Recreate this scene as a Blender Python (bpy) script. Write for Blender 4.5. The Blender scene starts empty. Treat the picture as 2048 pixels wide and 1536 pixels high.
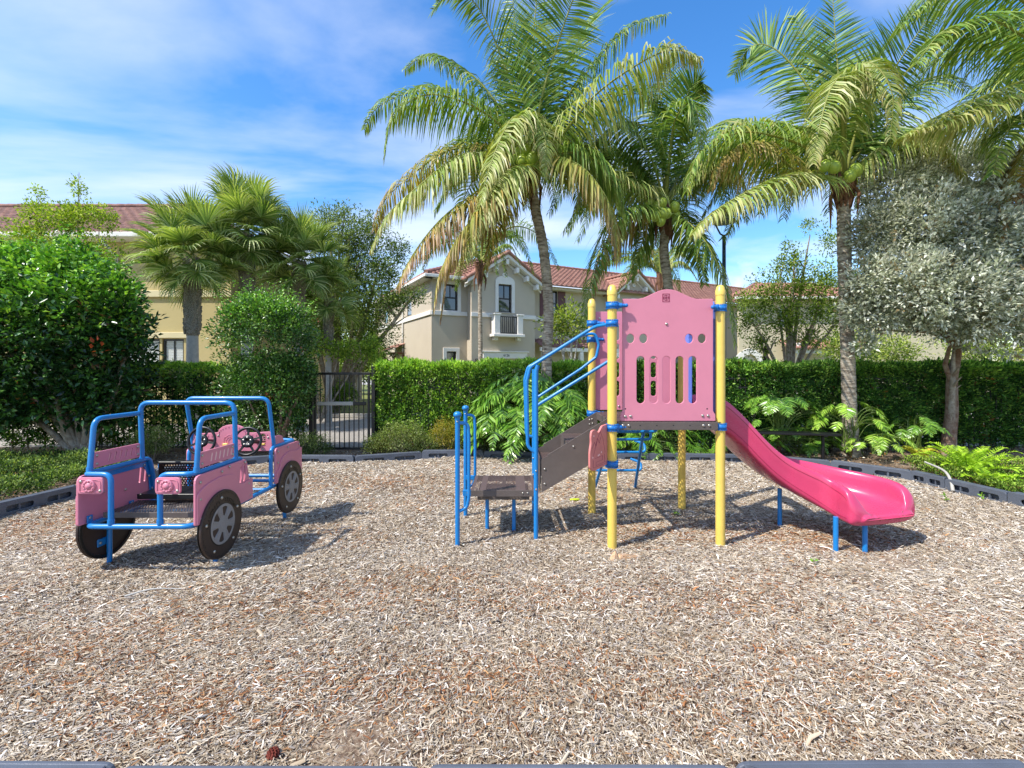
import bpy, math, random
import numpy as np
from mathutils import Vector, Matrix, noise
PI = math.pi
scene = bpy.context.scene
COL = scene.collection

# ------------------------------------------------------------------ camera
F = 948.0            # focal length in pixels of the 2048 wide photograph
HY = 733.0           # horizon row
EYE = 1.75
cam_d = bpy.data.cameras.new('camera')
cam_d.sensor_width = 36.0
cam_d.lens = F / 2048 * 36.0
cam_d.shift_y = -(768 - HY) / 2048
cam_d.clip_start = 0.05
cam_d.clip_end = 3000
cam = bpy.data.objects.new('camera', cam_d)
COL.objects.link(cam)
cam.location = (0, 0, EYE)
cam.rotation_euler = (PI / 2, 0, 0)
scene.camera = cam

# ------------------------------------------------------------------ light
SUN = Vector((-0.68, -0.42, 1.0)).normalized()      # towards the sun
sun_d = bpy.data.lights.new('sun', 'SUN')
sun_d.energy = 4.1
sun_d.angle = math.radians(0.5)
sun_d.color = (1.0, 0.955, 0.88)
sun = bpy.data.objects.new('sun', sun_d)
COL.objects.link(sun)
sun.rotation_euler = SUN.to_track_quat('Z', 'Y').to_euler()
world = bpy.data.worlds.new('World')
scene.world = world
world.use_nodes = True
scene.view_settings.view_transform = 'Standard'
scene.view_settings.look = 'None'
scene.view_settings.gamma = 1.0
scene.view_settings.exposure = 0.62


def build_world():
    nt = world.node_tree
    N, Lk = nt.nodes, nt.links
    N.clear()
    out = N.new('ShaderNodeOutputWorld')
    bg = N.new('ShaderNodeBackground')
    bg.inputs['Strength'].default_value = 0.15
    sky = N.new('ShaderNodeTexSky')
    sky.sky_type = 'NISHITA'
    sky.sun_disc = False
    sky.sun_elevation = math.asin(SUN.z)
    sky.sun_rotation = math.atan2(SUN.x, SUN.y)
    sky.air_density = 1.0
    sky.dust_density = 0.6
    sky.ozone_density = 3.0
    hsv = N.new('ShaderNodeHueSaturation')
    hsv.inputs['Hue'].default_value = 0.503
    hsv.inputs['Saturation'].default_value = 1.30
    hsv.inputs['Value'].default_value = 1.25
    Lk.new(sky.outputs[0], hsv.inputs['Color'])
    # clouds on a plane high overhead (direction divided by its height)
    tc = N.new('ShaderNodeTexCoord')
    sep = N.new('ShaderNodeSeparateXYZ')
    Lk.new(tc.outputs['Generated'], sep.inputs[0])

    def mth(op, a, b=None, c=None):
        m = N.new('ShaderNodeMath')
        m.operation = op
        for i, v in enumerate((a, b, c)):
            if v is None:
                continue
            if isinstance(v, (int, float)):
                m.inputs[i].default_value = v
            else:
                Lk.new(v, m.inputs[i])
        return m.outputs[0]
    zz = mth('ADD', mth('MAXIMUM', sep.outputs[2], 0.0), 0.12)
    u = mth('DIVIDE', sep.outputs[0], zz)
    v = mth('DIVIDE', sep.outputs[1], zz)
    cmb = N.new('ShaderNodeCombineXYZ')
    Lk.new(u, cmb.inputs[0])
    Lk.new(v, cmb.inputs[1])
    mp = N.new('ShaderNodeMapping')
    mp.inputs['Rotation'].default_value = (0, 0, math.radians(-28))
    mp.inputs['Scale'].default_value = (0.62, 1.25, 1)
    mp.inputs['Location'].default_value = CLOUD_LOC
    Lk.new(cmb.outputs[0], mp.inputs[0])
    n1 = N.new('ShaderNodeTexNoise')
    n1.inputs['Scale'].default_value = 1.15
    n1.inputs['Detail'].default_value = 9
    n1.inputs['Roughness'].default_value = 0.52
    n1.inputs['Distortion'].default_value = 0.35
    Lk.new(mp.outputs[0], n1.inputs['Vector'])
    r1 = N.new('ShaderNodeValToRGB')
    r1.color_ramp.elements[0].position = 0.40
    r1.color_ramp.elements[0].color = (0, 0, 0, 1)
    r1.color_ramp.elements[1].position = 0.66
    r1.color_ramp.elements[1].color = (1, 1, 1, 1)
    Lk.new(n1.outputs[0], r1.inputs[0])
    # small cumulus low over the horizon
    mp2 = N.new('ShaderNodeMapping')
    mp2.inputs['Scale'].default_value = (7.0, 7.0, 11.0)
    mp2.inputs['Location'].default_value = (3.1, 0.4, 1.7)
    Lk.new(tc.outputs['Generated'], mp2.inputs[0])
    n2 = N.new('ShaderNodeTexNoise')
    n2.inputs['Scale'].default_value = 1.0
    n2.inputs['Detail'].default_value = 6
    Lk.new(mp2.outputs[0], n2.inputs['Vector'])
    r2 = N.new('ShaderNodeValToRGB')
    r2.color_ramp.elements[0].position = 0.5
    r2.color_ramp.elements[0].color = (0, 0, 0, 1)
    r2.color_ramp.elements[1].position = 0.62
    r2.color_ramp.elements[1].color = (1, 1, 1, 1)
    Lk.new(n2.outputs[0], r2.inputs[0])
    # cumulus only in a low band
    band = N.new('ShaderNodeMapRange')
    band.inputs['From Min'].default_value = 0.30
    band.inputs['From Max'].default_value = 0.20
    Lk.new(sep.outputs[2], band.inputs['Value'])
    low = mth('MULTIPLY', r2.outputs[0], band.outputs[0])
    hi = mth('MULTIPLY', r1.outputs[0], 0.68)
    fac = mth('MAXIMUM', hi, mth('MULTIPLY', low, 0.8))
    mix = N.new('ShaderNodeMixRGB')
    Lk.new(fac, mix.inputs[0])
    Lk.new(hsv.outputs[0], mix.inputs[1])
    mix.inputs[2].default_value = CLOUD_COL
    Lk.new(mix.outputs[0], bg.inputs[0])
    Lk.new(bg.outputs[0], out.inputs[0])


CLOUD_LOC = (0.0, 0.0, 0)
CLOUD_COL = (5.0, 5.25, 5.8, 1)
build_world()


# ------------------------------------------------------------------ helpers
def at(px, py, Y):
    """the point of the place that shows at this pixel of the photograph and lies Y metres away"""
    return Vector(((px - 1024) / F * Y, Y, EYE - (py - HY) / F * Y))


def lin(c):
    c = c / 255.0
    return c / 12.92 if c <= 0.04045 else ((c + 0.055) / 1.055) ** 2.4


def rgb(h):
    return (lin(int(h[0:2], 16)), lin(int(h[2:4], 16)), lin(int(h[4:6], 16)), 1.0)


def new_mat(name):
    m = bpy.data.materials.new(name)
    m.use_nodes = True
    nt = m.node_tree
    b = nt.nodes['Principled BSDF']
    return m, nt.nodes, nt.links, b


def mat(name, col, rough=0.5, var=0.0, vscale=3.0, bump=0.0, bscale=60.0, metal=0.0, col2=None, spec=0.5, coat=0.0, detail=5):
    m, N, Lk, b = new_mat(name)
    b.inputs['Roughness'].default_value = rough
    b.inputs['Metallic'].default_value = metal
    b.inputs['Specular IOR Level'].default_value = spec
    b.inputs['Coat Weight'].default_value = coat
    tc = N.new('ShaderNodeTexCoord')
    if var > 0 or col2:
        n = N.new('ShaderNodeTexNoise')
        n.inputs['Scale'].default_value = vscale
        n.inputs['Detail'].default_value = detail
        n.inputs['Roughness'].default_value = 0.65
        Lk.new(tc.outputs['Object'], n.inputs['Vector'])
        r = N.new('ShaderNodeValToRGB')
        c2 = col2 or tuple(min(1, c * (1 - var)) for c in col[:3]) + (1,)
        r.color_ramp.elements[0].position = 0.32
        r.color_ramp.elements[0].color = c2
        r.color_ramp.elements[1].position = 0.68
        r.color_ramp.elements[1].color = col
        Lk.new(n.outputs[0], r.inputs[0])
        Lk.new(r.outputs[0], b.inputs['Base Color'])
        rr = N.new('ShaderNodeMapRange')
        rr.inputs['To Min'].default_value = min(1, rough + 0.10)
        rr.inputs['To Max'].default_value = max(0.02, rough - 0.08)
        Lk.new(n.outputs[0], rr.inputs['Value'])
        Lk.new(rr.outputs[0], b.inputs['Roughness'])
    else:
        b.inputs['Base Color'].default_value = col
    if bump > 0:
        n = N.new('ShaderNodeTexNoise')
        n.inputs['Scale'].default_value = bscale
        n.inputs['Detail'].default_value = 4
        Lk.new(tc.outputs['Object'], n.inputs['Vector'])
        bp = N.new('ShaderNodeBump')
        bp.inputs['Strength'].default_value = bump
        bp.inputs['Distance'].default_value = 0.02
        Lk.new(n.outputs[0], bp.inputs['Height'])
        Lk.new(bp.outputs[0], b.inputs['Normal'])
    return m


def leaf_mat(name, rough=0.42, trans=0.3, spec=0.5, tint=(1.25, 1.35, 0.45)):
    """leaf blades coloured by the mesh's own leaf colours"""
    m, N, Lk, b = new_mat(name)
    out = N['Material Output']
    a = N.new('ShaderNodeAttribute')
    a.attribute_name = 'Col'
    b.inputs['Roughness'].default_value = rough
    b.inputs['Specular IOR Level'].default_value = spec
    Lk.new(a.outputs['Color'], b.inputs['Base Color'])
    tr = N.new('ShaderNodeBsdfTranslucent')
    mu = N.new('ShaderNodeMixRGB')
    mu.blend_type = 'MULTIPLY'
    mu.inputs[0].default_value = 1
    mu.inputs[2].default_value = tint + (1,)
    Lk.new(a.outputs['Color'], mu.inputs[1])
    Lk.new(mu.outputs[0], tr.inputs[0])
    mx = N.new('ShaderNodeMixShader')
    mx.inputs[0].default_value = trans
    Lk.new(b.outputs[0], mx.inputs[1])
    Lk.new(tr.outputs[0], mx.inputs[2])
    Lk.new(mx.outputs[0], out.inputs[0])
    return m


def hole_mat(name, col, sx, sy, r, axes='XY', rough=0.55, zones=None, ell=1.0):
    """coated steel with real see-through punched holes in staggered rows"""
    m, N, Lk, b = new_mat(name)
    out = N['Material Output']
    b.inputs['Base Color'].default_value = col
    b.inputs['Roughness'].default_value = rough
    tc = N.new('ShaderNodeTexCoord')
    sp = N.new('ShaderNodeSeparateXYZ')
    Lk.new(tc.outputs['Object'], sp.inputs[0])

    def mth(op, a, bb=None):
        k = N.new('ShaderNodeMath')
        k.operation = op
        for i, v in enumerate((a, bb)):
            if v is None:
                continue
            if isinstance(v, (int, float)):
                k.inputs[i].default_value = v
            else:
                Lk.new(v, k.inputs[i])
        return k.outputs[0]
    ix = {'X': 0, 'Y': 1, 'Z': 2}
    x = mth('MULTIPLY', sp.outputs[ix[axes[0]]], 1 / sx)
    y = mth('MULTIPLY', sp.outputs[ix[axes[1]]], 1 / sy)
    row = mth('FLOOR', y)
    off = mth('MULTIPLY', mth('MODULO', mth('ABSOLUTE', row), 2.0), 0.5)
    fx = mth('SUBTRACT', mth('FRACT', mth('ADD', x, off)), 0.5)
    fy = mth('SUBTRACT', mth('FRACT', y), 0.5)
    fx = mth('MULTIPLY', fx, sx / ell)
    fy = mth('MULTIPLY', fy, sy)
    d = mth('SQRT', mth('ADD', mth('MULTIPLY', fx, fx), mth('MULTIPLY', fy, fy)))
    hole = mth('LESS_THAN', d, r)
    if zones:
        zt = None
        raw = sp.outputs[ix[axes[0]]]
        for (a0, a1) in zones:
            z = mth('MULTIPLY', mth('GREATER_THAN', raw, a0), mth('LESS_THAN', raw, a1))
            zt = z if zt is None else mth('MAXIMUM', zt, z)
        hole = mth('MULTIPLY', hole, zt)
    t = N.new('ShaderNodeBsdfTransparent')
    mx = N.new('ShaderNodeMixShader')
    Lk.new(hole, mx.inputs[0])
    Lk.new(b.outputs[0], mx.inputs[1])
    Lk.new(t.outputs[0], mx.inputs[2])
    Lk.new(mx.outputs[0], out.inputs[0])
    return m


class MB:
    """collects shapes into one mesh"""
    def __init__(s):
        s.v, s.f, s.sm = [], [], []

    def add(s, vs, fs, smooth=False):
        o = len(s.v)
        s.v += [tuple(p) for p in vs]
        s.f += [tuple(i + o for i in f) for f in fs]
        s.sm += [smooth] * len(fs)
        return s

    def box(s, c, d, M=None, bev=0.0):
        x, y, z = d[0] / 2, d[1] / 2, d[2] / 2
        c = Vector(c)
        if bev <= 0:
            vs = [Vector((a * x, b * y, e * z)) for a in (-1, 1) for b in (-1, 1) for e in (-1, 1)]
            fs = [(0, 1, 3, 2), (4, 6, 7, 5), (0, 4, 5, 1), (2, 3, 7, 6), (0, 2, 6, 4), (1, 5, 7, 3)]
        else:
            vs = []
            for a in (-1, 1):
                for b in (-1, 1):
                    for e in (-1, 1):
                        vs += [Vector((a * x, b * (y - bev), e * (z - bev))), Vector((a * (x - bev), b * y, e * (z - bev))), Vector((a * (x - bev), b * (y - bev), e * z))]
            def I(a, b, e, k): return ((a > 0) * 4 + (b > 0) * 2 + (e > 0)) * 3 + k
            fs = []
            for a in (-1, 1):
                fs.append((I(a, -1, -1, 0), I(a, 1, -1, 0), I(a, 1, 1, 0), I(a, -1, 1, 0)))
                fs.append((I(-1, a, -1, 1), I(1, a, -1, 1), I(1, a, 1, 1), I(-1, a, 1, 1)))
                fs.append((I(-1, -1, a, 2), I(1, -1, a, 2), I(1, 1, a, 2), I(-1, 1, a, 2)))
                for b in (-1, 1):
                    fs.append((I(a, b, -1, 0), I(a, b, 1, 0), I(a, b, 1, 1), I(a, b, -1, 1)))
                    fs.append((I(a, -1, b, 0), I(a, 1, b, 0), I(a, 1, b, 2), I(a, -1, b, 2)))
                    fs.append((I(-1, a, b, 1), I(1, a, b, 1), I(1, a, b, 2), I(-1, a, b, 2)))
                    for e in (-1, 1):
                        fs.append((I(a, b, e, 0), I(a, b, e, 1), I(a, b, e, 2)))
        if M is not None:
            vs = [M @ (p + c) for p in vs]
        else:
            vs = [p + c for p in vs]
        return s.add(vs, fs)

    def prism(s, pts, vec, smooth=False):
        """planar polygon pts pushed along vec"""
        n = len(pts)
        vec = Vector(vec)
        vs = [Vector(p) for p in pts] + [Vector(p) + vec for p in pts]
        fs = [tuple(range(n)), tuple(range(2 * n - 1, n - 1, -1))]
        fs += [(i, (i + 1) % n, (i + 1) % n + n, i + n) for i in range(n)]
        return s.add(vs, fs, smooth)

    def tube(s, pts, r, seg=12, fillet=0.0, closed=False, caps=True, rads=None, smooth=True):
        P = fillet_path([Vector(p) for p in pts], fillet, closed) if fillet > 0 else [Vector(p) for p in pts]
        n = len(P)
        T = []
        for i in range(n):
            a = P[(i - 1) % n] if (closed or i > 0) else P[i]
            b = P[(i + 1) % n] if (closed or i < n - 1) else P[i]
            T.append((b - a).normalized())
        up = Vector((0, 0, 1)) if abs(T[0].z) < 0.9 else Vector((1, 0, 0))
        Nn = T[0].cross(up).normalized()
        vs = []
        for i in range(n):
            if i:
                q = T[i - 1].rotation_difference(T[i])
                Nn = q @ Nn
            Nn = (Nn - T[i] * Nn.dot(T[i])).normalized()
            B = T[i].cross(Nn)
            rr = rads[i] if rads is not None else r
            for k in range(seg):
                a = 2 * PI * k / seg
                vs.append(P[i] + (Nn * math.cos(a) + B * math.sin(a)) * rr)
        fs = []
        m = n if closed else n - 1
        for i in range(m):
            j = (i + 1) % n
            for k in range(seg):
                l = (k + 1) % seg
                fs.append((i * seg + k, i * seg + l, j * seg + l, j * seg + k))
        s.add(vs, fs, smooth)
        if caps and not closed:
            s.add(vs[:seg], [tuple(range(seg))])
            s.add(vs[-seg:], [tuple(range(seg - 1, -1, -1))])
        return s

    def lathe(s, prof, c, axis=(0, 0, 1), seg=24, smooth=True, xdir=None):
        """prof: (radius, height) pairs turned about axis through c"""
        ax = Vector(axis).normalized()
        u = Vector(xdir) if xdir else (Vector((1, 0, 0)) if abs(ax.x) < 0.9 else Vector((0, 1, 0)))
        u = (u - ax * u.dot(ax)).normalized()
        w = ax.cross(u)
        c = Vector(c)
        vs, fs = [], []
        for (r, h) in prof:
            for k in range(seg):
                a = 2 * PI * k / seg
                vs.append(c + ax * h + (u * math.cos(a) + w * math.sin(a)) * r)
        for i in range(len(prof) - 1):
            for k in range(seg):
                l = (k + 1) % seg
                fs.append((i * seg + k, i * seg + l, (i + 1) * seg + l, (i + 1) * seg + k))
        s.add(vs, fs, smooth)
        if prof[0][0] > 1e-4:
            s.add(vs[:seg], [tuple(range(seg - 1, -1, -1))])
        if prof[-1][0] > 1e-4:
            s.add(vs[-seg:], [tuple(range(seg))])
        return s

    def ball(s, c, r, sc=(1, 1, 1), seg=12, rings=8):
        vs, fs = [], []
        c = Vector(c)
        for i in range(rings + 1):
            t = PI * i / rings
            for k in range(seg):
                a = 2 * PI * k / seg
                vs.append(c + Vector((r * sc[0] * math.sin(t) * math.cos(a), r * sc[1] * math.sin(t) * math.sin(a), r * sc[2] * math.cos(t))))
        for i in range(rings):
            for k in range(seg):
                l = (k + 1) % seg
                fs.append((i * seg + k, (i + 1) * seg + k, (i + 1) * seg + l, i * seg + l))
        return s.add(vs, fs, True)

    def curve_mesh(s, me, M):
        vs = [M @ v.co for v in me.vertices]
        s.add(vs, [tuple(p.vertices) for p in me.polygons])
        bpy.data.meshes.remove(me)
        return s

    def plate(s, outline, holes, th, M, bev=0.003):
        """flat board with real cut-outs: outline and holes are 2D, M takes (u, v, n) into the place"""
        c = bpy.data.curves.new('tmp', 'CURVE')
        c.dimensions = '2D'
        c.fill_mode = 'BOTH'
        c.extrude = max(0.0001, th / 2 - bev)
        c.bevel_depth = bev
        c.bevel_resolution = 1
        c.offset = -bev
        for pts in [outline] + list(holes):
            sp = c.splines.new('POLY')
            sp.points.add(len(pts) - 1)
            sp.use_cyclic_u = True
            for i, p in enumerate(pts):
                sp.points[i].co = (p[0], p[1], 0, 1)
        o = bpy.data.objects.new('tmp', c)
        me = bpy.data.meshes.new_from_object(o)
        bpy.data.objects.remove(o)
        bpy.data.curves.remove(c)
        return s.curve_mesh(me, M)

    def build(s, name, m, parent=None, merge=False):
        me = bpy.data.meshes.new(name)
        me.from_pydata(s.v, [], s.f)
        me.materials.append(m)
        me.polygons.foreach_set('use_smooth', s.sm)
        me.update()
        return link(name, me, parent)


def link(name, me, parent=None):
    o = bpy.data.objects.new(name, me)
    COL.objects.link(o)
    if parent is not None:
        o.parent = parent
        if parent.type == 'EMPTY':
            o.matrix_parent_inverse = parent.matrix_basis.inverted()
    return o


def text_mb(txt, size, M, mb=None, depth=0.001, center=True):
    mb = mb or MB()
    c = bpy.data.curves.new('tmp', 'FONT')
    c.body = txt
    c.size = size
    c.extrude = depth
    c.offset = size * 0.012
    if center:
        c.align_x = 'CENTER'
        c.align_y = 'CENTER'
    o = bpy.data.objects.new('tmp', c)
    me = bpy.data.meshes.new_from_object(o)
    bpy.data.objects.remove(o)
    bpy.data.curves.remove(c)
    return mb.curve_mesh(me, M)


def fillet_path(P, R, closed=False, n=6):
    out = []
    N_ = len(P)
    for i in range(N_):
        if not closed and (i == 0 or i == N_ - 1):
            out.append(P[i])
            continue
        a, b, c = P[i - 1], P[i], P[(i + 1) % N_]
        u, w = (a - b), (c - b)
        lu, lw = u.length, w.length
        if lu < 1e-6 or lw < 1e-6:
            out.append(b)
            continue
        u /= lu
        w /= lw
        ang = u.angle(w)
        if ang > PI - 0.03:
            out.append(b)
            continue
        d = min(R / math.tan(ang / 2), lu * 0.49, lw * 0.49)
        p0, p1 = b + u * d, b + w * d
        for k in range(n + 1):
            t = k / n
            out.append(p0 * (1 - t) ** 2 + b * 2 * t * (1 - t) + p1 * t * t)
    return out


def rpoly(pts, r=0.02, n=4):
    """2D polygon with rounded corners; a point may carry its own radius"""
    out = []
    N_ = len(pts)
    for i in range(N_):
        a, b, c = pts[i - 1], pts[i], pts[(i + 1) % N_]
        R = b[2] if len(b) > 2 else r
        A, B, C = Vector(a[:2]), Vector(b[:2]), Vector(c[:2])
        if R <= 0:
            out.append((B.x, B.y))
            continue
        u, w = A - B, C - B
        lu, lw = u.length, w.length
        u /= lu
        w /= lw
        d = min(R, lu * 0.49, lw * 0.49)
        p0, p1 = B + u * d, B + w * d
        for k in range(n + 1):
            t = k / n
            q = p0 * (1 - t) ** 2 + B * 2 * t * (1 - t) + p1 * t * t
            out.append((q.x, q.y))
    return out


def circ(cx, cy, r, n=20, ry=None):
    ry = ry or r
    return [(cx + r * math.cos(2 * PI * k / n), cy + ry * math.sin(2 * PI * k / n)) for k in range(n)]


def slot(cx, cy, hw, hh, n=8):
    out = []
    for k in range(n + 1):
        a = PI * k / n
        out.append((cx + hw * math.cos(a), cy + hh - hw + hw * math.sin(a)))
    for k in range(n + 1):
        a = PI + PI * k / n
        out.append((cx + hw * math.cos(a), cy - hh + hw + hw * math.sin(a)))
    return out


def frame(o, u, v):
    """matrix with origin o, first axis u, second axis v, third u x v"""
    u, v = Vector(u).normalized(), Vector(v).normalized()
    n = u.cross(v)
    return Matrix(((u.x, v.x, n.x, o[0]), (u.y, v.y, n.y, o[1]), (u.z, v.z, n.z, o[2]), (0, 0, 0, 1)))


def thing(name, loc, label, cat, group=None):
    e = bpy.data.objects.new(name, None)
    e.empty_display_size = 0.2
    e.location = loc
    COL.objects.link(e)
    return tag(e, label, cat, group)


def tag(o, label=None, cat=None, group=None, kind=None):
    if label:
        o['label'] = label
    if cat:
        o['category'] = cat
    if group:
        o['group'] = group
    if kind:
        o['kind'] = kind
    return o


def bolts(name, pts, n, r, m, parent):
    """dome headed bolts, each a mesh of its own; n is the direction they face"""
    me = None
    q = Vector(n).to_track_quat('Z', 'Y').to_matrix().to_4x4()
    for p in pts:
        if me is None:
            mb = MB()
            mb.lathe([(r, 0), (r, r * 0.25), (r * 0.75, r * 0.55), (r * 0.3, r * 0.72), (0.0001, r * 0.75)], (0, 0, 0), (0, 0, 1), seg=10)
            o = mb.build('bolt', m)
            me = o.data
        else:
            o = bpy.data.objects.new('bolt', me)
            COL.objects.link(o)
        o.parent = parent
        if parent.type == 'EMPTY':
            o.matrix_parent_inverse = parent.matrix_basis.inverted()
        o.matrix_basis = Matrix.Translation(Vector(p)) @ q


def fast_mesh(name, V, faces, m, cols=None, parent=None, smooth=False):
    """V (n,3) vertices, faces (k,4) or (k,3) index array, cols (n,3)"""
    me = bpy.data.meshes.new(name)
    nv, nf, k = len(V), len(faces), faces.shape[1]
    me.vertices.add(nv)
    me.vertices.foreach_set('co', np.ascontiguousarray(V, dtype=np.float32).ravel())
    me.loops.add(nf * k)
    me.loops.foreach_set('vertex_index', np.ascontiguousarray(faces, dtype=np.int32).ravel())
    me.polygons.add(nf)
    me.polygons.foreach_set('loop_start', np.arange(0, nf * k, k, dtype=np.int32))
    me.polygons.foreach_set('loop_total', np.full(nf, k, dtype=np.int32))
    if smooth:
        me.polygons.foreach_set('use_smooth', np.ones(nf, dtype=bool))
    if cols is not None:
        a = me.attributes.new('Col', 'FLOAT_COLOR', 'POINT')
        c4 = np.ones((nv, 4), dtype=np.float32)
        c4[:, :3] = cols
        a.data.foreach_set('color', c4.ravel())
    me.update(calc_edges=True)
    me.materials.append(m)
    return link(name, me, parent)


def unit(a):
    return a / np.maximum(1e-9, np.linalg.norm(a, axis=1, keepdims=True))


class Leaves:
    """gathers leaf blades, each a folded kite of two triangles"""
    def __init__(s, seed):
        s.rng = np.random.default_rng(seed)
        s.V, s.C = [], []

    def add(s, P, D, L, W, C, fold=0.18, upb=0.8):
        r = s.rng
        n = len(P)
        D = unit(D)
        ref = unit(r.normal(size=(n, 3)) + np.array([0, 0, upb * 2]))
        S = unit(np.cross(D, ref))
        Nn = np.cross(S, D)
        L = np.broadcast_to(np.asarray(L, float), (n,))[:, None]
        W = np.broadcast_to(np.asarray(W, float), (n,))[:, None]
        mid = P + D * L * 0.45
        v = np.stack([P, mid + S * W / 2 + Nn * W * fold, P + D * L - Nn * L * 0.08, mid - S * W / 2 + Nn * W * fold], axis=1)
        s.V.append(v.reshape(-1, 3))
        s.C.append(np.repeat(C, 4, axis=0))

    def build(s, name, m, parent=None):
        V = np.concatenate(s.V)
        C = np.concatenate(s.C)
        n = len(V) // 4
        b = np.arange(n)[:, None] * 4
        f = np.concatenate([b + np.array([[0, 1, 2]]), b + np.array([[0, 2, 3]])])
        return fast_mesh(name, V, f, m, C, parent)


def pick(rng, pal, n, jit=0.18):
    """n colours from a weighted palette of (hex, weight)"""
    w = np.array([p[1] for p in pal], float)
    cs = np.array([rgb(p[0])[:3] for p in pal])
    i = rng.choice(len(pal), n, p=w / w.sum())
    return cs[i] * (1 + rng.normal(0, jit, (n, 1))).clip(0.45, 1.7)


# ------------------------------------------------------------------ materials
M = {}
M['pink'] = mat('pink_board', rgb('D68396'), 0.42, 0.07, 4, 0.05, 240)
M['salmon'] = mat('salmon_board', rgb('CF7C76'), 0.5, 0.12, 6, 0.05, 200)
M['pinkcore'] = mat('pale_pink_core', rgb('EBC3BE'), 0.5)
M['slide'] = mat('magenta_plastic', rgb('CC4068'), 0.27, 0.10, 5, 0.02, 90, coat=0.25)
M['blue'] = mat('blue_coated_steel', rgb('197CC0'), 0.30, 0.07, 7, 0.02, 150, coat=0.2)
M['clamp'] = mat('blue_clamp', rgb('1470BE'), 0.42, 0.12, 9)
M['peri'] = mat('periwinkle_plastic', rgb('7088E0'), 0.45, 0.08, 5)
M['yellow'] = mat('yellow_coated_steel', rgb('E8C55E'), 0.36, 0.10, 5, 0.02, 120)
M['deck'] = mat('brown_coated_steel', rgb('615650'), 0.6, 0.18, 8, 0.15, 260)
M['bolt'] = mat('steel_bolt', rgb('B9B4AA'), 0.32, metal=0.9)
M['engrave'] = mat('engraved_line', rgb('8A2F4A'), 0.6)
M['tyre'] = mat('brown_black_tyre_board', rgb('3A2C26'), 0.5, 0.15, 8)
M['black'] = mat('black_plastic', rgb('121214'), 0.38, 0.1, 8)
M['rim'] = mat('grey_rim_board', rgb('8E8A88'), 0.5, 0.1, 9)
M['seat'] = hole_mat('black_perforated_steel', rgb('1B1B1D'), 0.026, 0.022, 0.0075, 'XZ', 0.45)
M['floor_holes'] = hole_mat('grey_perforated_steel', rgb('4A4543'), 0.024, 0.020, 0.0068, 'XY', 0.55)
M['step_holes'] = hole_mat('brown_slotted_step', rgb('5B4A45'), 0.034, 0.028, 0.0095, 'XY', 0.6, zones=[(-0.39, -0.33), (-0.27, 0.04), (0.14, 0.21)], ell=1.3)
M['deck_holes'] = hole_mat('brown_perforated_deck', rgb('5B4A45'), 0.034, 0.030, 0.0095, 'XY', 0.6)
M['curb'] = mat('slate_plastic_timber', rgb('5A606B'), 0.5, 0.22, 5, 0.12, 160)
M['dark'] = mat('recess_black', rgb('0D0E11'), 0.7)
M['fence'] = mat('bronze_painted_metal', rgb('1C1816'), 0.45, 0.15, 20)

# ------------------------------------------------------------------ ground
RING = [(-5.2, 1.88), (-3.9, 1.86), (-1.57, 1.843), (0.88, 1.838), (3.25, 1.86), (5.3, 2.05), (6.25, 3.1), (6.36, 4.6), (6.31, 6.0), (6.22, 6.77),
        (6.13, 7.26), (5.45, 8.10), (4.36, 8.72), (3.16, 8.83), (1.95, 8.83), (0.72, 8.92), (-0.55, 9.10), (-1.72, 9.06), (-2.86, 8.62), (-3.95, 8.66),
        (-4.95, 8.25), (-5.55, 7.35), (-5.76, 6.28), (-5.93, 5.40), (-5.98, 4.2), (-6.0, 3.0)]


def gz_np(x, y):
    z = 0.016 * np.sin(1.7 * x + 0.8 * y + 1.0) * np.cos(1.3 * y - 0.6 * x) + 0.010 * np.sin(4.1 * x - 2.2 * y) + 0.008 * np.cos(5.3 * y + 3.1 * x)
    z = z - 0.035 * np.exp(-(((x - 3.45) / 0.55) ** 2 + ((y - 4.2) / 0.4) ** 2))
    z = z - 0.03 * np.exp(-(((x + 0.15) / 0.45) ** 2 + ((y - 4.9) / 0.3) ** 2))
    z = z + 0.03 * np.exp(-(((x + 3.2) / 0.9) ** 2 + ((y - 4.1) / 0.5) ** 2))
    return z


def gz(x, y):
    return float(gz_np(np.array([float(x)]), np.array([float(y)]))[0])


def inside_np(x, y, poly):
    c = np.zeros(x.shape, bool)
    n = len(poly)
    for i in range(n):
        x0, y0 = poly[i]
        x1, y1 = poly[(i + 1) % n]
        if y0 == y1:
            continue
        c ^= ((y0 > y) != (y1 > y)) & (x < (x1 - x0) * (y - y0) / (y1 - y0) + x0)
    return c


def grass_mat():
    return mat('dry_lawn', rgb('59702F'), 0.9, 0.4, 1.2, 0.5, 40, col2=rgb('7E7A48'))


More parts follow.
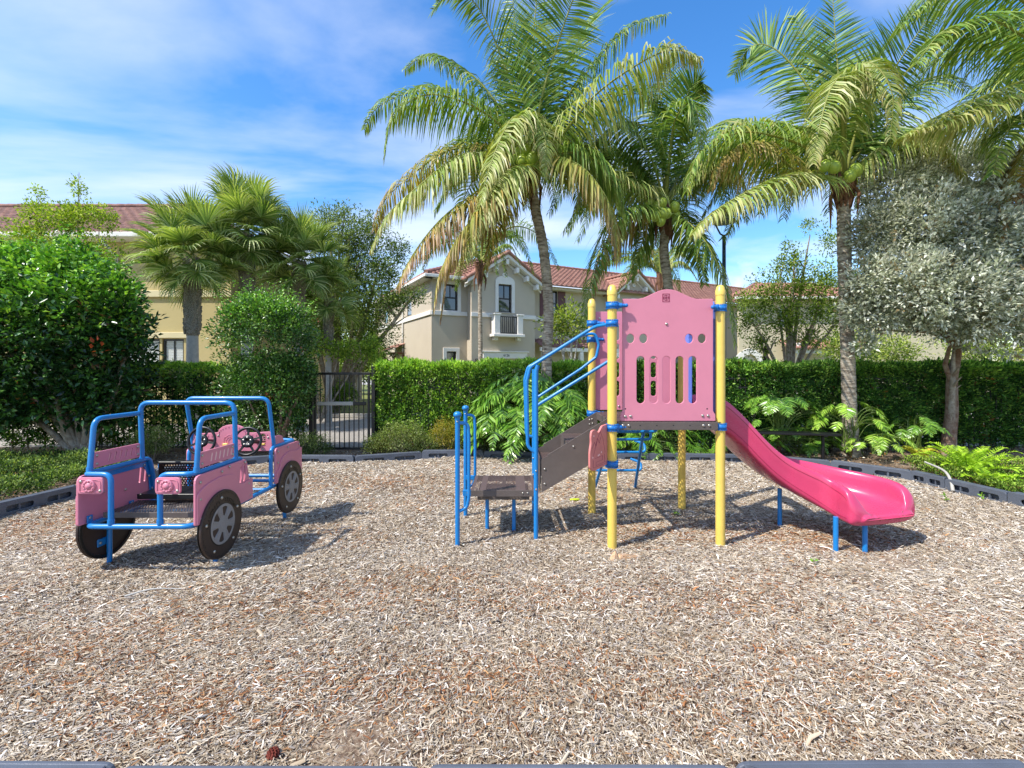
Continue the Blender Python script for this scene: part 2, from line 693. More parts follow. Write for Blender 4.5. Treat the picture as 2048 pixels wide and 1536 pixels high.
def soil_mat():
    m, N, Lk, b = new_mat('bed_soil')
    tc = N.new('ShaderNodeTexCoord')
    n = N.new('ShaderNodeTexNoise')
    n.inputs['Scale'].default_value = 26
    n.inputs['Detail'].default_value = 6
    n.inputs['Roughness'].default_value = 0.75
    Lk.new(tc.outputs['Object'], n.inputs['Vector'])
    n3 = N.new('ShaderNodeTexNoise')
    n3.inputs['Scale'].default_value = 1.6
    Lk.new(tc.outputs['Object'], n3.inputs['Vector'])
    r = N.new('ShaderNodeValToRGB')
    e = r.color_ramp.elements
    e[0].position, e[0].color = 0.3, rgb('33261D')
    e[1].position, e[1].color = 0.72, rgb('B7A58F')
    k = e.new(0.5)
    k.color = rgb('75604D')
    ad = N.new('ShaderNodeMath')
    ad.operation = 'MULTIPLY_ADD'
    Lk.new(n3.outputs[0], ad.inputs[0])
    ad.inputs[1].default_value = 0.35
    Lk.new(n.outputs[0], ad.inputs[2])
    sb = N.new('ShaderNodeMath')
    sb.operation = 'SUBTRACT'
    Lk.new(ad.outputs[0], sb.inputs[0])
    sb.inputs[1].default_value = 0.16
    Lk.new(sb.outputs[0], r.inputs[0])
    Lk.new(r.outputs[0], b.inputs['Base Color'])
    b.inputs['Roughness'].default_value = 0.95
    bp = N.new('ShaderNodeBump')
    bp.inputs['Strength'].default_value = 0.8
    bp.inputs['Distance'].default_value = 0.02
    Lk.new(n.outputs[0], bp.inputs['Height'])
    Lk.new(bp.outputs[0], b.inputs['Normal'])
    return m


def mulch_mat():
    m, N, Lk, b = new_mat('mulch_base')
    tc = N.new('ShaderNodeTexCoord')
    r = N.new('ShaderNodeValToRGB')
    e = r.color_ramp.elements
    e[0].position, e[0].color = 0.0, rgb('3E2F25')
    e[1].position, e[1].color = 1.0, rgb('A39179')
    k = e.new(0.45)
    k.color = rgb('735D49')
    k = e.new(0.72)
    k.color = rgb('8A735B')
    vo = None
    for i, (rot, sc) in enumerate(((0.5, (22, 90, 20)), (-0.9, (90, 24, 20)))):
        mp = N.new('ShaderNodeMapping')
        mp.inputs['Rotation'].default_value = (0, 0, rot)
        mp.inputs['Scale'].default_value = sc
        Lk.new(tc.outputs['Object'], mp.inputs[0])
        v = N.new('ShaderNodeTexVoronoi')
        v.inputs['Scale'].default_value = 1.0
        Lk.new(mp.outputs[0], v.inputs['Vector'])
        sp = N.new('ShaderNodeSeparateColor')
        Lk.new(v.outputs['Color'], sp.inputs[0])
        if vo is None:
            vo = sp.outputs[0]
        else:
            mx = N.new('ShaderNodeMath')
            mx.operation = 'MULTIPLY_ADD'
            Lk.new(sp.outputs[1], mx.inputs[0])
            mx.inputs[1].default_value = 0.5
            hf = N.new('ShaderNodeMath')
            hf.operation = 'MULTIPLY'
            Lk.new(vo, hf.inputs[0])
            hf.inputs[1].default_value = 0.5
            Lk.new(hf.outputs[0], mx.inputs[2])
            vo = mx.outputs[0]
    Lk.new(vo, r.inputs[0])
    Lk.new(r.outputs[0], b.inputs['Base Color'])
    b.inputs['Roughness'].default_value = 0.95
    bp = N.new('ShaderNodeBump')
    bp.inputs['Strength'].default_value = 0.9
    bp.inputs['Distance'].default_value = 0.015
    Lk.new(vo, bp.inputs['Height'])
    Lk.new(bp.outputs[0], b.inputs['Normal'])
    return m


# one sheet to the horizon
mb = MB()
mb.add([(-1500, -1500, -0.03), (1500, -1500, -0.03), (1500, 1500, -0.03), (-1500, 1500, -0.03)], [(0, 1, 2, 3)])
tag(mb.build('ground', grass_mat()), kind='structure')
# planting bed round the play area
mb = MB()
mb.add([(-14, -2, -0.015), (14, -2, -0.015), (14, 10.35, -0.015), (-14, 10.35, -0.015)], [(0, 1, 2, 3)])
tag(mb.build('planting_bed', soil_mat()), kind='structure')
mb = MB()
mb.add([(-40, 10.36, -0.012), (40, 10.36, -0.012), (40, 16.2, -0.012), (-40, 16.2, -0.012)], [(0, 1, 2, 3)])
tag(mb.build('road', mat('concrete_road', rgb('A39C93'), 0.85, 0.14, 2.0, 0.2, 60)), kind='structure')
mb = MB()
mb.box((0, 16.28, 0.06), (80, 0.16, 0.14), bev=0.015)
tag(mb.build('road_kerb', mat('pale_kerb', rgb('BDB6AA'), 0.85, 0.1, 3)), kind='structure')
mb = MB()
mb.add([(-40, 46, -0.01), (40, 46, -0.01), (40, 60, -0.01), (-40, 60, -0.01)], [(0, 1, 2, 3)])
tag(mb.build('far_road', mat('far_concrete', rgb('A8A29A'), 0.85, 0.1, 2.0)), kind='structure')

# mulch bed surface, gently uneven
gx = np.linspace(-6.1, 6.5, 170)
gy = np.linspace(1.75, 9.2, 110)
X, Y = np.meshgrid(gx, gy)
Z = gz_np(X, Y)
V = np.stack([X.ravel(), Y.ravel(), Z.ravel()], 1)
nx = len(gx)
ii, jj = np.meshgrid(np.arange(len(gy) - 1), np.arange(nx - 1), indexing='ij')
q = (ii * nx + jj).ravel()
fc = np.stack([q, q + 1, q + nx + 1, q + nx], 1)
cx, cy = V[fc].mean(1)[:, 0], V[fc].mean(1)[:, 1]
RING_OUT = [(x + (0.05 if x > 0 else -0.05), y + (0.05 if y > 5 else -0.12)) for x, y in RING]
keep = inside_np(cx, cy, RING_OUT)
tag(fast_mesh('mulch_bed', V, fc[keep], mulch_mat(), smooth=True), kind='structure')


def chips():
    rng = np.random.default_rng(5)
    zones = [(1.8, 3.2, 12500, .74), (3.2, 4.6, 8500, .82), (4.6, 6.6, 5200, .92), (6.6, 9.2, 2700, 1.15)]
    P, S = [], []
    for y0, y1, den, sc in zones:
        x1 = min(6.5, 1.12 * y1 + 0.2)
        n = int((y1 - y0) * 2 * x1 * den)
        p = np.stack([rng.uniform(-x1, x1, n), rng.uniform(y0, y1, n)], 1)
        p = p[inside_np(p[:, 0], p[:, 1], RING)]
        p = p[np.abs(p[:, 0]) < 1.12 * p[:, 1] + 0.25]
        P.append(p)
        S.append(np.full(len(p), sc))
    P = np.concatenate(P)
    S = np.concatenate(S)
    n = len(P)
    L = (rng.gamma(2.6, 0.0115, n) + 0.010).clip(0.012, 0.11) * S
    W = (rng.gamma(3.0, 0.0017, n) + 0.0022).clip(0.002, 0.015) * S
    big = rng.random(n) < 0.022
    L[big] *= 1.35
    W[big] *= 2.1
    thin = rng.random(n) < 0.35
    W[thin] *= .6
    L[thin] *= 1.15
    # slow swirls give the raked look of the photograph
    ang = 0.55 + 0.9 * np.sin(0.9 * P[:, 0] + 0.5 * P[:, 1]) + rng.normal(0, 0.95, n)
    tilt = rng.normal(0, 0.23, n)
    d = np.stack([np.cos(ang) * np.cos(tilt), np.sin(ang) * np.cos(tilt), np.sin(tilt)], 1)
    s = unit(np.stack([-np.sin(ang), np.cos(ang), rng.normal(0, 0.35, n)], 1))
    up = unit(np.cross(d, s))
    lay = rng.random(n)
    z = gz_np(P[:, 0], P[:, 1]) + 0.002 + 0.016 * lay + np.abs(np.sin(tilt)) * L * 0.35
    c = np.stack([P[:, 0], P[:, 1], z], 1)
    bend = rng.normal(0, 0.10, n)[:, None]
    L_, W_ = L[:, None] / 2, W[:, None] / 2
    tz = up * W_ * 0.7
    mid = s * bend * L_ * 2 + up * np.abs(rng.normal(0, .08, n))[:, None] * L_
    t0 = rng.uniform(0.25, 1, (n, 1))
    t1 = rng.uniform(0.15, 0.9, (n, 1))
    rows = []
    for k, (a, w, md) in enumerate(((-1, t0, 0), (0, 1.0, 1), (1, t1, 0))):
        base = c + d * L_ * a + mid * md
        rows += [base - s * W_ * w - tz * 0.6, base + tz * np.minimum(1, w + 0.1), base + s * W_ * w - tz * 0.6]
    Vv = np.stack(rows, 1).reshape(-1, 3)
    b = np.arange(n)[:, None] * 9
    f = np.concatenate([b + np.array([[i, i + 1, i + 4, i + 3]]) for i in (0, 1, 3, 4)])
    pal = [('DAD1C3', 9), ('C4B7A3', 19), ('B0A18B', 24), ('9A8A74', 18), ('7E6E59', 11), ('9A9188', 16), ('A27E5C', 3), ('5F4A3A', 7), ('EAE2D6', 2.2)]
    C = pick(rng, pal, n, 0.13)
    reg = np.sin(1.3 * P[:, 0] + 2.0 * np.sin(.9 * P[:, 1])) * np.sin(1.9 * P[:, 1] - .7 * P[:, 0]) + .6 * np.sin(5.1 * P[:, 0] + 3 * P[:, 1]) * np.sin(4.3 * P[:, 1] - 2 * P[:, 0])
    C = C * (1 + .085 * reg[:, None] * np.array([[.8, 1.0, 1.25]]))
    # rusty patches where damp mulch has been kicked up
    pn = np.zeros(n)
    for (x0, y0, rx, ry, a) in ((-2.2, 3.4, .7, .4, .5), (3.0, 4.75, .55, .35, 1.2), (1.7, 4.95, .8, .22, .7), (-3.7, 6.6, .9, .5, .8), (-2.3, 7.2, 1.2, .5, .6), (-.5, 2.6, .8, .3, .8), (-1.6, 2.5, .5, .25, .6), (1.8, 2.7, .6, .3, .5), (.4, 3.6, 1.4, .35, .5), (-3.0, 2.9, .7, .4, .6), (2.9, 3.2, 1.0, .3, .4), (-4.9, 6.0, .7, .6, .7), (.2, 6.5, 1.4, .5, .4), (-5.2, 5.2, .5, .5, .8)):
        pn += a * np.exp(-(((P[:, 0] - x0) / rx) ** 2 + ((P[:, 1] - y0) / ry) ** 2))
    pn += 0.28 * (np.sin(2.1 * P[:, 0] + 1.3 * np.sin(2.4 * P[:, 1])) * np.sin(2.7 * P[:, 1] + 1.0) > 0.45)
    hit = rng.random(n) < pn * 0.36
    C[hit] = pick(rng, [('A06D45', 3), ('88593A', 4), ('B0885E', 3), ('6C4A33', 2)], int(hit.sum()), 0.15)
    m, N, Lk, bs = new_mat('wood_chip')
    at_ = N.new('ShaderNodeAttribute')
    at_.attribute_name = 'Col'
    Lk.new(at_.outputs['Color'], bs.inputs['Base Color'])
    bs.inputs['Roughness'].default_value = 0.85
    bs.inputs['Specular IOR Level'].default_value = 0.25
    o = fast_mesh('wood_mulch', Vv, f, m, np.repeat(C, 9, axis=0))
    tag(o, 'grey and tan shredded wood mulch covering the play area', 'mulch', kind='stuff')


chips()


def litter():
    """fallen leaves and bark crumbs on the bed outside the timbers"""
    rng = np.random.default_rng(17)
    n = 26000
    P = np.stack([rng.uniform(-9.5, 10.5, n), rng.uniform(4.5, 10.3, n)], 1)
    P = P[~inside_np(P[:, 0], P[:, 1], [(x * 1.03, y + (0.18 if y > 5 else 0)) for x, y in RING])]
    n = len(P)
    lv = Leaves(18)
    d = rng.normal(size=(n, 3)) * np.array([1, 1, 0.22])
    c = np.stack([P[:, 0], P[:, 1], np.full(n, 0.004) + rng.random(n) * 0.02], 1)
    C = pick(rng, [('9C7A55', 3), ('C2AD90', 3), ('6D5038', 3), ('B4803F', 1), ('D9CDBB', 1.4), ('4C3A2B', 2)], n, 0.2)
    lv.add(c, d, rng.uniform(0.02, 0.075, n), rng.uniform(0.008, 0.03, n), C, upb=2)
    o = lv.build('leaf_litter', leaf_mat('dead_leaf', 0.8, 0.05, 0.2, (1, 1, 1)))
    tag(o, 'brown fallen leaves scattered over the planting bed', 'leaf litter', kind='stuff')


litter()


# ------------------------------------------------------------------ plastic border timbers
def timber_mesh():
    W, H, D = 1.15, 0.27, 0.085
    mb = MB()
    out = rpoly([(-W / 2, 0), (W / 2, 0), (W / 2, H, 0.05), (-W / 2, H, 0.05)], 0.012)
    holes = [slot(0, 0, 0.033, 0.18) for _ in (0, 1)]
    holes = [[(cx_ + b, 0.175 + a) for a, b in h] for cx_, h in zip((-0.27, 0.27), holes)]
    mb.plate(out, holes, 0.022, frame((0, -D / 2, 0), (1, 0, 0), (0, 0, 1)), 0.006)
    mb.plate(out, [], 0.022, frame((0, D / 2, 0), (1, 0, 0), (0, 0, 1)), 0.006)
    mb.box((0, 0, H - 0.013), (W - 0.06, D, 0.02), bev=0.004)
    mb.box((0, 0, H / 2), (0.10, D - 0.03, H - 0.04))
    for sx in (-1, 1):
        mb.box((sx * (W / 2 - 0.035), 0, H / 2 - 0.004), (0.06, D - 0.02, H - 0.05))
        mb.box((sx * 0.27, -D / 2 + 0.012, 0.175), (0.03, 0.02, 0.066))
        mb.box((sx * 0.27, 0.015, 0.175), (0.40, 0.01, 0.10))
    mb.lathe([(0.02, 0), (0.02, 0.007), (0.012, 0.010), (0.0001, 0.010)], (W / 2 - 0.05, 0, H - 0.003), seg=10)
    me_o = mb.build('border_timber', M['curb'])
    return me_o


T0 = timber_mesh()
first = True
TL = ['near left corner of the bottom edge', 'left end of the bottom edge', 'bottom edge right of the pinecone', 'bottom edge right of centre', 'bottom edge near right corner', 'right front corner', 'right side nearest the camera',
      'right edge below the bright fern', 'beside the green fern with the curled stick', 'between the curled stick and the slide end', 'right of the bench leg', 'behind the slide at the bench leg', 'behind the middle slide leg', 'behind the right yellow posts',
      'behind the blue climbing rungs', 'behind the brown stairs', 'under the big split leaf plant', 'behind the blue knob posts', 'just right of the metal gate', 'right below the metal gate', 'behind the front of the play car', 'behind the steering wheels', 'behind the rear of the play car',
      'left side next to the low green bushes', 'left edge by the play car wheel', 'far left edge in the picture', 'left front corner']
for i in range(len(RING)):
    a, b = Vector(RING[i]), Vector(RING[(i + 1) % len(RING)])
    d = b - a
    nseg = max(1, round(d.length / 1.17))
    for k in range(nseg):
        if first:
            o, first = T0, False
        else:
            o = T0.copy()
            COL.objects.link(o)
        p = a + d * ((k + 0.5) / nseg)
        c = Vector((0.3, 5.4))
        ang = math.atan2(d.y, d.x)
        n = Vector((math.sin(ang), -math.cos(ang)))
        if n.dot(c - p) < 0:
            ang += PI
        front = p.y < 2.2
        o.location = (p.x, p.y, gz(p.x, p.y) - (0.098 if front else 0.10) - (0.03 if p.y > 8 else 0))
        o.rotation_euler = (0, 0, ang)
        o.scale = (min(1.25, d.length / nseg / 1.165), 1, 1)
        j = i % len(TL)
        w = '' if nseg == 1 else (', first length' if k == 0 else ', second length')
        tag(o, ('slate plastic border timber, ' + TL[j] + w), 'border timber', 'plastic timbers edging the mulch')

# ------------------------------------------------------------------ play structure with slide
PS = thing('play_structure', (1.5, 5.1, 0), 'pink blue and yellow climbing frame with brown steps and magenta slide', 'play structure')
FL, FR, RL, RR = (0.962, 4.557), (2.035, 4.63), (0.943, 5.60), (2.06, 5.75)
PR = 0.0445


def clampring(p, z, arm=None, arm_len=0.09):
    mb = MB()
    mb.lathe([(PR + 0.001, -0.024), (PR + 0.014, -0.024), (PR + 0.014, 0.024), (PR + 0.001, 0.022)], (p[0], p[1], z), seg=26)
    for k in range(22):
        a = 2 * PI * k / 22
        Mx = Matrix.Translation((p[0], p[1], z)) @ Matrix.Rotation(a, 4, 'Z')
        for s in (-1, 1):
            mb.box((PR + 0.010, 0, s * 0.029), (0.011, 0.008, 0.012), Mx)
    for a in (-1.25, 0.4, 2.2):
        Mx = Matrix.Translation((p[0], p[1], z)) @ Matrix.Rotation(a, 4, 'Z')
        mb.box((PR + 0.013, 0, 0), (0.012, 0.024, 0.022), Mx, bev=0.003)
    if arm is not None:
        d = Vector((arm[0], arm[1], 0)).normalized()
        c = Vector((p[0], p[1], z)) + d * (PR + 0.008)
        mb.tube([c, c + d * arm_len * 0.45], 0.024, 10)
        mb.tube([c + d * arm_len * 0.40, c + d * arm_len * 0.75], 0.017, 10)
        mb.ball(c + d * arm_len * 0.9, 0.019, (1, 1, 1), 10, 8)
        mb.box(tuple(c + d * 0.004), (0.03, 0.03, 0.058), bev=0.004)
    return mb


for (p, zt, cl) in ((FL, 2.535, [(2.335, (1, -0.15)), (2.165, None), (1.165, (1, .2)), (0.815, (-1, .4))]), (FR, 2.545, [(2.32, (-1, -0.75)), (1.165, None)]),
                    (RL, 2.55, [(2.26, (1, -0.2)), (2.07, (1, 0.1)), (1.20, (1, 0))]), (RR, 2.55, [(2.30, (-1, 0)), (1.2, (-1, 0))])):
    mb = MB()
    mb.lathe([(PR, -0.25), (PR, zt - 0.06)], (p[0], p[1], 0), seg=28)
    post = mb.build('post', M['yellow'], PS)
    mb = MB()
    mb.lathe([(PR + 0.003, zt - 0.10), (PR + 0.003, zt - 0.055), (PR - 0.002, zt - 0.048), (PR - 0.006, zt - 0.025), (PR * 0.62, zt - 0.007), (PR * 0.25, zt), (0.0001, zt + 0.001)], (p[0], p[1], 0), seg=28)
    mb.build('post_cap', M['yellow'], post)
    for (z, arm) in cl:
        clampring(p, z, arm).build('clamp', M['clamp'], PS)

# front board with slots, round holes, bump of an arch on top
PY = 4.595
fp = frame((1.508, PY, 0), (1, 0, 0), (0, 0, 1))
zs, zb = 2.405, 1.222
W2 = 0.452
arch = [(-W2 * 0.97, zs), (-W2 * 0.62, zs + 0.0)]
for k in range(13):
    t = k / 12
    arch.append((-W2 * 0.62 + W2 * 1.24 * t, zs + 0.093 * (0.5 - 0.5 * math.cos(2 * PI * t)) ** 0.8))
arch += [(W2 * 0.62, zs), (W2 * 0.97, zs)]
outl = arch + rpoly([(W2 * 0.97, zs - 0.01, 0), (W2 * 0.97, 1.32, 0), (W2 * 1.02, 1.28, 0.01), (W2 * 1.02, zb, 0.01), (-W2 * 1.02, zb, 0.01), (-W2 * 1.02, 1.28, 0.01), (-W2 * 0.97, 1.32, 0), (-W2 * 0.97, zs - 0.01, 0)], 0.01)
hl = []
for u in (1368, 1457, 1544, 1634, 1722):
    p0 = at(880 + 0.293 * u, 560 + 0.293 * 520, PY)
    p1 = at(880 + 0.293 * u, 560 + 0.293 * 843, PY)
    hl.append(slot(p0.x - 1.508, (p0.z + p1.z) / 2, 0.039, (p0.z - p1.z) / 2))
for u in (1298, 1387, 1699, 1786):
    p0 = at(880 + 0.293 * u, 560 + 0.293 * 400, PY)
    hl.append(circ(p0.x - 1.508, p0.z, 0.038, 24, 0.045))
mb = MB()
mb.plate(outl, hl, 0.019, fp, 0.004)
fpan = mb.build('front_panel', M['pink'], PS)
# engraved square emblem
mb = MB()
ec = at(1331.5, 596, PY)
es, eh = 0.036, 0.041
FE = frame((ec.x, PY - 0.0102, ec.z), (1, 0, 0), (0, 0, 1))
mb.plate([(-es, -eh), (es, -eh), (es, eh), (-es, eh)], [rpoly([(-es + .006, -eh + .006), (es - .006, -eh + .006), (es - .006, eh - .006), (-es + .006, eh - .006)], 0.014)], 0.0016, FE, 0.0002)
for k in range(4):
    R = Matrix.Rotation(k * PI / 2, 4, 'Z')
    mb.plate([(-0.012, 0.028), (0.012, 0.028), (0.0035, 0.013), (0.0035, 0.004), (-0.0035, 0.004), (-0.0035, 0.013)], [], 0.0016, FE @ R, 0.0002)
    mb.plate(circ(0.019, 0.017, 0.0065, 12), [circ(0.019, 0.017, 0.0035, 10)], 0.0016, FE @ R, 0.0002)
mb.plate(circ(0, 0, 0.009, 14), [], 0.0016, FE, 0.0002)
mb.build('emblem', M['engrave'], fpan)
bp = [at(1333, 648, PY - 0.01)] + [at(880 + .293 * u, 560 + .293 * v, PY - .01) for u, v in ((1265, 932), (1301, 930), (1792, 926), (1829, 926))]
bolts('bolts', bp, (0, -1, 0), 0.014, M['bolt'], fpan)
for u in (1265, 1823):
    mb = MB()
    mb.lathe([(0.007, 0), (0.007, 0.0006), (0.0001, 0.0007)], at(880 + .293 * u, 560 + .293 * 879, PY - .0100), (0, -1, 0), 10)
    mb.build('screw_hole', M['dark'], fpan)

# deck with punched top and edge beams
DX0, DX1, DY0, DY1, DZ = 0.985, 2.02, 4.57, 5.69, 1.215
mb = MB()
mb.add([(DX0, DY0, DZ), (DX1, DY0, DZ), (DX1, DY1, DZ), (DX0, DY1, DZ)], [(0, 1, 2, 3)])
deck = mb.build('deck', M['deck_holes'], PS)
mb = MB()
bz, bh = DZ - 0.0385, 0.077
mb.box(((DX0 + DX1) / 2, DY0, bz), (DX1 - DX0 - 0.07, 0.006, bh), bev=0.002)
mb.box(((DX0 + DX1) / 2, DY1, bz), (DX1 - DX0 - 0.07, 0.006, bh), bev=0.002)
mb.box((DX0, (DY0 + DY1) / 2, bz), (0.006, DY1 - DY0 - 0.09, bh), bev=0.002)
mb.box((DX1, (DY0 + DY1) / 2, bz), (0.006, DY1 - DY0 - 0.09, bh), bev=0.002)
for k in range(1, 4):
    mb.box(((DX0 + DX1) / 2, DY0 + (DY1 - DY0) * k / 4, bz - 0.005), (DX1 - DX0 - 0.02, 0.04, 0.05))
mb.build('deck_frame', M['deck'], PS)
bolts('deck_bolts', [(DX0 + x, DY0 - 0.003, bz + 0.005) for x in (0.085, 0.14, 0.86, 0.915)], (0, -1, 0), 0.014, M['bolt'], PS)
for x in (0.25, 0.41, 0.57, 0.73):
    mb = MB()
    mb.lathe([(0.006, 0), (0.006, 0.0006), (0.0001, 0.0007)], (DX0 + x, DY0 - 0.003, bz + 0.006), (0, -1, 0), 10)
    mb.build('bolt_hole', M['dark'], PS)

# two boards at the back with ladder windows, the climber's doorway between them
for s, (x0, x1) in ((-1, (0.985, 1.315)), (1, (1.60, 1.925))):
    fb = frame((0, 5.62, 0), (1, 0, 0), (0, 0, 1))
    inn = x1 if s < 0 else x0
    sg = -1 if s < 0 else 1
    o_ = [(x0, 1.235), (x1, 1.235), (x1, 2.40), (x0, 2.40)]
    o_ = rpoly(o_, 0.02)
    hh = []
    for (za, zb_) in ((1.40, 1.58), (1.62, 1.80), (1.84, 2.02), (2.06, 2.26)):
        c = inn + sg * 0.075
        hh.append(rpoly([(c - 0.032, za), (c + 0.032, za), (c + 0.032, zb_), (c - 0.032, zb_)], 0.03))
    mb = MB()
    mb.plate(o_, hh, 0.019, fb, 0.004)
    bk = mb.build('back_panel', M['pink'], PS)
    bolts('bolts', [(x0 + 0.05, 5.61, 2.32), (x1 - 0.05, 5.61, 1.28)], (0, -1, 0), 0.013, M['bolt'], bk)

# periwinkle slide hood between the right posts
fh = frame((1.985, 0, 0), (0, 1, 0), (0, 0, 1))
y0, y1 = 4.68, 5.38
out_ = rpoly([(y0, 1.23), (y1, 1.23), (y1, 2.415, .10), (y0, 2.415, .10)], 0.03, 6)
hole_ = rpoly([(y0 + 0.13, 1.26), (y1 - 0.10, 1.26), (y1 - 0.10, 2.20, .18), (y0 + 0.13, 2.20, .18)], 0.02, 8)
mb = MB()
mb.plate(out_, [hole_], 0.05, fh, 0.010)
mb.build('slide_hood', M['peri'], PS)

# steps: landing, two treads between slanted side plates
NY, FY = 4.85, 5.50
mb = MB()
mb.add([(-.42, NY, .485), (.24, NY, .485), (.24, FY, .485), (-.42, FY, .485)], [(0, 1, 2, 3)])
ld = mb.build('landing_step', M['step_holes'], PS)
mb = MB()
for y in (NY, FY):
    mb.box((-.09, y, .452), (.66, .006, .066), bev=.002)
mb.box((-.42, (NY + FY) / 2, .452), (.006, FY - NY - .01, .066), bev=.002)
mb.box((.24, (NY + FY) / 2, .452), (.006, FY - NY - .01, .066), bev=.002)
for x in (-.30, -.09, .12):
    mb.box((x, (NY + FY) / 2, .44), (.04, FY - NY - .02, .05))
mb.box((-.09, (NY + FY) / 2 - .02, .392), (.54, .46, .055), bev=.003)
mb.build('landing_frame', M['deck'], PS)
bolts('landing_bolts', [(x, NY - .003, .456) for x in (.11, .16)] + [(x, 5.05, .39) for x in (-.22, -.08, .04)], (0, -1, 0), .009, M['bolt'], PS)
for y in (NY, FY):
    mb = MB()
    pts = [(.30, y, .46), (.37, y, .50), (.99, y, .86), (.99, y, 1.205), (.965, y, 1.20), (.37, y, .835), (.30, y, .80)]
    mb.prism([Vector(p) + Vector((0, -.003, 0)) for p in pts], (0, .006, 0))
    # folded top flange
    mb.prism([(.36, y - .003, .842), (.968, y - .003, 1.212), (.975, y - .003, 1.205), (.367, y - .003, .835)], (0, .022, 0))
    mb.build('side_plate', M['deck'], PS)
bolts('side_bolts', [at(1147, 893, NY - .004), (.335, NY - .004, .55), (.335, NY - .004, .70)], (0, -1, 0), .012, M['bolt'], PS)
bolts('side_bolts', [(.90 + dx, FY - .003, 1.13 + dz) for dx, dz in ((0, 0), (.03, .01), (.0, -.05), (.035, -.04))], (0, -1, 0), .010, M['bolt'], PS)
mb = MB()
mb.box((.29, (NY + FY) / 2, .63), (.006, FY - NY, .35), bev=.002)
mb.build('riser', M['deck'], PS)
for (x0, x1, z) in ((.29, .56, .755), (.56, .955, .975)):
    mb = MB()
    mb.add([(x0, NY + .01, z), (x1, NY + .01, z), (x1, FY - .01, z), (x0, FY - .01, z)], [(0, 1, 2, 3)])
    tr = mb.build('tread', M['deck_holes'], PS)
    mb = MB()
    mb.box((x0 + .003, (NY + FY) / 2, z - .03), (.006, FY - NY - .03, .06))
    mb.box((x0 + .006, (NY + FY) / 2, z - .11), (.005, FY - NY - .03, .20))
    mb.build('tread_edge', M['deck'], tr)

# handrails beside the steps
for y, far in ((4.84, False), (5.51, True)):
    yb = y
    mb = MB()
    if not far:
        mb.tube([(.245, y, -.15), (.245, y, 1.70), (.262, y, 1.765)], .0235, 14)
    else:
        mb.tube([(.255, y, -.15), (.255, y, 1.72)], .0235, 14)
    st = mb.build('handrail_post', M['blue'], PS)
    mb = MB()
    if not far:
        mb.tube([(.965, FL[1] + .05, 2.165), (.86, 4.80, 2.16), (.80, y, 2.13), (.185, y, 1.745), (.150, y, 1.60), (.160, y, .93), (.245, y, .865)], .018, 12, .10)
        mb.tube([(.245, y, 1.345), (.97, y - .06, 1.80)], .0165, 12)
    else:
        mb.tube([(.255, y, .93), (.165, y, .95), (.148, y, 1.6), (.185, y, 1.74), (.80, y, 2.11), (.97, y, 2.14), (1.01, y, 2.0), (.98, y, 1.86), (.80, y, 1.72), (.255, y, 1.365)], .017, 12, .07)
    mb.build('handrail', M['blue'], PS)
    bolts('rail_bolts', [(.245, y - .024, .50), (.245, y - .024, .69)], (0, -1, 0), .010, M['bolt'], st)

# knobbed posts at the foot of the steps
for (x, y, zt) in ((-.537, 4.67, 1.30), (-.548, 5.59, 1.285)):
    mb = MB()
    mb.tube([(x, y, -.15), (x, y, zt - .05)], .0235, 14)
    kp = mb.build('entry_post', M['blue'], PS)
    mb = MB()
    mb.lathe([(.026, -.075), (.029, -.045), (.040, -.040), (.041, -.020), (.033, -.003), (.015, .006), (.0001, .007)], (x, y, zt), seg=20)
    mb.build('knob', M['blue'], kp)
    mb = MB()
    mb.tube([(x + .01, y, zt - .105), (x + .10, y + .03, zt - .115), (x + .11, y + .03, zt - .25), (x + .11, y + .03, .45), (x + .09, y + .03, .35), (x + .01, y, .32)], .017, 12, .07)
    mb.build('grab_loop', M['blue'], kp)
    bolts('rail_bolts', [(x, y - .026, zt - .09)], (0, -1, 0), .008, M['bolt'], kp)
for x, y in ((-.27, 5.15), (.02, 5.10), (.27, 5.44)):
    mb = MB()
    mb.tube([(x, y, -.15), (x, y, .41)], .021, 12)
    mb.build('step_leg', M['blue'], PS)
for c_, d_ in (((-.49, 5.55, .45), (.10, .03, .05)), ((-.46, NY + .02, .452), (.09, .03, .062))):
    mb = MB()
    mb.box(c_, d_, bev=.004)
    mb.build('step_bracket', M['blue'], PS)
bolts('step_bolt', [(-.45, NY + .004, .455)], (0, -1, 0), .014, M['bolt'], PS)

# activity board under the deck
bx = Vector((FL[0] - .055, FL[1] - .01, 0))
fa = frame((bx.x, bx.y, 0), (.64, .77, 0), (0, 0, 1))
fa = fa @ Matrix.Translation((0, .79 - .44 * .512, 0)) @ Matrix.Diagonal((1, .512, 1, 1))
o_ = [(0, 1.24), (-.10, 1.225, .02), (-.155, 1.13, .02), (-.175, 1.115, .03), (-.20, 1.15, .03), (-.235, 1.185, .05), (-.29, 1.17, .06), (-.305, 1.08, .05), (-.30, .95, .05), (-.325, .80, .06), (-.325, .52, .03), (-.29, .455, .05), (-.22, .44, .03), (0, .49, .0)]
mb = MB()
mb.plate(rpoly(o_, .02), [], .022, fa, .006)
ab = mb.build('activity_board', M['salmon'], PS)
mb = MB()
F2 = fa @ Matrix.Translation((0, 0, .0112))


def groove(pts, w=.004):
    for a, b in zip(pts[:-1], pts[1:]):
        a, b = Vector(a), Vector(b)
        d = (b - a).normalized()
        n = Vector((-d.y, d.x)) * w / 2
        mb.prism([F2 @ Vector((q.x, q.y, 0)) for q in (a - n, b - n, b + n, a + n)], F2.to_3x3() @ Vector((0, 0, .0010)))


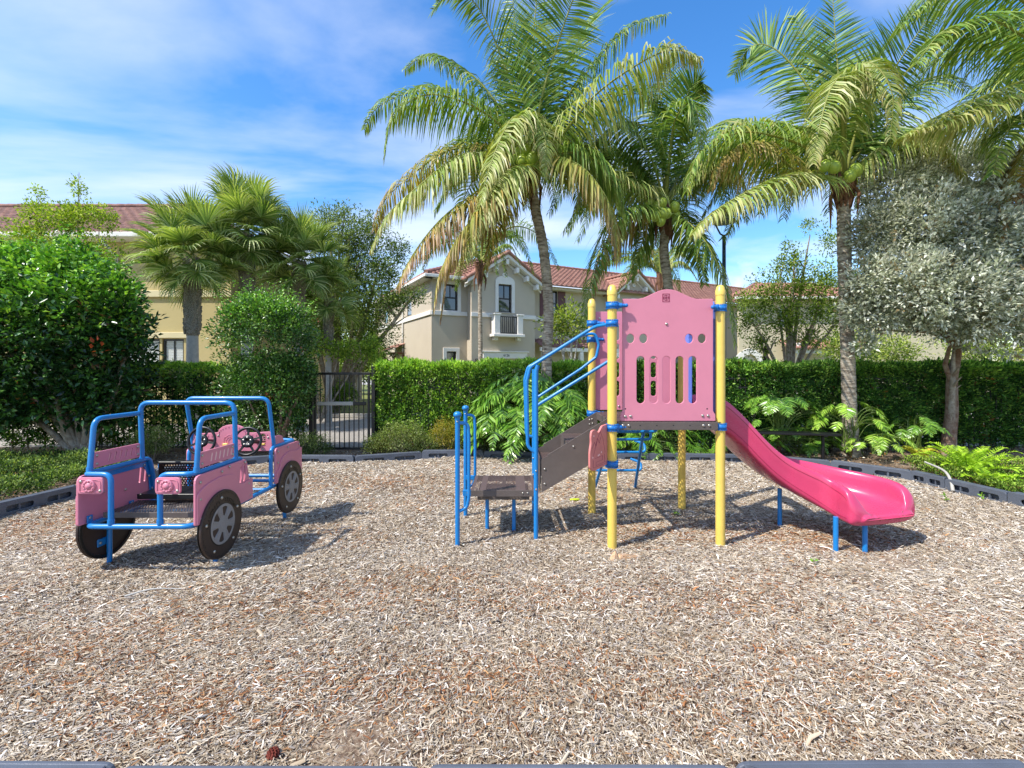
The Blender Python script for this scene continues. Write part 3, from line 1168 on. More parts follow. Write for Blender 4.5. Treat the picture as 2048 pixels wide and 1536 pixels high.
groove([(-.27, .70), (-.20, 1.0), (-.14, 1.13), (-.09, .98), (-.05, .72)])
groove([(-.29, .85), (-.25, .96), (-.22, .88), (-.19, 1.02), (-.16, .92), (-.13, 1.03)])
groove([(-.24, .66), (-.10, .68), (-.10, .60), (-.22, .59), (-.22, .53), (-.06, .55), (-.06, .70)])
groove([(-.27, .64), (-.27, .50), (-.05, .52)])
mb.build('board_lines', M['engrave'], ab)
mb = MB()
for a, b in ((-.26, 1.07), (-.28, .69), (-.18, .70), (-.16, .71), (-.12, .745)):
    mb.prism([F2 @ Vector((x_, y_, 0)) for x_, y_ in circ(a, b, .009, 10, .017)], F2.to_3x3() @ Vector((0, 0, .0012)))
mb.build('board_drops', M['pinkcore'], ab)

# blue rung climber at the back
mb = MB()
for s in (-1, 1):
    cxm = 1.485
    mb.tube([(cxm + s * .17, 5.72, 1.15), (cxm + s * .17, 5.86, 1.10), (cxm + s * .22, 6.25, .72), (cxm + s * .30, 6.92, -.1)], .021, 12, .08)
mb.build('climber_rail', M['blue'], PS)
for (y, z, w) in ((5.86, .945, .31), (6.08, .815, .30), (6.36, .60, .305), (6.64, .295, .33)):
    mb = MB()
    mb.tube([(1.485 - w * .62, y + .12, z + .14), (1.485 - w, y + .05, z + .10), (1.485 - w, y, z), (1.485 + w, y, z), (1.485 + w, y + .05, z + .10), (1.485 + w * .62, y + .12, z + .14)], .0175, 12, .06)
    mb.build('rung', M['blue'], PS)

# slide: a moulded chute that leaves to the right and swings towards the camera
ST = [  # x, y, bed height, half width, wall height, heading
    (2.02, 5.12, 1.215, .27, .20, 0), (2.16, 5.12, 1.19, .28, .215, 0), (2.33, 5.12, 1.06, .28, .205, 0), (2.5, 5.115, .88, .285, .20, 0), (2.66, 5.11, .735, .285, .19, -2), (2.82, 5.10, .62, .29, .185, -4),
    (3.02, 5.06, .515, .30, .205, -11), (3.21, 5.00, .445, .31, .225, -26), (3.36, 4.89, .405, .325, .225, -44), (3.45, 4.76, .385, .34, .225, -60), (3.483, 4.66, .378, .35, .22, -68), (3.50, 4.59, .376, .355, .205, -72), (3.51, 4.54, .375, .358, .175, -74), (3.517, 4.505, .373, .356, .13, -75), (3.523, 4.48, .368, .342, .085, -75), (3.528, 4.462, .360, .315, .045, -75), (3.531, 4.452, .348, .275, .015, -75)]
A = np.array(ST)


def st_at(t):
    i = min(int(t), len(ST) - 2)
    f = t - i
    p0, p1, p2, p3 = A[max(0, i - 1)], A[i], A[i + 1], A[min(len(ST) - 1, i + 2)]
    return 0.5 * ((2 * p1) + (-p0 + p2) * f + (2 * p0 - 5 * p1 + 4 * p2 - p3) * f * f + (-p0 + 3 * p1 - 3 * p2 + p3) * f ** 3)


rings = []
NR = 54
for k in range(NR + 1):
    x, y, z, w, h, a = st_at((len(ST) - 1) * k / NR)
    a = math.radians(a)
    L_ = Vector((-math.sin(a), math.cos(a), 0))
    dn = 0.118 if h > .12 else 0.118 * (0.35 + 0.65 * h / .12)
    dn2 = max(.075, dn)
    fat = .045 * min(1, max(0, (k / NR - .62) / .2))
    prof = [(-w - .035, -dn2 + .03), (-w - .042, -dn2 + .055), (-w - .036, h * .35), (-w - .040, h * .42), (-w - .036, h - .035), (-w - .030, h - .006), (-w - .012, h + .014), (-w + .020 + fat * .8, h + .012), (-w + .042 + fat, h - .012),
            (-w + .052 + fat, h * .45), (-w + .070 + fat, .03 + h * .06), (-w + .11 + fat, .006), (-w * .45, -.004), (0, -.006)]
    prof = prof + [(-a_, b_) for a_, b_ in prof[-2::-1]]
    prof += [(w - .02, -dn2), (0, -dn2 - .004), (-w + .02, -dn2)]
    c = Vector((x, y, z))
    rings.append([c + L_ * (-q[0]) * -1 + Vector((0, 0, q[1])) for q in prof])
mb = MB()
n = len(rings[0])
vs = [v for r_ in rings for v in r_]
fs = []
for i in range(NR):
    for k in range(n):
        l = (k + 1) % n
        fs.append((i * n + k, i * n + l, (i + 1) * n + l, (i + 1) * n + k))
# rounded closing lip
last = rings[-1]
a = math.radians(-75)
fw = Vector((math.cos(a), math.sin(a), 0))
cen = sum(last, Vector()) / n
r2 = [cen + (v - cen) * .985 + fw * .018 + Vector((0, 0, (cen.z - v.z) * .3)) for v in last]
r3 = [cen + (v - cen) * .93 + fw * .027 + Vector((0, 0, (cen.z - v.z) * .75)) for v in last]
for r_ in (r2, r3):
    b0 = len(vs) - n
    vs += r_
    for k in range(n):
        l = (k + 1) % n
        fs.append((b0 + k, b0 + l, b0 + n + l, b0 + n + k))
fs.append(tuple(range(len(vs) - 1, len(vs) - n - 1, -1)))
fs.append(tuple(range(n)))
mb.add(vs, fs, True)
sl = mb.build('slide', M['slide'], PS)
sm = sl.modifiers.new('smooth', 'SUBSURF')
sm.levels = sm.render_levels = 1
# moulded seam line where two lengths of chute meet, and the groove along the side
mb = MB()
for t0_, t1_, row in ((0.2, 12.0, 3),):
    pts = []
    for k in range(40):
        t = t0_ + (t1_ - t0_) * k / 39
        x, y, z, w, h, a = st_at(t)
        a = math.radians(a)
        L_ = Vector((-math.sin(a), math.cos(a), 0))
        pts.append(Vector((x, y, z)) + L_ * (-w - .0385) + Vector((0, 0, h - .055)))
    mb.tube(pts, .0022, 6)
    pts = []
    for k in range(40):
        t = t0_ + (t1_ - t0_) * k / 39
        x, y, z, w, h, a = st_at(t)
        a = math.radians(a)
        L_ = Vector((-math.sin(a), math.cos(a), 0))
        pts.append(Vector((x, y, z)) + L_ * (-w - .0405) + Vector((0, 0, -.045)))
    mb.tube(pts, .0022, 6)
mb.build('side_groove', mat('deep_magenta_line', rgb('8F1038'), .5), sl)
for (x, y, zt) in ((2.92, 5.17, .42), (3.06, 4.48, .33), (3.35, 4.50, .33)):
    mb = MB()
    mb.tube([(x, y, -.15), (x, y, zt)], .0225, 14)
    lg = mb.build('slide_leg', M['blue'], PS)

# ------------------------------------------------------------------ spring-less play car
PC = thing('play_car', (-3.04, 4.75, 0), 'pink and blue open play car with steering wheels and grey spoked wheels', 'play car')
XL, XR = -3.48, -2.60
XM = (XL + XR) / 2
RT = .0215
# bottom frame loop
mb = MB()
mb.tube([(XL, 3.86, .447), (XR, 3.86, .447), (XR, 5.66, .447), (XL, 5.66, .447)], RT, 14, .09, closed=True)
for y in (4.3, 5.0, 5.4):
    mb.tube([(XL, y, .45), (XR, y, .45)], .018, 10)
mb.build('bottom_rail', M['blue'], PC)
for x in (XL + .215, XR - .265):
    mb = MB()
    s = 1 if x < XM else -1
    xo = XL if x < XM else XR
    # lamp bracket bar joins the side rail and drops to the bottom loop
    xi = x if x < XM else x
    if x < XM:
        pts = [(xi, 3.86, .46), (xi, 3.86, .872), (XL + .01, 3.87, .872), (XL, 3.90, .872), (XL, 4.55, .872), (XL, 4.60, .68), (XL, 4.64, .46)]
    else:
        pts = [(xi, 3.86, .46), (xi, 3.86, .872), (XR - .04, 3.87, .872), (XR, 3.92, .872), (XR, 4.55, .872), (XR, 4.60, .68), (XR, 4.64, .46)]
    mb.tube(pts, .0205, 14, .065)
    mb.tube([(xi, 3.86, .468), (xi, 3.86, .505)], .0245, 14)
    mb.build('side_rail', M['blue'], PC)
for xs in (XL, XR):
    mb = MB()
    mb.tube([(xs, 3.905, .88), (xs, 3.95, 1.315), (xs, 4.42, 1.315)], .0205, 14, .09)
    mb.tube([(xs, 3.905, .875), (xs, 3.909, .92)], .0245, 14)
    mb.build('side_hoop', M['blue'], PC)
    mb = MB()
    mb.tube([(xs, 5.11, .46), (xs, 5.11, .872), (xs, 5.66, .872), ((xs + XM) / 2, 5.70, .872)], .0205, 14, .08)
    mb.build('bonnet_rail', M['blue'], PC)
mb = MB()
mb.tube([(XL, 4.46, .88), (XL, 4.44, 1.412), (XR, 4.44, 1.412), (XR, 4.46, .88)], .0215, 14, .085)
mb.build('roll_bar', M['blue'], PC)
mb = MB()
mb.tube([(XL, 5.18, .88), (XL, 5.06, 1.412), (XR, 5.06, 1.412), (XR, 5.18, .88)], .0205, 14, .085)
mb.build('windscreen_bar', M['blue'], PC)
for x, y in ((XL - .035, 4.14), (XR - .02, 4.19), (XL - .035, 5.45), (XR - .02, 5.46)):
    mb = MB()
    mb.tube([(x, y, -.15), (x, y, .46)], .0205, 14)
    mb.build('leg', M['blue'], PC)
mb = MB()
mb.box((XL - .060, 4.095, .235), (.012, .10, .065), bev=.004)
mb.build('wheel_bracket', M['blue'], PC)
bolts('bracket_bolt', [(XL - .053, 4.07, .235)], (1, -.1, 0), .012, M['bolt'], PC)

# side boards, each with a raised wheel arch layer
for xs, sg in ((XL, -1), (XR, 1)):
    fx = xs + sg * .034
    fr_ = Matrix(((0, 0, sg, fx), (1, 0, 0, 0), (0, 1, 0, 0), (0, 0, 0, 1)))
    rear = [(3.83, .455, .02), (3.83, .86, .06), (4.57, .862, .05), (4.615, .66, .05), (4.665, .455, .02)]
    holes = [[(4.47 + a * .9 + b * .12, .73 + b) for a, b in slot(0, 0, .010, .075)], [(4.53 + a * .9 + b * .12, .73 + b) for a, b in slot(0, 0, .010, .075)]]
    mb = MB()
    mb.plate(rpoly(rear), holes, .019, fr_, .004)
    side = mb.build('side_panel', M['pink'], PC)
    mb = MB()
    mb.plate(rpoly([(3.836, .460, .01), (3.836, .715, .04), (3.95, .765, .06), (4.16, .795, .10), (4.36, .765, .08), (4.45, .64, .05), (4.655, .66, .02), (4.66, .460, .02)]), [], .012, fr_ @ Matrix.Translation((0, 0, .0148)), .004)
    for cx_ in (4.47, 4.53):
        mb.tube([Vector((fx + sg * .012, cx_ + .035, .815)), Vector((fx + sg * .012, cx_ - .0, .65))], .006, 6)
    mb.build('wheel_arch', M['pink'], side)
    bolts('bolt', [(fx + sg * .016, y, z) for y, z in ((3.88, .80), (3.88, .66), (3.885, .50), (4.17, .825), (4.28, .845), (4.53, .835), (4.59, .62), (4.61, .50))], (sg, 0, 0), .0125, M['bolt'], side)
    mb = MB()
    mb.plate(rpoly([(5.125, .475, .02), (5.125, .862, .05), (5.70, .862, .05), (5.75, .70, .03), (5.75, .475, .02)]), [], .019, fr_, .004)
    fside = mb.build('side_panel', M['pink'], PC)
    mb = MB()
    mb.plate(rpoly([(5.13, .482, .01), (5.13, .60, .02), (5.19, .62, .03), (5.24, .74, .08), (5.42, .79, .1), (5.60, .76, .08), (5.745, .78, .02), (5.745, .482, .02)]), [], .012, fr_ @ Matrix.Translation((0, 0, .0148)), .004)
    mb.build('wheel_arch', M['pink'], fside)
    bolts('bolt', [(fx + sg * .016, y, z) for y, z in ((5.17, .82), (5.17, .70), (5.17, .52), (5.40, .83), (5.68, .82))], (sg, 0, 0), .0125, M['bolt'], fside)
    # blue steel angle behind the board
    mb = MB()
    fi = Matrix(((0, 0, sg, xs + sg * .016), (1, 0, 0, 0), (0, 1, 0, 0), (0, 0, 0, 1)))
    mb.plate(rpoly([(3.90, .775, 0), (4.50, .775, 0), (4.60, .775, 0), (4.645, .56, 0), (4.58, .56, 0), (4.535, .775, 0), (4.575, .845, .02), (3.90, .85, 0)][0:0] + [(3.95, .80, .01), (4.50, .80, .01), (4.555, .70, .02), (4.575, .54, .01), (4.64, .54, .01), (4.60, .84, .03), (3.95, .845, .01)], .01), [], .006, fi, .001)
    mb.box((xs + sg * .012, 3.92, .485), (.012, .05, .07), bev=.003)
    mb.box((xs + sg * .012, 4.35, .485), (.012, .05, .07), bev=.003)
    mb.box((xs - sg * .03, 4.66, .775), (.05, .03, .05), bev=.006)
    mb.build('angle_bracket', M['blue'], PC)
    bolts('bolts', [(xs + sg * .010, y, z) for y, z in ((4.10, .822), (4.50, .815), (4.56, .70), (4.60, .575), (3.92, .50), (4.35, .50), (4.28, .64), (4.05, .68))], (-sg, 0, 0), .012, M['bolt'], PC)
    # slanted louvre board above the side rail
    fl = Matrix(((0, 0, sg, xs), (1, 0, 0, 0), (0, 1, 0, 0), (0, 0, 0, 1)))
    hs = []
    for k in range(6):
        c = 3.925 + .17 + k * .058
        hs.append([(c + a + b * .25, .968 + b) for a, b in slot(0, 0, .0085, .036)])
    mb = MB()
    mb.plate(rpoly([(3.925, .905), (4.425, .905), (4.425, 1.035), (3.925, 1.035)], .01), hs, .016, fl, .003)
    lv = mb.build('louvre_panel', M['pink'], PC)
    mb = MB()
    mb.plate(rpoly([(4.05, .925), (4.42, .925), (4.42, 1.01), (4.05, 1.01)], .01), [], .003, fl @ Matrix.Translation((0, 0, .004)), .0005)
    mb.build('louvre_back', M['pinkcore'], lv)
    for s2 in (-1, 1):
        bolts('bolt', [(xs + s2 * .008, y, z) for y in (3.965, 4.40) for z in (.935, 1.005)], (s2, 0, 0), .013, M['bolt'], lv)

# tail lamp boards
for x0 in (XL - .03, XR - .285):
    ww, hh_ = .205, .135
    cx_, cz = x0 + ww / 2, .785
    y = 3.838
    fr2 = frame((cx_, y, cz), (1, 0, 0), (0, 0, 1))
    mb = MB()
    mb.plate(rpoly([(-ww / 2, -hh_ / 2), (ww / 2, -hh_ / 2), (ww / 2, hh_ / 2), (-ww / 2, hh_ / 2)], .03), [], .02, fr2, .005)
    lamp = mb.build('lamp_board', M['pink'], PC)
    mb = MB()
    mb.plate(rpoly([(-ww / 2 + .015, -hh_ / 2 + .015), (ww / 2 - .015, -hh_ / 2 + .015), (ww / 2 - .015, hh_ / 2 - .015, .04), (-ww / 2 + .015, hh_ / 2 - .015)], .012),
             [rpoly([(-ww / 2 + .021, -hh_ / 2 + .021), (ww / 2 - .021, -hh_ / 2 + .021), (ww / 2 - .021, hh_ / 2 - .021, .036), (-ww / 2 + .021, hh_ / 2 - .021)], .01)], .006, fr2 @ Matrix.Translation((0, 0, .0115)), .0015)
    mb.lathe([(.053, .008), (.053, .020), (.047, .024), (.036, .024), (.034, .019), (.028, .019), (.026, .026), (.0001, .027)], (cx_ - .005, y, cz), (0, -1, 0), 28)
    for k in range(9):
        a = 2 * PI * k / 9 + .2
        mb.box((cx_ - .005 + .037 * math.cos(a), y - .025, cz + .037 * math.sin(a)), (.010, .004, .010), bev=.001)
    mb.build('lamp', M['pink'], lamp)
    bolts('bolts', [(cx_ - .075, y - .010, cz + .035), (cx_ + .08, y - .010, cz - .04)], (0, -1, 0), .012, M['bolt'], lamp)

# wheels: flat routed boards
def play_wheel(x, sg, y, z, text, n=0):
    fx = Matrix(((0, 0, sg, x), (sg, 0, 0, y), (0, 1, 0, z), (0, 0, 0, 1)))
    R = .292
    mb = MB()
    mb.plate(circ(0, 0, R, 72), [], .022, fx, .005)
    w = mb.build('wheel', M['tyre'], PC)
    mb = MB()
    mb.plate(circ(0, 0, R, 72), [circ(0, 0, R - .028, 60)], .010, fx @ Matrix.Translation((0, 0, -.022)), .004)
    z0 = .0112
    for k in range(54):
        a = 2 * PI * k / 54
        Mx = fx @ Matrix.Rotation(a, 4, 'Z') @ Matrix.Translation((R - .020 - (.004 if k % 2 else 0), 0, z0))
        mb.box((0, 0, 0), (.020, .006, .003), Mx @ Matrix.Rotation(.75 if k % 2 else -.75, 4, 'Z'))
    mb.plate(circ(0, 0, .181, 60), [circ(0, 0, .171, 60)], .004, fx @ Matrix.Translation((0, 0, z0)), .001)
    mb.build('tyre_tread', M['black'], w)
    hs = []
    for k in range(6):
        a0 = 2 * PI * k / 6 + .35
        pts = []
        for (r_, da) in ((.070, -.16), (.148, -.26), (.153, 0), (.148, .26), (.070, .16)):
            pts.append((r_ * math.cos(a0 + da), r_ * math.sin(a0 + da), .012))
        hs.append(rpoly(pts, .012))
    mb = MB()
    mb.plate(circ(0, 0, .172, 60), hs, .006, fx @ Matrix.Translation((0, 0, z0 + .001)), .0015)
    mb.plate(circ(0, 0, .062, 40), [circ(0, 0, .050, 36)], .010, fx @ Matrix.Translation((0, 0, z0 + .001)), .002)
    mb.plate(circ(0, 0, .046, 40), [circ(.024 * math.cos(2 * PI * k / 5), .024 * math.sin(2 * PI * k / 5), .0045, 8) for k in range(5)], .010, fx @ Matrix.Translation((0, 0, z0 + .001)), .002)
    for k in range(6):
        for s2 in (-1, 1):
            a0 = 2 * PI * k / 6 + .35 + s2 * .33
            a1 = 2 * PI * k / 6 + .35 + s2 * .36
            mb.tube([fx @ Vector((.078 * math.cos(a0), .078 * math.sin(a0), z0 + .004)), fx @ Vector((.150 * math.cos(a1), .150 * math.sin(a1), z0 + .004))], .0045, 6)
    mb.build('rim', M['rim'], w)
    bolts('bolt', [fx @ Vector((.232 * math.cos(a), .232 * math.sin(a), z0)) for a in [PI / 2 + .08 + 2 * PI * k / 5 for k in range(5)]], (sg, 0, 0), .014, M['bolt'], w)
    if text:
        mb = MB()
        for word, a_s, a_e in (('PLAYCRAFT', 172, 104), ('SYSTEMS', 78, 32)):
            for k, ch in enumerate(word):
                a = math.radians(a_s + (a_e - a_s) * k / (len(word) - 1))
                Mx = fx @ Matrix.Translation((.204 * math.cos(a), .204 * math.sin(a), z0 + .001)) @ Matrix.Rotation(a - PI / 2, 4, 'Z')
                text_mb(ch, .050, Mx, mb, .0015)
        mb.build('lettering', M['black'], w)


play_wheel(XR + .065, 1, 4.14, .377, True)
play_wheel(XR + .065, 1, 5.43, .377, True)
play_wheel(XL - .075, -1, 4.16, .377, True)
play_wheel(XL - .075, -1, 5.43, .377, True)

# floor, bench, dash, steering wheels
mb = MB()
mb.add([(XL + .06, 3.98, .525), (XR - .04, 3.98, .525), (XR - .04, 4.34, .525), (XL + .06, 4.34, .525)], [(0, 1, 2, 3)])
fl = mb.build('floor_plate', M['floor_holes'], PC)
mb = MB()
mb.box((XM, 3.978, .503), (XR - XL - .1, .006, .046), bev=.002)
mb.box((XM, 4.342, .503), (XR - XL - .1, .006, .046), bev=.002)
for x in (XL + .06, XR - .04, XM):
    mb.box((x, 4.16, .50), (.006, .35, .04))
mb.build('floor_edge', M['deck'], fl)
mb = MB()
mb.add([(XL + .05, 4.70, .455), (XR - .03, 4.70, .455), (XR - .03, 5.06, .455), (XL + .05, 5.06, .455)], [(0, 1, 2, 3)])
fl = mb.build('floor_plate', M['floor_holes'], PC)
mb = MB()
mb.box((XM, 4.70, .44), (XR - XL - .08, .006, .045), bev=.002)
mb.box((XR - .03, 4.88, .44), (.006, .36, .045), bev=.002)
mb.build('floor_edge', M['deck'], fl)
mb = MB()
mb.add([(XL + .13, 4.57, .60), (XR - .08, 4.57, .60), (XR - .08, 4.54, .83), (XL + .13, 4.54, .83)], [(0, 1, 2, 3)])
se = mb.build('seat_back', M['seat'], PC)
mb = MB()
mb.box((XM + .02, 4.52, .838), (XR - XL - .20, .07, .022), bev=.004)
mb.box((XM + .02, 4.40, .600), (XR - XL - .20, .30, .012), bev=.004)
mb.box((XM + .02, 4.25, .585), (XR - XL - .20, .012, .045), bev=.003)
for x in (XL + .13, XR - .08):
    mb.box((x, 4.53, .72), (.012, .06, .24))
mb.box((XM + .32, 4.42, .53), (.06, .10, .14))
mb.build('seat', M['black'], se)
yD = 5.16
fd = frame((XM, yD, 0), (1, 0, 0), (0, 0, 1))
top = [(-.43, 1.02, .04), (-.20, 1.03, .03)]
for k in range(9):
    a = PI - PI * k / 8
    top.append((.0 + .155 * math.cos(a), 1.035 + .085 * math.sin(a), 0))
top += [(.20, 1.03, .03), (.43, 1.045, .04), (.43, .83, .04), (-.43, .83, .04)]
mb = MB()
mb.plate(rpoly(top), [slot(.335, .955, .028, .065)], .022, fd, .005)
da = mb.build('dashboard', M['pink'], PC)
mb = MB()
ridge = [(.145 * math.cos(PI - PI * k / 12), 1.03 + .075 * math.sin(PI - PI * k / 12)) for k in range(13)]
for (x, z) in ridge + [(-.22, 1.005), (-.26, 1.005), (-.30, 1.005), (.22, 1.015), (.26, 1.015), (.30, 1.018), (.38, 1.02)]:
    mb.box((XM + x, yD - .013, z - .012), (.006, .006, .016), bev=.001)
for k, r_ in enumerate((.05, .075, .10)):
    pts = [(XM + .01 + r_ * math.cos(a), yD - .012, .935 + .8 * r_ * math.sin(a)) for a in [2 * PI * i / 20 for i in range(14 + k)]]
    mb.tube(pts, .0028, 6)
for x, z in ((-.07, .97), (.09, .90), (.02, .86), (-.03, .99), (.11, .96)):
    mb.tube([(XM + x + .02 * math.cos(a), yD - .012, z + .016 * math.sin(a)) for a in [2 * PI * i / 12 for i in range(12)]], .0022, 6, closed=True)
for k in range(4):
    mb.box((XM + .335, yD - .003, .925 + .02 * k), (.05, .006, .006))
mb.build('dash_relief', M['pink'], da)
mb = MB()
mb.box((XM - .065, yD - .024, .895), (.055, .03, .045), bev=.006)
mb.box((XM + .335, yD - .008, .905), (.04, .02, .02), bev=.004)
mb.build('toy_dial', M['yellow'], da)
bolts('bolts', [(XM + x, yD - .011, z) for x, z in ((.39, .98), (.33, .85), (-.15, 1.0), (-.38, .87), (-.39, .98), (-.10, .86))], (0, -1, 0), .011, M['bolt'], da)
for x in (XR + .02, XL - .02):
    mb = MB()
    sg = 1 if x > XM else -1
    f3 = Matrix(((0, 0, 1, x - .03 * sg), (1, 0, 0, 5.30), (0, 1, 0, .89), (0, 0, 0, 1)))
    mb.plate(rpoly([(-.11, 0, .01), (.12, 0, .01), (.06, .09, .05), (-.10, .10, .05)]), [], .02, f3, .004)
    mb.build('hinge_board', M['pink'], PC)
for (x, z) in ((-2.765, .968), (-3.245, .972)):
    y = 4.955
    c = Vector((x, y, z))
    ax = Vector((0, -1, .18)).normalized()
    u = Vector((1, 0, 0))
    w = ax.cross(u)
    mb = MB()
    R = .140
    mb.tube([c + (u * math.cos(a) + w * math.sin(a)) * R for a in [2 * PI * k / 40 for k in range(40)]], .0135, 10, closed=True)
    for k in range(5):
        a = -PI / 2 + 2 * PI * k / 5 + (0 if x > -3 else .5)
        d = u * math.cos(a) - w * math.sin(a)
        e = ax.cross(d)
        p0, p1 = c + d * .05, c + d * .134
        for t in (-1, 1):
            mb.tube([p0 + e * .009 * t, p1 + e * .006 * t], .0048, 6)
        mb.prism([p0 - e * .008 - ax * .003, p1 - e * .006 - ax * .003, p1 + e * .006 - ax * .003, p0 + e * .008 - ax * .003], ax * .005)
    mb.lathe([(.066, -.012), (.066, .006), (.060, .012), (.020, .012), (.018, .004), (.0001, .004)], c, ax, 28)
    mb.lathe([(.022, -.20), (.022, -.01)], c, ax, 14)
    sw = mb.build('steering_wheel', M['black'], PC)
    bolts('bolts', [c + (u * math.cos(a) + w * math.sin(a)) * .040 + ax * .012 for a in [2 * PI * k / 5 + .3 for k in range(5)]], ax, .011, M['bolt'], sw)

# ------------------------------------------------------------------ houses
def tile_mat(name, c1, c2):
    m, N, Lk, b = new_mat(name)
    tc = N.new('ShaderNodeTexCoord')
    n = N.new('ShaderNodeTexNoise')
    n.inputs['Scale'].default_value = 2.6
    n.inputs['Detail'].default_value = 7
    n.inputs['Roughness'].default_value = 0.8
    Lk.new(tc.outputs['Object'], n.inputs['Vector'])
    r = N.new('ShaderNodeValToRGB')
    r.color_ramp.elements[0].position = 0.35
    r.color_ramp.elements[0].color = c1
    r.color_ramp.elements[1].position = 0.66
    r.color_ramp.elements[1].color = c2
    Lk.new(n.outputs[0], r.inputs[0])
    Lk.new(r.outputs[0], b.inputs['Base Color'])
    b.inputs['Roughness'].default_value = 0.8
    return m


M['tile'] = tile_mat('terracotta_tile', rgb('84584A'), rgb('B58672'))
M['tile_dark'] = tile_mat('brown_red_tile', rgb('5C3D38'), rgb('9A7166'))
M['stucco'] = mat('greige_stucco', rgb('C2B5A0'), 0.9, 0.07, 0.8, 0.25, 45)
M['stucco_y'] = mat('khaki_yellow_stucco', rgb('C2B07C'), 0.9, 0.06, 0.8, 0.25, 45)
M['stucco_c'] = mat('cream_stucco', rgb('CABD9F'), 0.9, 0.06, 0.8, 0.2, 45)
M['trim'] = mat('white_trim', rgb('E6E1D8'), 0.7, 0.05, 4)
M['winframe'] = mat('bronze_window_frame', rgb('2A2624'), 0.4)
M['shutter'] = mat('plum_shutter', rgb('6B4247'), 0.6, 0.1, 6)
M['garage'] = mat('beige_garage_door', rgb('CFC3B2'), 0.6, 0.04, 3)
M['garage_o'] = mat('orange_glazed_panel', rgb('C08A60'), 0.5, 0.1, 3)
M['iron'] = mat('black_iron', rgb('1E1B1A'), 0.5)
M['wood'] = mat('brown_timber', rgb('6E4B36'), 0.7, 0.2, 8)
M['blind'] = mat('white_blind', rgb('C9CCC6'), 0.7)


def glass():
    m, N, Lk, b = new_mat('window_glass')
    b.inputs['Base Color'].default_value = (0.02, 0.028, 0.035, 1)
    b.inputs['Roughness'].default_value = 0.04
    b.inputs['Specular IOR Level'].default_value = 1.0
    b.inputs['Coat Weight'].default_value = 1.0
    b.inputs['Coat Roughness'].default_value = 0.02
    return m


M['glass'] = glass()


def tile_roof(mb, o, e, u, poly, pitch=.30, row=.36):
    """barrel tiles over a polygon of the roof plane; o origin on the eave, e along it, u up the slope"""
    e, u = Vector(e).normalized(), Vector(u).normalized()
    nrm = e.cross(u)
    if nrm.z < 0:
        nrm = -nrm
    xs = [p[0] for p in poly]
    ys = [p[1] for p in poly]
    na = int((max(xs) - min(xs)) / (pitch / 6)) + 1
    nb = int((max(ys) - min(ys)) / row) + 1
    a = min(xs) + np.arange(na + 1) * pitch / 6
    wave = 0.035 * np.abs(np.sin(np.arange(na + 1) * PI / 6)) * 1.6
    idx = {}
    vs, fs = [], []
    px_ = np.array([(a[i] + a[i + 1]) / 2 for i in range(na)])
    for j in range(nb):
        b0, b1 = min(ys) + j * row, min(ys) + (j + 1) * row
        keep = inside_np(px_, np.full(na, (b0 + b1) / 2), poly)
        for i in np.nonzero(keep)[0]:
            k = len(vs)
            for (aa, bb, hh) in ((a[i], b0 - .03, wave[i] + .05), (a[i + 1], b0 - .03, wave[i + 1] + .05), (a[i + 1], b1, wave[i + 1] * .9), (a[i], b1, wave[i] * .9), (a[i], b0 - .03, -.01), (a[i + 1], b0 - .03, -.01)):
                vs.append(Vector(o) + e * aa + u * bb + nrm * hh)
            fs += [(k, k + 1, k + 2, k + 3), (k + 4, k + 5, k + 1, k)]
    mb.add(vs, fs, True)
    return mb


def ridge_caps(mb, a, b, r=.10):
    a, b = Vector(a), Vector(b)
    n = max(2, int((b - a).length / .38))
    for k in range(n):
        p, q = a.lerp(b, k / n), a.lerp(b, (k + 1.1) / n)
        mb.tube([p, q], r, 8, rads=[r * 1.1, r * .85])
    return mb


def window(parent, Mx, s0, s1, z0, z1, y, arch=0, muntin=1, blind=False, mid=.5):
    """sash window sunk in its opening"""
    mb = MB()
    t = .06
    for (c, d) in ((((s0 + t / 2), y, (z0 + z1) / 2), (t, .06, z1 - z0)), ((s1 - t / 2, y, (z0 + z1) / 2), (t, .06, z1 - z0)), (((s0 + s1) / 2, y, z0 + t / 2), (s1 - s0 - 2 * t, .06, t)),
                   (((s0 + s1) / 2, y, z1 - t / 2), (s1 - s0 - 2 * t, .06, t)), (((s0 + s1) / 2, y, z0 + (z1 - z0) * mid), (s1 - s0 - 2 * t, .055, .06))):
        mb.box(c, d, Mx)
    for k in range(muntin):
        mb.box((s0 + (s1 - s0) * (k + 1) / (muntin + 1), y - .005, (z0 + z1) / 2 + (z1 - z0) * .25), (.028, .04, (z1 - z0) * .5 - .08), Mx)
    f = mb.build('window', M['winframe'], parent)
    mb = MB()
    mb.box(((s0 + s1) / 2, y + .02, (z0 + z1) / 2), (s1 - s0 - .10, .008, z1 - z0 - .10), Mx)
    mb.build('pane', M['glass'], f)
    if blind:
        mb = MB()
        n = int((z1 - z0) * .55 / .05)
        for k in range(n):
            mb.box(((s0 + s1) / 2, y + .008, z1 - .09 - k * .05), (s1 - s0 - .14, .006, .042), Mx)
        mb.build('blind', M['blind'], f)
    return f


TH = math.radians(28)
HC = Vector((-3.736, 22, 0))
HM = Matrix.Translation(HC) @ Matrix.Rotation(TH, 4, 'Z')
YA = Vector((-math.sin(TH), math.cos(TH), 0))
XA = Vector((math.cos(TH), math.sin(TH), 0))


def hs(px, py, off=0.0):
    """photo pixel to (along, height) on a wall plane of the townhouse"""
    d = Vector(((px - 1024) / F, 1, -(py - HY) / F))
    t = (off + HC.dot(YA)) / d.dot(YA)
    p = d * t
    return (p - HC).dot(XA), p.z + EYE


TW = thing('townhouse', HC, 'greige two storey townhouse with terracotta roof, white trim and small balcony behind the hedge', 'house')


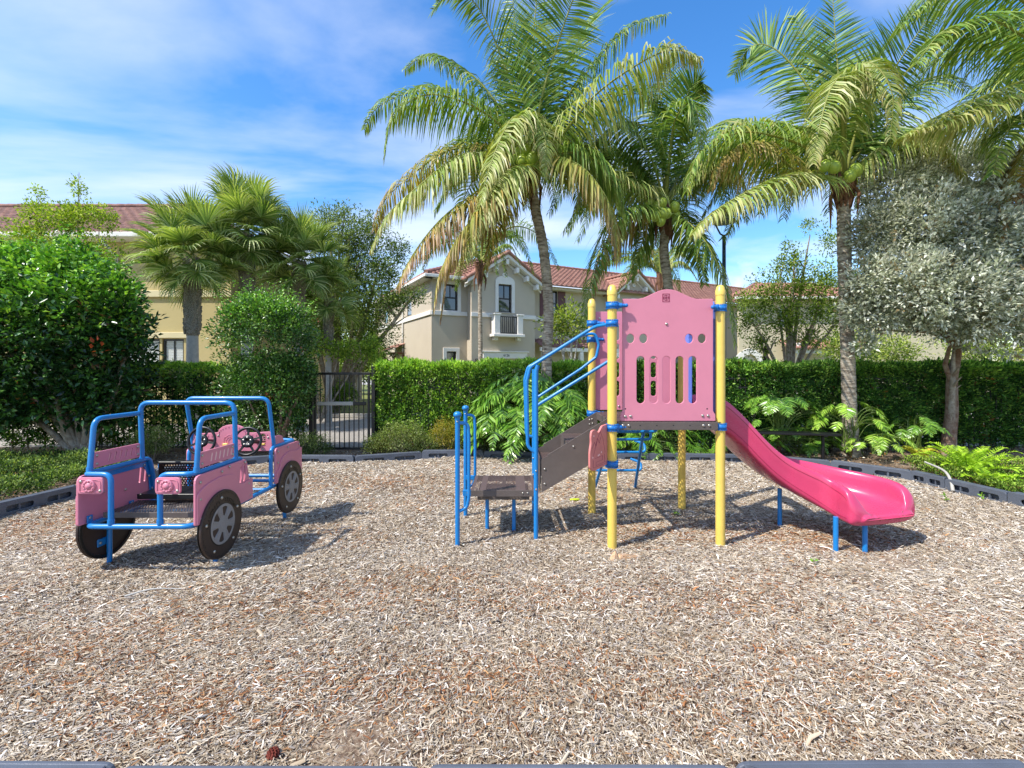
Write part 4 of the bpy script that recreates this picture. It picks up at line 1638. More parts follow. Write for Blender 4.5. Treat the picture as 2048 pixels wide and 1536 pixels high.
def wallplate(parent, name, Mx, x0, x1, y, z0, z1, holes, m, th=.2, top=None):
    fr_ = Mx @ Matrix(((1, 0, 0, 0), (0, 0, -1, y + th / 2), (0, 1, 0, 0), (0, 0, 0, 1)))
    out = top if top else [(x0, z0), (x1, z0), (x1, z1), (x0, z1)]
    mb = MB()
    mb.plate(out, holes, th, fr_, .004)
    return mb.build(name, m, parent)


def rect(a, b):
    return [(a[0], a[1]), (b[0], a[1]), (b[0], b[1]), (a[0], b[1])]


BO = -.55
s_b0 = hs(943, 700, BO)[0]
s_b1 = hs(1070, 700, BO)[0]
sc_ = (s_b0 + s_b1) / 2
EZ = 5.92
zpk = hs(1010, 516, BO)[1]
# openings
w1 = (hs(888, 622)[0], hs(915, 622)[0], hs(901, 621)[1], 5.64)
w1b = (hs(893, 730)[0], hs(912, 730)[0], 1.05, hs(902, 703)[1])
w2 = (hs(996.5, 624, BO)[0], hs(1023, 624, BO)[0], hs(1010, 625, BO)[1], hs(1010, 569, BO)[1])
gz0, gz1 = 0.0, hs(1010, 718, BO)[1]
g0, g1 = hs(972, 718, BO)[0], hs(1047, 718, BO)[0]
wallplate(TW, 'wall', HM, 0, s_b0, 0, 0, EZ, [rect((w1[0], w1[2]), (w1[1], w1[3])), rect((w1b[0], w1b[2]), (w1b[1], w1b[3]))], M['stucco'])
sl_ = (zpk - EZ) / (s_b1 - sc_ + .0)
wallplate(TW, 'wall', HM, s_b0, s_b1, BO, 0, EZ, [rect((w2[0], w2[2]), (w2[1], w2[3])), rect((g0, .02), (g1, gz1))], M['stucco'], top=[(s_b0, 0), (s_b1, 0), (s_b1, EZ), (sc_, zpk), (s_b0, EZ)])
mb = MB()
mb.box((s_b0 + .1, (BO + 0) / 2 + .1, EZ / 2), (.197, -BO - .01, EZ), HM)
mb.box((s_b1 - .1, (BO + .4) / 2 + .1, EZ / 2), (.197, .4 - BO - .01, EZ), HM)
mb.build('bay_side', M['stucco'], TW)
# left side wall, lit by the sun
SM = HM @ Matrix.Rotation(PI / 2, 4, 'Z')       # local x runs back along the side, y to the left
wallplate(TW, 'wall', SM, .2, 12, -.2, 0, EZ, [rect((3.3, 4.45), (4.1, 5.5)), rect((8.5, 4.45), (9.3, 5.5)), rect((5.2, .1), (6.2, 2.2))], M['stucco'])
for a in (3.3, 8.5):
    window(TW, SM, a, a + .8, 4.45, 5.5, -.05)
mb = MB()
mb.box((5.7, -.05, 1.15), (1.0, .06, 2.1), SM)
mb.build('door', M['wood'], TW)
# side porch roof on timber brackets
mb = MB()
tile_roof(mb, SM @ Vector((4.6, .95, 2.55)), SM.to_3x3() @ Vector((1, 0, 0)), SM.to_3x3() @ Vector((0, -.9, .42)), [(0, 0), (2.2, 0), (2.2, 1.1), (0, 1.1)])
pr = mb.build('porch_roof', M['tile'], TW)
for a in (4.75, 6.6):
    mb = MB()
    mb.box((a, .42, 2.48), (.10, .9, .10), SM)
    mb.tube([SM @ Vector((a, .06, 1.7)), SM @ Vector((a, .75, 2.42))], .05, 6)
    mb.box((a, .05, 1.95), (.10, .10, .9), SM)
    mb.build('bracket', M['wood'], pr)
# right of the bay: recessed wall with shutters, next bay
R0, R1 = s_b1, hs(1226, 700, .35)[0]
w3 = (hs(1096, 632, .35)[0], hs(1115, 632, .35)[0], hs(1105, 632, .35)[1], hs(1105, 581, .35)[1])
wallplate(TW, 'wall', HM, R0, R1 + .6, .35, 0, EZ, [rect((w3[0], w3[2]), (w3[1], w3[3])), rect((R0 + 1.6, .02), (R0 + 3.3, 2.3))], M['stucco'])
window(TW, HM, w3[0], w3[1], w3[2], w3[3], .42)
for a, b in ((w3[0] - .52, w3[0] - .03), (w3[1] + .03, w3[1] + .50)):
    mb = MB()
    mb.box(((a + b) / 2, .335, (w3[2] + w3[3]) / 2), (b - a, .04, w3[3] - w3[2] + .06), HM, bev=.01)
    for k in range(12):
        mb.box(((a + b) / 2, .313, w3[2] + .1 + k * (w3[3] - w3[2] - .15) / 11), (b - a - .12, .014, .03), HM)
    mb.build('shutter', M['shutter'], TW)
B0, B1 = hs(1228, 700, -.1)[0], hs(1304, 700, -.1)[0]
bc = (B0 + B1) / 2
zp2 = hs(1268, 552, -.1)[1]
arch2 = [(bc - .55, 4.3)] + [(bc + .55 * math.cos(PI - PI * k / 10), 5.15 + .42 * math.sin(PI * k / 10)) for k in range(11)] + [(bc + .55, 4.3)]
wallplate(TW, 'wall', HM, B0, B1, -.1, 0, EZ, [arch2[::-1]], M['stucco'], top=[(B0, 0), (B1, 0), (B1, EZ), (bc, zp2), (B0, EZ)])
window(TW, HM, bc - .52, bc + .52, 4.3, 5.15, .03)
wallplate(TW, 'wall', HM, B1, B1 + 9, .35, 0, EZ, [], M['stucco'])
window(TW, HM, B1 + 1.6, B1 + 2.5, 4.4, 5.4, .33)
mb = MB()
fr2_ = HM @ Matrix(((1, 0, 0, 0), (0, 0, -1, -.125), (0, 1, 0, 0), (0, 0, 0, 1)))
oa = [(bc - .72, 4.28)] + [(bc + .72 * math.cos(PI - PI * k / 12), 5.12 + .62 * math.sin(PI * k / 12)) for k in range(13)] + [(bc + .72, 4.28)]
mb.plate(oa[::-1], [arch2[::-1]], .05, fr2_, .01)
mb.build('window_surround', M['trim'], TW)
window(TW, HM, w1[0], w1[1], w1[2], w1[3], .10)
window(TW, HM, w1b[0], w1b[1], w1b[2], w1b[3], .10, muntin=0)
window(TW, HM, w2[0], w2[1], w2[2], w2[3], BO + .10)
# white surrounds
for (w, y, ar) in ((w1, -.02, 0), (w1b, -.02, 0), (w2, BO - .02, 1)):
    fr_ = HM @ Matrix(((1, 0, 0, 0), (0, 0, -1, y), (0, 1, 0, 0), (0, 0, 0, 1)))
    e = .17
    if ar:
        o_ = [(w[0] - e, w[2] - .02)] + [((w[0] + w[1]) / 2 + (w[1] - w[0] + 2 * e) / 2 * math.cos(PI - PI * k / 12), w[3] + .12 + .30 * math.sin(PI * k / 12)) for k in range(13)] + [(w[1] + e, w[2] - .02)]
        o_ = o_[::-1]
    else:
        o_ = rect((w[0] - e, w[2] - e * .8), (w[1] + e, w[3] + e))
    mb = MB()
    mb.plate(o_, [rect((w[0], w[2]), (w[1], w[3]))], .06, fr_, .012)
    mb.build('window_surround', M['trim'], TW)
# string course, eave boards
bz0, bz1 = 4.16, 4.36
mb = MB()
mb.box((s_b0 / 2 - .02, -.03, (bz0 + bz1) / 2), (s_b0 + .02, .08, bz1 - bz0), HM, bev=.01)
mb.box((6, .03, (bz0 + bz1) / 2), (12.0, .08, bz1 - bz0), SM, bev=.01)
l1 = w2[0] - .25
mb.box(((s_b0 + l1) / 2, BO - .03, (bz0 + bz1) / 2 - .05), (l1 - s_b0 + .06, .08, bz1 - bz0), HM, bev=.01)
l2 = w2[1] + .25
mb.box(((s_b1 + l2) / 2, BO - .03, (bz0 + bz1) / 2 - .05), (s_b1 - l2 + .06, .08, bz1 - bz0), HM, bev=.01)
mb.box(((R0 + B0) / 2, .32, (bz0 + bz1) / 2), (B0 - R0 - .1, .08, bz1 - bz0), HM, bev=.01)
mb.box(((B0 + B1) / 2, -.14, (bz0 + bz1) / 2 - .1), (B1 - B0 + .04, .08, bz1 - bz0), HM, bev=.01)
mb.build('string_course', M['trim'], TW)
# gable rakes with corbels
for (c, half, yy, zp, e0) in ((sc_, s_b1 - sc_, BO, zpk, 5), (bc, B1 - bc, -.1, zp2, 3)):
    sl2 = (zp - EZ) / half
    mb = MB()
    for sg in (-1, 1):
        a0 = (c, zp + .13)
        a1 = (c + sg * (half + .35), zp + .13 - sl2 * (half + .35))
        P = [(a0[0], a0[1] + .02), (a1[0], a1[1] + .02), (a1[0], a1[1] - .17), (a0[0], a0[1] - .17)]
        mb.prism([HM @ Vector((p[0], yy - .42, p[1])) for p in P], HM.to_3x3() @ Vector((0, .06, 0)))
        P = [(a0[0], a0[1] - .16), (a1[0], a1[1] - .16), (a1[0], a1[1] - .20), (a0[0], a0[1] - .20)]
        mb.prism([HM @ Vector((p[0], yy - .36, p[1])) for p in P], HM.to_3x3() @ Vector((0, .35, 0)))
        P = [(a0[0], a0[1] - .24), (a1[0], a1[1] - .24), (a1[0], a1[1] - .36), (a0[0], a0[1] - .36)]
        mb.prism([HM @ Vector((p[0], yy - .03, p[1])) for p in P], HM.to_3x3() @ Vector((0, .03, 0)))
    mb.build('gable_trim', M['trim'], TW)
    for k in range(-(e0 // 2 + 1), e0 // 2 + 2):
        x = c + k * half / (e0 // 2 + 1) * .97
        z = zp - .17 - abs(x - c) * sl2
        mb = MB()
        mb.box((x, yy - .20, z - .08), (.16, .36, .26), HM, bev=.02)
        mb.build('corbel', M['trim'], TW)
    mb = MB()
    zz = zp - .85 if e0 == 5 else zp - .55
    mb.lathe([(.12, 0), (.12, .05), (.07, .06), (.06, .02), (.0001, .02)], HM @ Vector((c, yy + .0, zz)), HM.to_3x3() @ Vector((0, -1, 0)), 20)
    mb.build('round_vent', M['trim'], TW)
    # little roof behind the gable
    mb = MB()
    L_ = math.hypot(half + .4, sl2 * (half + .4))
    for sg in (-1, 1):
        o3 = HM @ Vector((c + sg * (half + .4), yy - .45, zp + .16 - sl2 * (half + .4)))
        up = HM.to_3x3() @ Vector((-sg * 1.0, 0, sl2))
        tile_roof(mb, o3, HM.to_3x3() @ Vector((0, 1, 0)), up, [(0, 0), (.8, 0), (5.0, L_), (0, L_)])
    ridge_caps(mb, HM @ Vector((c, yy - .5, zp + .22)), HM @ Vector((c, yy + 4.5, zp + .22)))
    for sg in (-1, 1):
        ridge_caps(mb, HM @ Vector((c, yy - .44, zp + .21)), HM @ Vector((c + sg * (half + .38), yy - .44, zp + .21 - sl2 * (half + .38))), .085)
    mb.build('roof', M['tile'], TW)
# main roof
mb = MB()
up = Vector((0, 1, .42)).normalized()
sec = math.hypot(1, .42)
tile_roof(mb, HM @ Vector((0, -.4, EZ + .05)), XA, HM.to_3x3() @ up, [(-.4, 0), (s_b0 + .2, 0), (s_b0 + 1.2, 1.4), (s_b1 - 1.2, 1.4), (s_b1 + .2, 0), (32, 0), (32, 5.4 * sec), (5.0, 5.4 * sec)])
tile_roof(mb, HM @ Vector((-.4, -.4, EZ + .05)), YA, HM.to_3x3() @ Vector((1, 0, .42)), [(0, 0), (11, 0), (5.6, 5.4 * sec), (5.4, 5.4 * sec)])
ridge_caps(mb, HM @ Vector((5.0, 5.0, EZ + 2.40)), HM @ Vector((32, 5.0, EZ + 2.40)))
ridge_caps(mb, HM @ Vector((-.4, -.4, EZ + .12)), HM @ Vector((5.0, 5.0, EZ + 2.40)))
mb.build('roof', M['tile'], TW)
mb = MB()
mb.box(((s_b0) / 2 - .2, -.42, EZ - .02), (s_b0 + .4, .12, .15), HM, bev=.02)
mb.box((s_b0 / 2 - .2, -.19, EZ - .08), (s_b0 + .3, .40, .03), HM)
mb.box((5.6, .42, EZ - .02), (12.2, .12, .15), SM, bev=.02)
mb.box((5.6, .19, EZ - .08), (12.0, .42, .03), SM)
mb.box(((s_b1 + B0) / 2 + .2, -.05, EZ - .02), (B0 - s_b1 - .6, .12, .15), HM, bev=.02)
mb.box(((s_b1 + B0) / 2 + .2, .16, EZ - .08), (B0 - s_b1 - .6, .40, .03), HM)
mb.box((B1 + 5.2, -.05, EZ - .02), (9, .12, .15), HM, bev=.02)
mb.build('gutter', M['trim'], TW)
mb = MB()
mb.tube([SM @ Vector((4.8, .42, EZ - .1)), SM @ Vector((4.8, .30, EZ - .3)), SM @ Vector((4.8, .06, EZ - .5)), SM @ Vector((4.8, .06, .1))], .05, 8, .1)
mb.build('downpipe', M['trim'], TW)
# balcony
q0, q1 = w2[0] - .42, w2[1] + .42
zb0, zb1 = hs(1010, 668, BO - .4)[1], hs(1010, 630, BO - .4)[1]
bal = MB()
bal.box(((q0 + q1) / 2, BO - .27, zb0 - .07), (q1 - q0 + .12, .50, .13), HM, bev=.015)
for a in (q0 + .16, q1 - .16):
    bal.box((a, BO - .27, (zb0 + zb1) / 2), (.30, .36, zb1 - zb0), HM, bev=.015)
    bal.box((a, BO - .27, zb1 + .03), (.38, .44, .07), HM, bev=.01)
    bal.box((a, BO - .18, zb0 - .22), (.20, .30, .17), HM, bev=.03)
bo_ = bal.build('balcony', M['trim'], TW)
mb = MB()
mb.box(((q0 + q1) / 2, BO - .38, zb1 - .08), (q1 - q0 - .64, .04, .04), HM)
mb.box(((q0 + q1) / 2, BO - .38, zb0 + .06), (q1 - q0 - .64, .04, .03), HM)
for k in range(9):
    mb.box((q0 + .36 + (q1 - q0 - .72) * k / 8, BO - .38, (zb0 + zb1) / 2), (.022, .022, zb1 - zb0 - .17), HM)
mb.build('railing', M['iron'], bo_)
# garage
mb = MB()
ncol, nrow = 5, 5
for r_ in range(nrow):
    h_ = gz1 / nrow
    mb.box(((g0 + g1) / 2, BO + .14, h_ * (r_ + .5)), (g1 - g0, .04, h_ - .012), HM)
    if r_ < nrow - 1:
        for c_ in range(ncol):
            w_ = (g1 - g0) / ncol
            mb.box((g0 + w_ * (c_ + .5), BO + .115, h_ * (r_ + .5)), (w_ * .8, .014, h_ * .62), HM, bev=.005)
gd = mb.build('garage_door', M['garage'], TW)
mb = MB()
mb.box(((g0 + g1) / 2, BO + .115, gz1 - gz1 / nrow / 2), (g1 - g0 - .1, .012, gz1 / nrow * .62), HM)
mb.build('top_panel', M['garage_o'], gd)
mb = MB()
hz0 = gz1
mb.box(((g0 + g1) / 2, BO - .04, hz0 + .17), (g1 - g0 + .36, .10, .30), HM, bev=.012)
mb.box(((g0 + g1) / 2, BO - .07, hz0 + .35), (g1 - g0 + .5, .16, .06), HM, bev=.012)
for a in (g0 - .08, g1 + .08):
    mb.box((a, BO - .03, gz1 / 2), (.15, .08, gz1), HM, bev=.01)
hd = mb.build('garage_surround', M['trim'], TW)
ns, nz = hs(1013, 707.5, BO - .09)
mb = text_mb('6126', .17, HM @ Matrix.Translation((ns, BO - .093, hz0 + .17)) @ Matrix.Rotation(PI / 2, 4, 'X'))
mb.build('house_number', M['iron'], hd)
# coach lamps
for (px_, off) in ((954, BO), (1158, .35)):
    s_, z_ = hs(px_, 722, off - .12)
    mb = MB()
    mb.box((s_, off - .02, z_), (.07, .04, .22), HM)
    mb.tube([HM @ Vector((s_, off, z_ + .08)), HM @ Vector((s_, off - .12, z_ + .12))], .012, 6)
    mb.lathe([(.03, -.16), (.07, -.05), (.075, .05), (.02, .12), (.0001, .14)], HM @ Vector((s_, off - .13, z_)), seg=6, smooth=False)
    mb.build('coach_lamp', M['iron'], TW)
# next door garage with its own lean-to roof
mb = MB()
tile_roof(mb, HM @ Vector((R0 + .25, -.75, 2.75)), XA, HM.to_3x3() @ Vector((0, 1, .45)), [(0, 0), (B0 - R0 - .6, 0), (B0 - R0 - .6, 1.15), (0, 1.15)])
lt = mb.build('porch_roof', M['tile_dark'], TW)
mb = MB()
mb.box(((R0 + B0) / 2, -.72, 2.62), (B0 - R0 - .4, .14, .2), HM, bev=.02)
for a in (R0 + .42, (R0 + B0) / 2, B0 - .3):
    mb.box((a, -.70, 1.26), (.22, .22, 2.5), HM, bev=.02)
mb.build('porch_frame', M['trim'], lt)
mb = MB()
for r_ in range(5):
    mb.box((R0 + 2.45, .5, .23 + .46 * r_), (1.7, .04, .44), HM)
mb.build('garage_door', M['garage'], TW)
# blank back
mb = MB()
mb.box((15, 11.2, EZ / 2), (30.5, .2, EZ), HM)
mb.build('back_wall', M['stucco'], TW)

# yellow house on the left
YH = thing('yellow_house', (-14, 14.6, 0), 'khaki yellow two storey house with dark red tiled roof behind the fan palms', 'house')
YM = Matrix.Translation((-8.65, 14.6, 0))
wd = (at(306, 731, 14.7), at(372, 678, 14.7))
a0, a1 = wd[0].x + 8.65, wd[1].x + 8.65
z0_, z1_ = 1.15, wd[1].z
am = a0 + .36
wallplate(YH, 'wall', YM, -14, 0, 0, 0, 5.7, [rect((a0 - .9, z0_), (a0 + .28, z1_)), rect((a0 + .36, z0_), (a1, z1_)), rect((-9, 1.2), (-7.8, 2.7)), rect((-9, 4.3), (-7.8, 5.4)), rect((-5.5, 4.4), (-4.7, 5.4))], M['stucco_y'])
window(YH, YM, a0 + .36, a1, z0_, z1_, .08, blind=True, mid=.35)
window(YH, YM, a0 - .9, a0 + .28, z0_, z1_, .08, blind=True, mid=.35)
window(YH, YM, -9, -7.8, 1.2, 2.7, .08)
window(YH, YM, -9, -7.8, 4.3, 5.4, .08)
window(YH, YM, -5.5, -4.7, 4.4, 5.4, .08)
mb = MB()
mb.box((-.1, 4.5, 2.85), (.2, 8.6, 5.7), YM)
mb.box((-7, 9.0, 2.85), (14, .2, 5.7), YM)
mb.build('side_wall', M['stucco_y'], YH)
mb = MB()
zbn = at(400, 588, 14.6).z
mb.box((-7, -.04, zbn), (14.1, .08, .20), YM, bev=.01)
mb.box(((a0 + a1) / 2 - .4, -.03, z1_ + .11), (a1 - a0 + 1.3, .07, .18), YM, bev=.01)
mb.build('string_course', mat('khaki_trim', rgb('D9CBA0'), .8, .05, 3), YH)
mb = MB()
sl3 = .50
up3 = Vector((0, 1, sl3)).normalized()
k3 = math.hypot(1, sl3)
tile_roof(mb, Vector((-8.65, 14.15, 5.72)), (1, 0, 0), up3, [(-14.5, 0), (.45, 0), (-4.2, 4.65 * k3), (-14.5, 4.65 * k3)])
tile_roof(mb, Vector((-8.20, 14.15, 5.72)), (0, 1, 0), (-1, 0, sl3), [(0, 0), (9.3, 0), (4.65, 4.65 * k3)])
ridge_caps(mb, (-23.1, 18.8, 5.78 + 4.65 * sl3), (-12.85, 18.8, 5.78 + 4.65 * sl3))
ridge_caps(mb, (-8.2, 14.15, 5.8), (-12.85, 18.8, 5.78 + 4.65 * sl3))
mb.build('roof', M['tile_dark'], YH)
mb = MB()
mb.box((-7.0, -.47, 5.68), (14.9, .13, .15), YM, bev=.02)
mb.box((-7.0, -.22, 5.60), (14.8, .45, .03), YM)
mb.box((.45, 4.4, 5.68), (.13, 9.6, .15), YM, bev=.02)
mb.build('gutter', M['trim'], YH)
mb = MB()
xd = at(226, 500, 14.4).x
mb.tube([(xd - .1, 14.14, 5.65), (xd - .08, 14.16, 5.45), (xd, 14.52, 5.1), (xd, 14.52, .1)], .055, 8, .1)
mb.build('downpipe', M['trim'], YH)

# house beyond the hedge on the right, mostly behind leaves
RH = thing('arched_house', (13, 26, 0), 'pale stucco house with arched doorway and orange tile roof, seen through the leafy tree', 'house')
rx0, rx1 = at(1478, 700, 26).x, at(1745, 700, 26).x
ad0, ad1 = at(1526, 720, 26).x, at(1540, 720, 26).x
RM = Matrix.Identity(4)
arc = [(ad0, .1)] + [((ad0 + ad1) / 2 + (ad1 - ad0) / 2 * math.cos(PI - PI * k / 8), 2.4 + .6 * math.sin(PI * k / 8)) for k in range(9)] + [(ad1, .1)]
ga0, ga1 = at(1482, 720, 26).x, at(1515, 720, 26).x
gar = [(ga0, .1), (ga0, 2.1)] + [(ga0 + (ga1 - ga0) * k / 8, 2.1 + .35 * math.sin(PI * k / 8)) for k in range(1, 8)] + [(ga1, 2.1), (ga1, .1)]
wn = (at(1560, 0, 26).x, at(1585, 0, 26).x)
wallplate(RH, 'wall', RM, rx0, rx1, 26, 0, 5.5, [arc[::-1], gar[::-1], rect((wn[0], 3.9), (wn[1], 5.0))], M['stucco_c'])
window(RH, RM, wn[0], wn[1], 3.9, 5.0, 26.1)
mb = MB()
mb.box(((ga0 + ga1) / 2, 26.15, 1.2), (ga1 - ga0, .06, 2.4))
mb.build('garage_door', M['garage'], RH)
mb = MB()
mb.box(((ad0 + ad1) / 2, 26.5, 1.4), (ad1 - ad0 + .3, .1, 3.0))
mb.build('door', M['iron'], RH)
mb = MB()
fr_ = Matrix(((1, 0, 0, 0), (0, 0, -1, 25.98), (0, 1, 0, 0), (0, 0, 0, 1)))
gm = (ga0 + ga1) / 2
oo = [(ga0 - .25, 2.0), (ga0 - .25, 2.35)] + [(gm - (ga1 - ga0 + .5) / 2 + (ga1 - ga0 + .5) * k / 8, 2.35 + .4 * math.sin(PI * k / 8)) for k in range(1, 8)] + [(ga1 + .25, 2.35), (ga1 + .25, 2.0)]
ii_ = [(ga0, 2.0), (ga0, 2.1)] + [(ga0 + (ga1 - ga0) * k / 8, 2.1 + .35 * math.sin(PI * k / 8)) for k in range(1, 8)] + [(ga1, 2.1), (ga1, 2.0)]
mb.plate((oo + ii_[::-1])[::-1], [], .06, fr_, .008)
mb.build('garage_surround', M['trim'], RH)
mb = MB()
c5 = at(1597, 700, 25.2).x
mb.box((c5, 25.2, 1.5), (.22, .22, 3.0), bev=.02)
mb.box((at(1610, 0, 25.2).x, 25.2, 2.55), (at(1640, 0, 25.2).x - at(1575, 0, 25.2).x, .25, .22), bev=.02)
mb.build('porch_frame', M['trim'], RH)
mb = MB()
tile_roof(mb, Vector((at(1575, 0, 25).x, 24.9, 2.7)), (1, 0, 0), (0, 1, .5), [(0, 0), (2.6, 0), (2.6, 1.2), (0, 1.2)])
mb.build('porch_roof', M['tile'], RH)
mb = MB()
tile_roof(mb, Vector((rx0 - .4, 25.5, 5.5)), (1, 0, 0), (0, 1, .42), [(0, 0), (rx1 - rx0 + .8, 0), (rx1 - rx0 - 1.4, 3.2), (2.4, 3.2)])
tile_roof(mb, Vector((rx0 - .4, 25.5, 5.5)), (0, 1, 0), (1, 0, .42), [(0, 0), (6, 0), (3, 3.2)])
ridge_caps(mb, (rx0 - .4, 25.5, 5.55), (rx0 + 2.2, 28.4, 6.75))
mb.build('roof', M['tile'], RH)
mb = MB()
mb.box(((rx0 + rx1) / 2, 25.5, 5.45), (rx1 - rx0 + .9, .12, .15), bev=.02)
mb.build('gutter', M['trim'], RH)

CH = thing('cream_house', (24, 32, 0), 'cream walled house with corner lantern at the far right edge', 'house')
mb = MB()
mb.box((26.2, 36, 2.7), (12, 8, 5.4))
mb.build('wall', M['stucco_c'], CH)
mb = MB()
tile_roof(mb, Vector((19.8, 31.6, 5.4)), (1, 0, 0), (0, 1, .42), [(0, 0), (13, 0), (9, 4.6), (4, 4.6)])
mb.build('roof', M['tile'], CH)
mb = MB()
pc = at(2046, 700, 20)
mb.box((pc.x, 20, 1.6), (.4, .4, 3.2), bev=.03)
pil = tag(mb.build('gate_pillar', M['stucco_c']), 'cream pillar with a lantern at the far right edge', 'pillar')
mb = MB()
lp = at(2034, 690, 19.9)
mb.lathe([(.05, -.28), (.12, -.05), (.13, .08), (.04, .20), (.0001, .23)], (lp.x, 19.75, lp.z), seg=6, smooth=False)
mb.tube([(lp.x, 19.75, lp.z + .15), (lp.x + .2, 19.85, lp.z + .15)], .02, 6)
mb.build('lantern', M['iron'], pil)

# ------------------------------------------------------------------ street lamp
LPX = at(1448, 600, 12.5)
sl0 = thing('street_lamp', (LPX.x, 12.5, 0), 'tall dark blue lamp post with a square lantern on a forked arm', 'street lamp')
M['lamp'] = mat('dark_teal_metal', rgb('1C3C58'), .4, .1, 5)
mb = MB()
zt = at(1448, 470, 12.5).z
mb.tube([(LPX.x, 12.5, -.1), (LPX.x, 12.5, zt)], .05, 12, rads=[.062, .045])
mb.lathe([(.11, 0), (.11, .25), (.06, .32)], (LPX.x, 12.5, 0), seg=14)
mb.build('pole', M['lamp'], sl0)
mb = MB()
zf = at(1448, 446, 12.5).z
for s in (-1, 1):
    mb.tube([(LPX.x, 12.5, zt - .03), (LPX.x + s * .10, 12.5, zt + .03), (LPX.x + s * .25, 12.5, zf)], .022, 8, .05)
mb.build('fork', M['lamp'], sl0)
mb = MB()
mb.lathe([(.28, 0), (.31, .02), (.31, .05)], (LPX.x, 12.5, zf), seg=8, smooth=False)
mb.lathe([(.30, .25), (.34, .26), (.32, .31), (.08, .38), (.0001, .40)], (LPX.x, 12.5, zf), seg=8, smooth=False)
for k in range(4):
    a = PI / 4 + k * PI / 2
    mb.tube([(LPX.x + .27 * math.cos(a), 12.5 + .27 * math.sin(a), zf + .03), (LPX.x + .28 * math.cos(a), 12.5 + .28 * math.sin(a), zf + .27)], .014, 6)
mb.build('lantern_frame', M['lamp'], sl0)
mb = MB()
mb.lathe([(.20, .04), (.25, .25)], (LPX.x, 12.5, zf), seg=12)
gm_, N_, L_k, b_ = new_mat('frosted_lantern_glass')
b_.inputs['Base Color'].default_value = (.55, .58, .5, 1)
b_.inputs['Roughness'].default_value = .35
b_.inputs['Transmission Weight'].default_value = .5
mb.build('lantern_glass', gm_, sl0)

# ------------------------------------------------------------------ fence, gate, bench
FY_ = 9.74


def fence_run(x0, x1, label):
    root = thing('metal_fence', ((x0 + x1) / 2, FY_, 0), label, 'fence', 'bronze picket fences round the play area')
    mb = MB()
    for z in (.10, 1.32, 1.50):
        mb.box(((x0 + x1) / 2, FY_, z), (x1 - x0, .028, .03), bev=.003)
    mb.build('rail', M['fence'], root)
    me = None
    n = int((x1 - x0) / .112)
    for k in range(n):
        x = x0 + .06 + k * .112
        if me is None:
            mb = MB()
            mb.box((0, 0, .80), (.016, .016, 1.46))
            o = mb.build('picket', M['fence'], root)
            me = o.data
        else:
            o = bpy.data.objects.new('picket', me)
            COL.objects.link(o)
            o.parent = root
            o.matrix_parent_inverse = root.matrix_basis.inverted()
        o.location = (x, FY_, 0)
    for x in np.arange(x0, x1 + .01, (x1 - x0) / max(1, round((x1 - x0) / 2.4))):
        mb = MB()
        mb.box((float(x), FY_, .80), (.052, .052, 1.66), bev=.004)
        mb.box((float(x), FY_, 1.645), (.062, .062, .02), bev=.004)
        mb.build('fence_post', M['fence'], root)


GX0, GX1 = -4.02, -2.88
fence_run(-8.6, GX0 - .12, 'dark picket fence behind the play car and the tall bushes')
fence_run(GX1 + .10, 4.0, 'dark picket fence in front of the middle hedge')
fence_run(4.06, 11.4, 'dark picket fence at the foot of the right hedge')
G = thing('metal_gate', ((GX0 + GX1) / 2, 9.62, 0), 'dark metal picket gate with a grey push bar between two hedges', 'gate')
mb = MB()
zg0, zg1 = .085, 1.605
mb.box(((GX0 + GX1) / 2, 9.62, zg1), (GX1 - GX0 + .02, .045, .05), bev=.004)
mb.box(((GX0 + GX1) / 2, 9.62, zg0), (GX1 - GX0 - .09, .03, .04), bev=.004)
for x in (GX0 + .025, GX1 - .025):
    mb.box((x, 9.62, (zg0 + zg1) / 2 - .02), (.045, .045, zg1 - zg0 - .05), bev=.004)
mb.build('gate_frame', M['fence'], G)
for k in range(10):
    mb = MB()
    mb.box((GX0 + .13 + k * (GX1 - GX0 - .24) / 9.2, 9.62, (zg0 + zg1) / 2), (.017, .017, zg1 - zg0 - .04))
    mb.build('picket', M['fence'], G)
mb = MB()
mb.box(((GX0 + GX1) / 2 - .13, 9.585, 1.0), (.74, .02, .075), bev=.006)
mb.build('push_bar', mat('grey_metal_bar', rgb('A9A59B'), .45, .08, 5), G)
mb = MB()
mb.box((GX1 - .20, 9.583, 1.0), (.27, .03, .07), bev=.008)
mb.build('latch', M['black'], G)
mb = MB()
mb.add([(GX0 + .05, 9.635, zg0), (GX1 - .05, 9.635, zg0), (GX1 - .05, 9.635, .98), (GX0 + .05, 9.635, .98)], [(0, 1, 2, 3)])
mb.build('mesh_infill', hole_mat('gate_mesh', rgb('3A3836'), .021, .012, .0082, 'XZ', .5, ell=1.25), G)
for x, lb in ((GX0 - .07, 'dark gate post left of the metal gate'), (GX1 + .06, 'dark gate post right of the metal gate')):
    mb = MB()
    mb.box((x, 9.66, .84), (.075, .075, 1.78), bev=.006)
    mb.box((x, 9.66, 1.74), (.09, .09, .03), bev=.006)
    tag(mb.build('gate_post', M['fence']), lb, 'post')

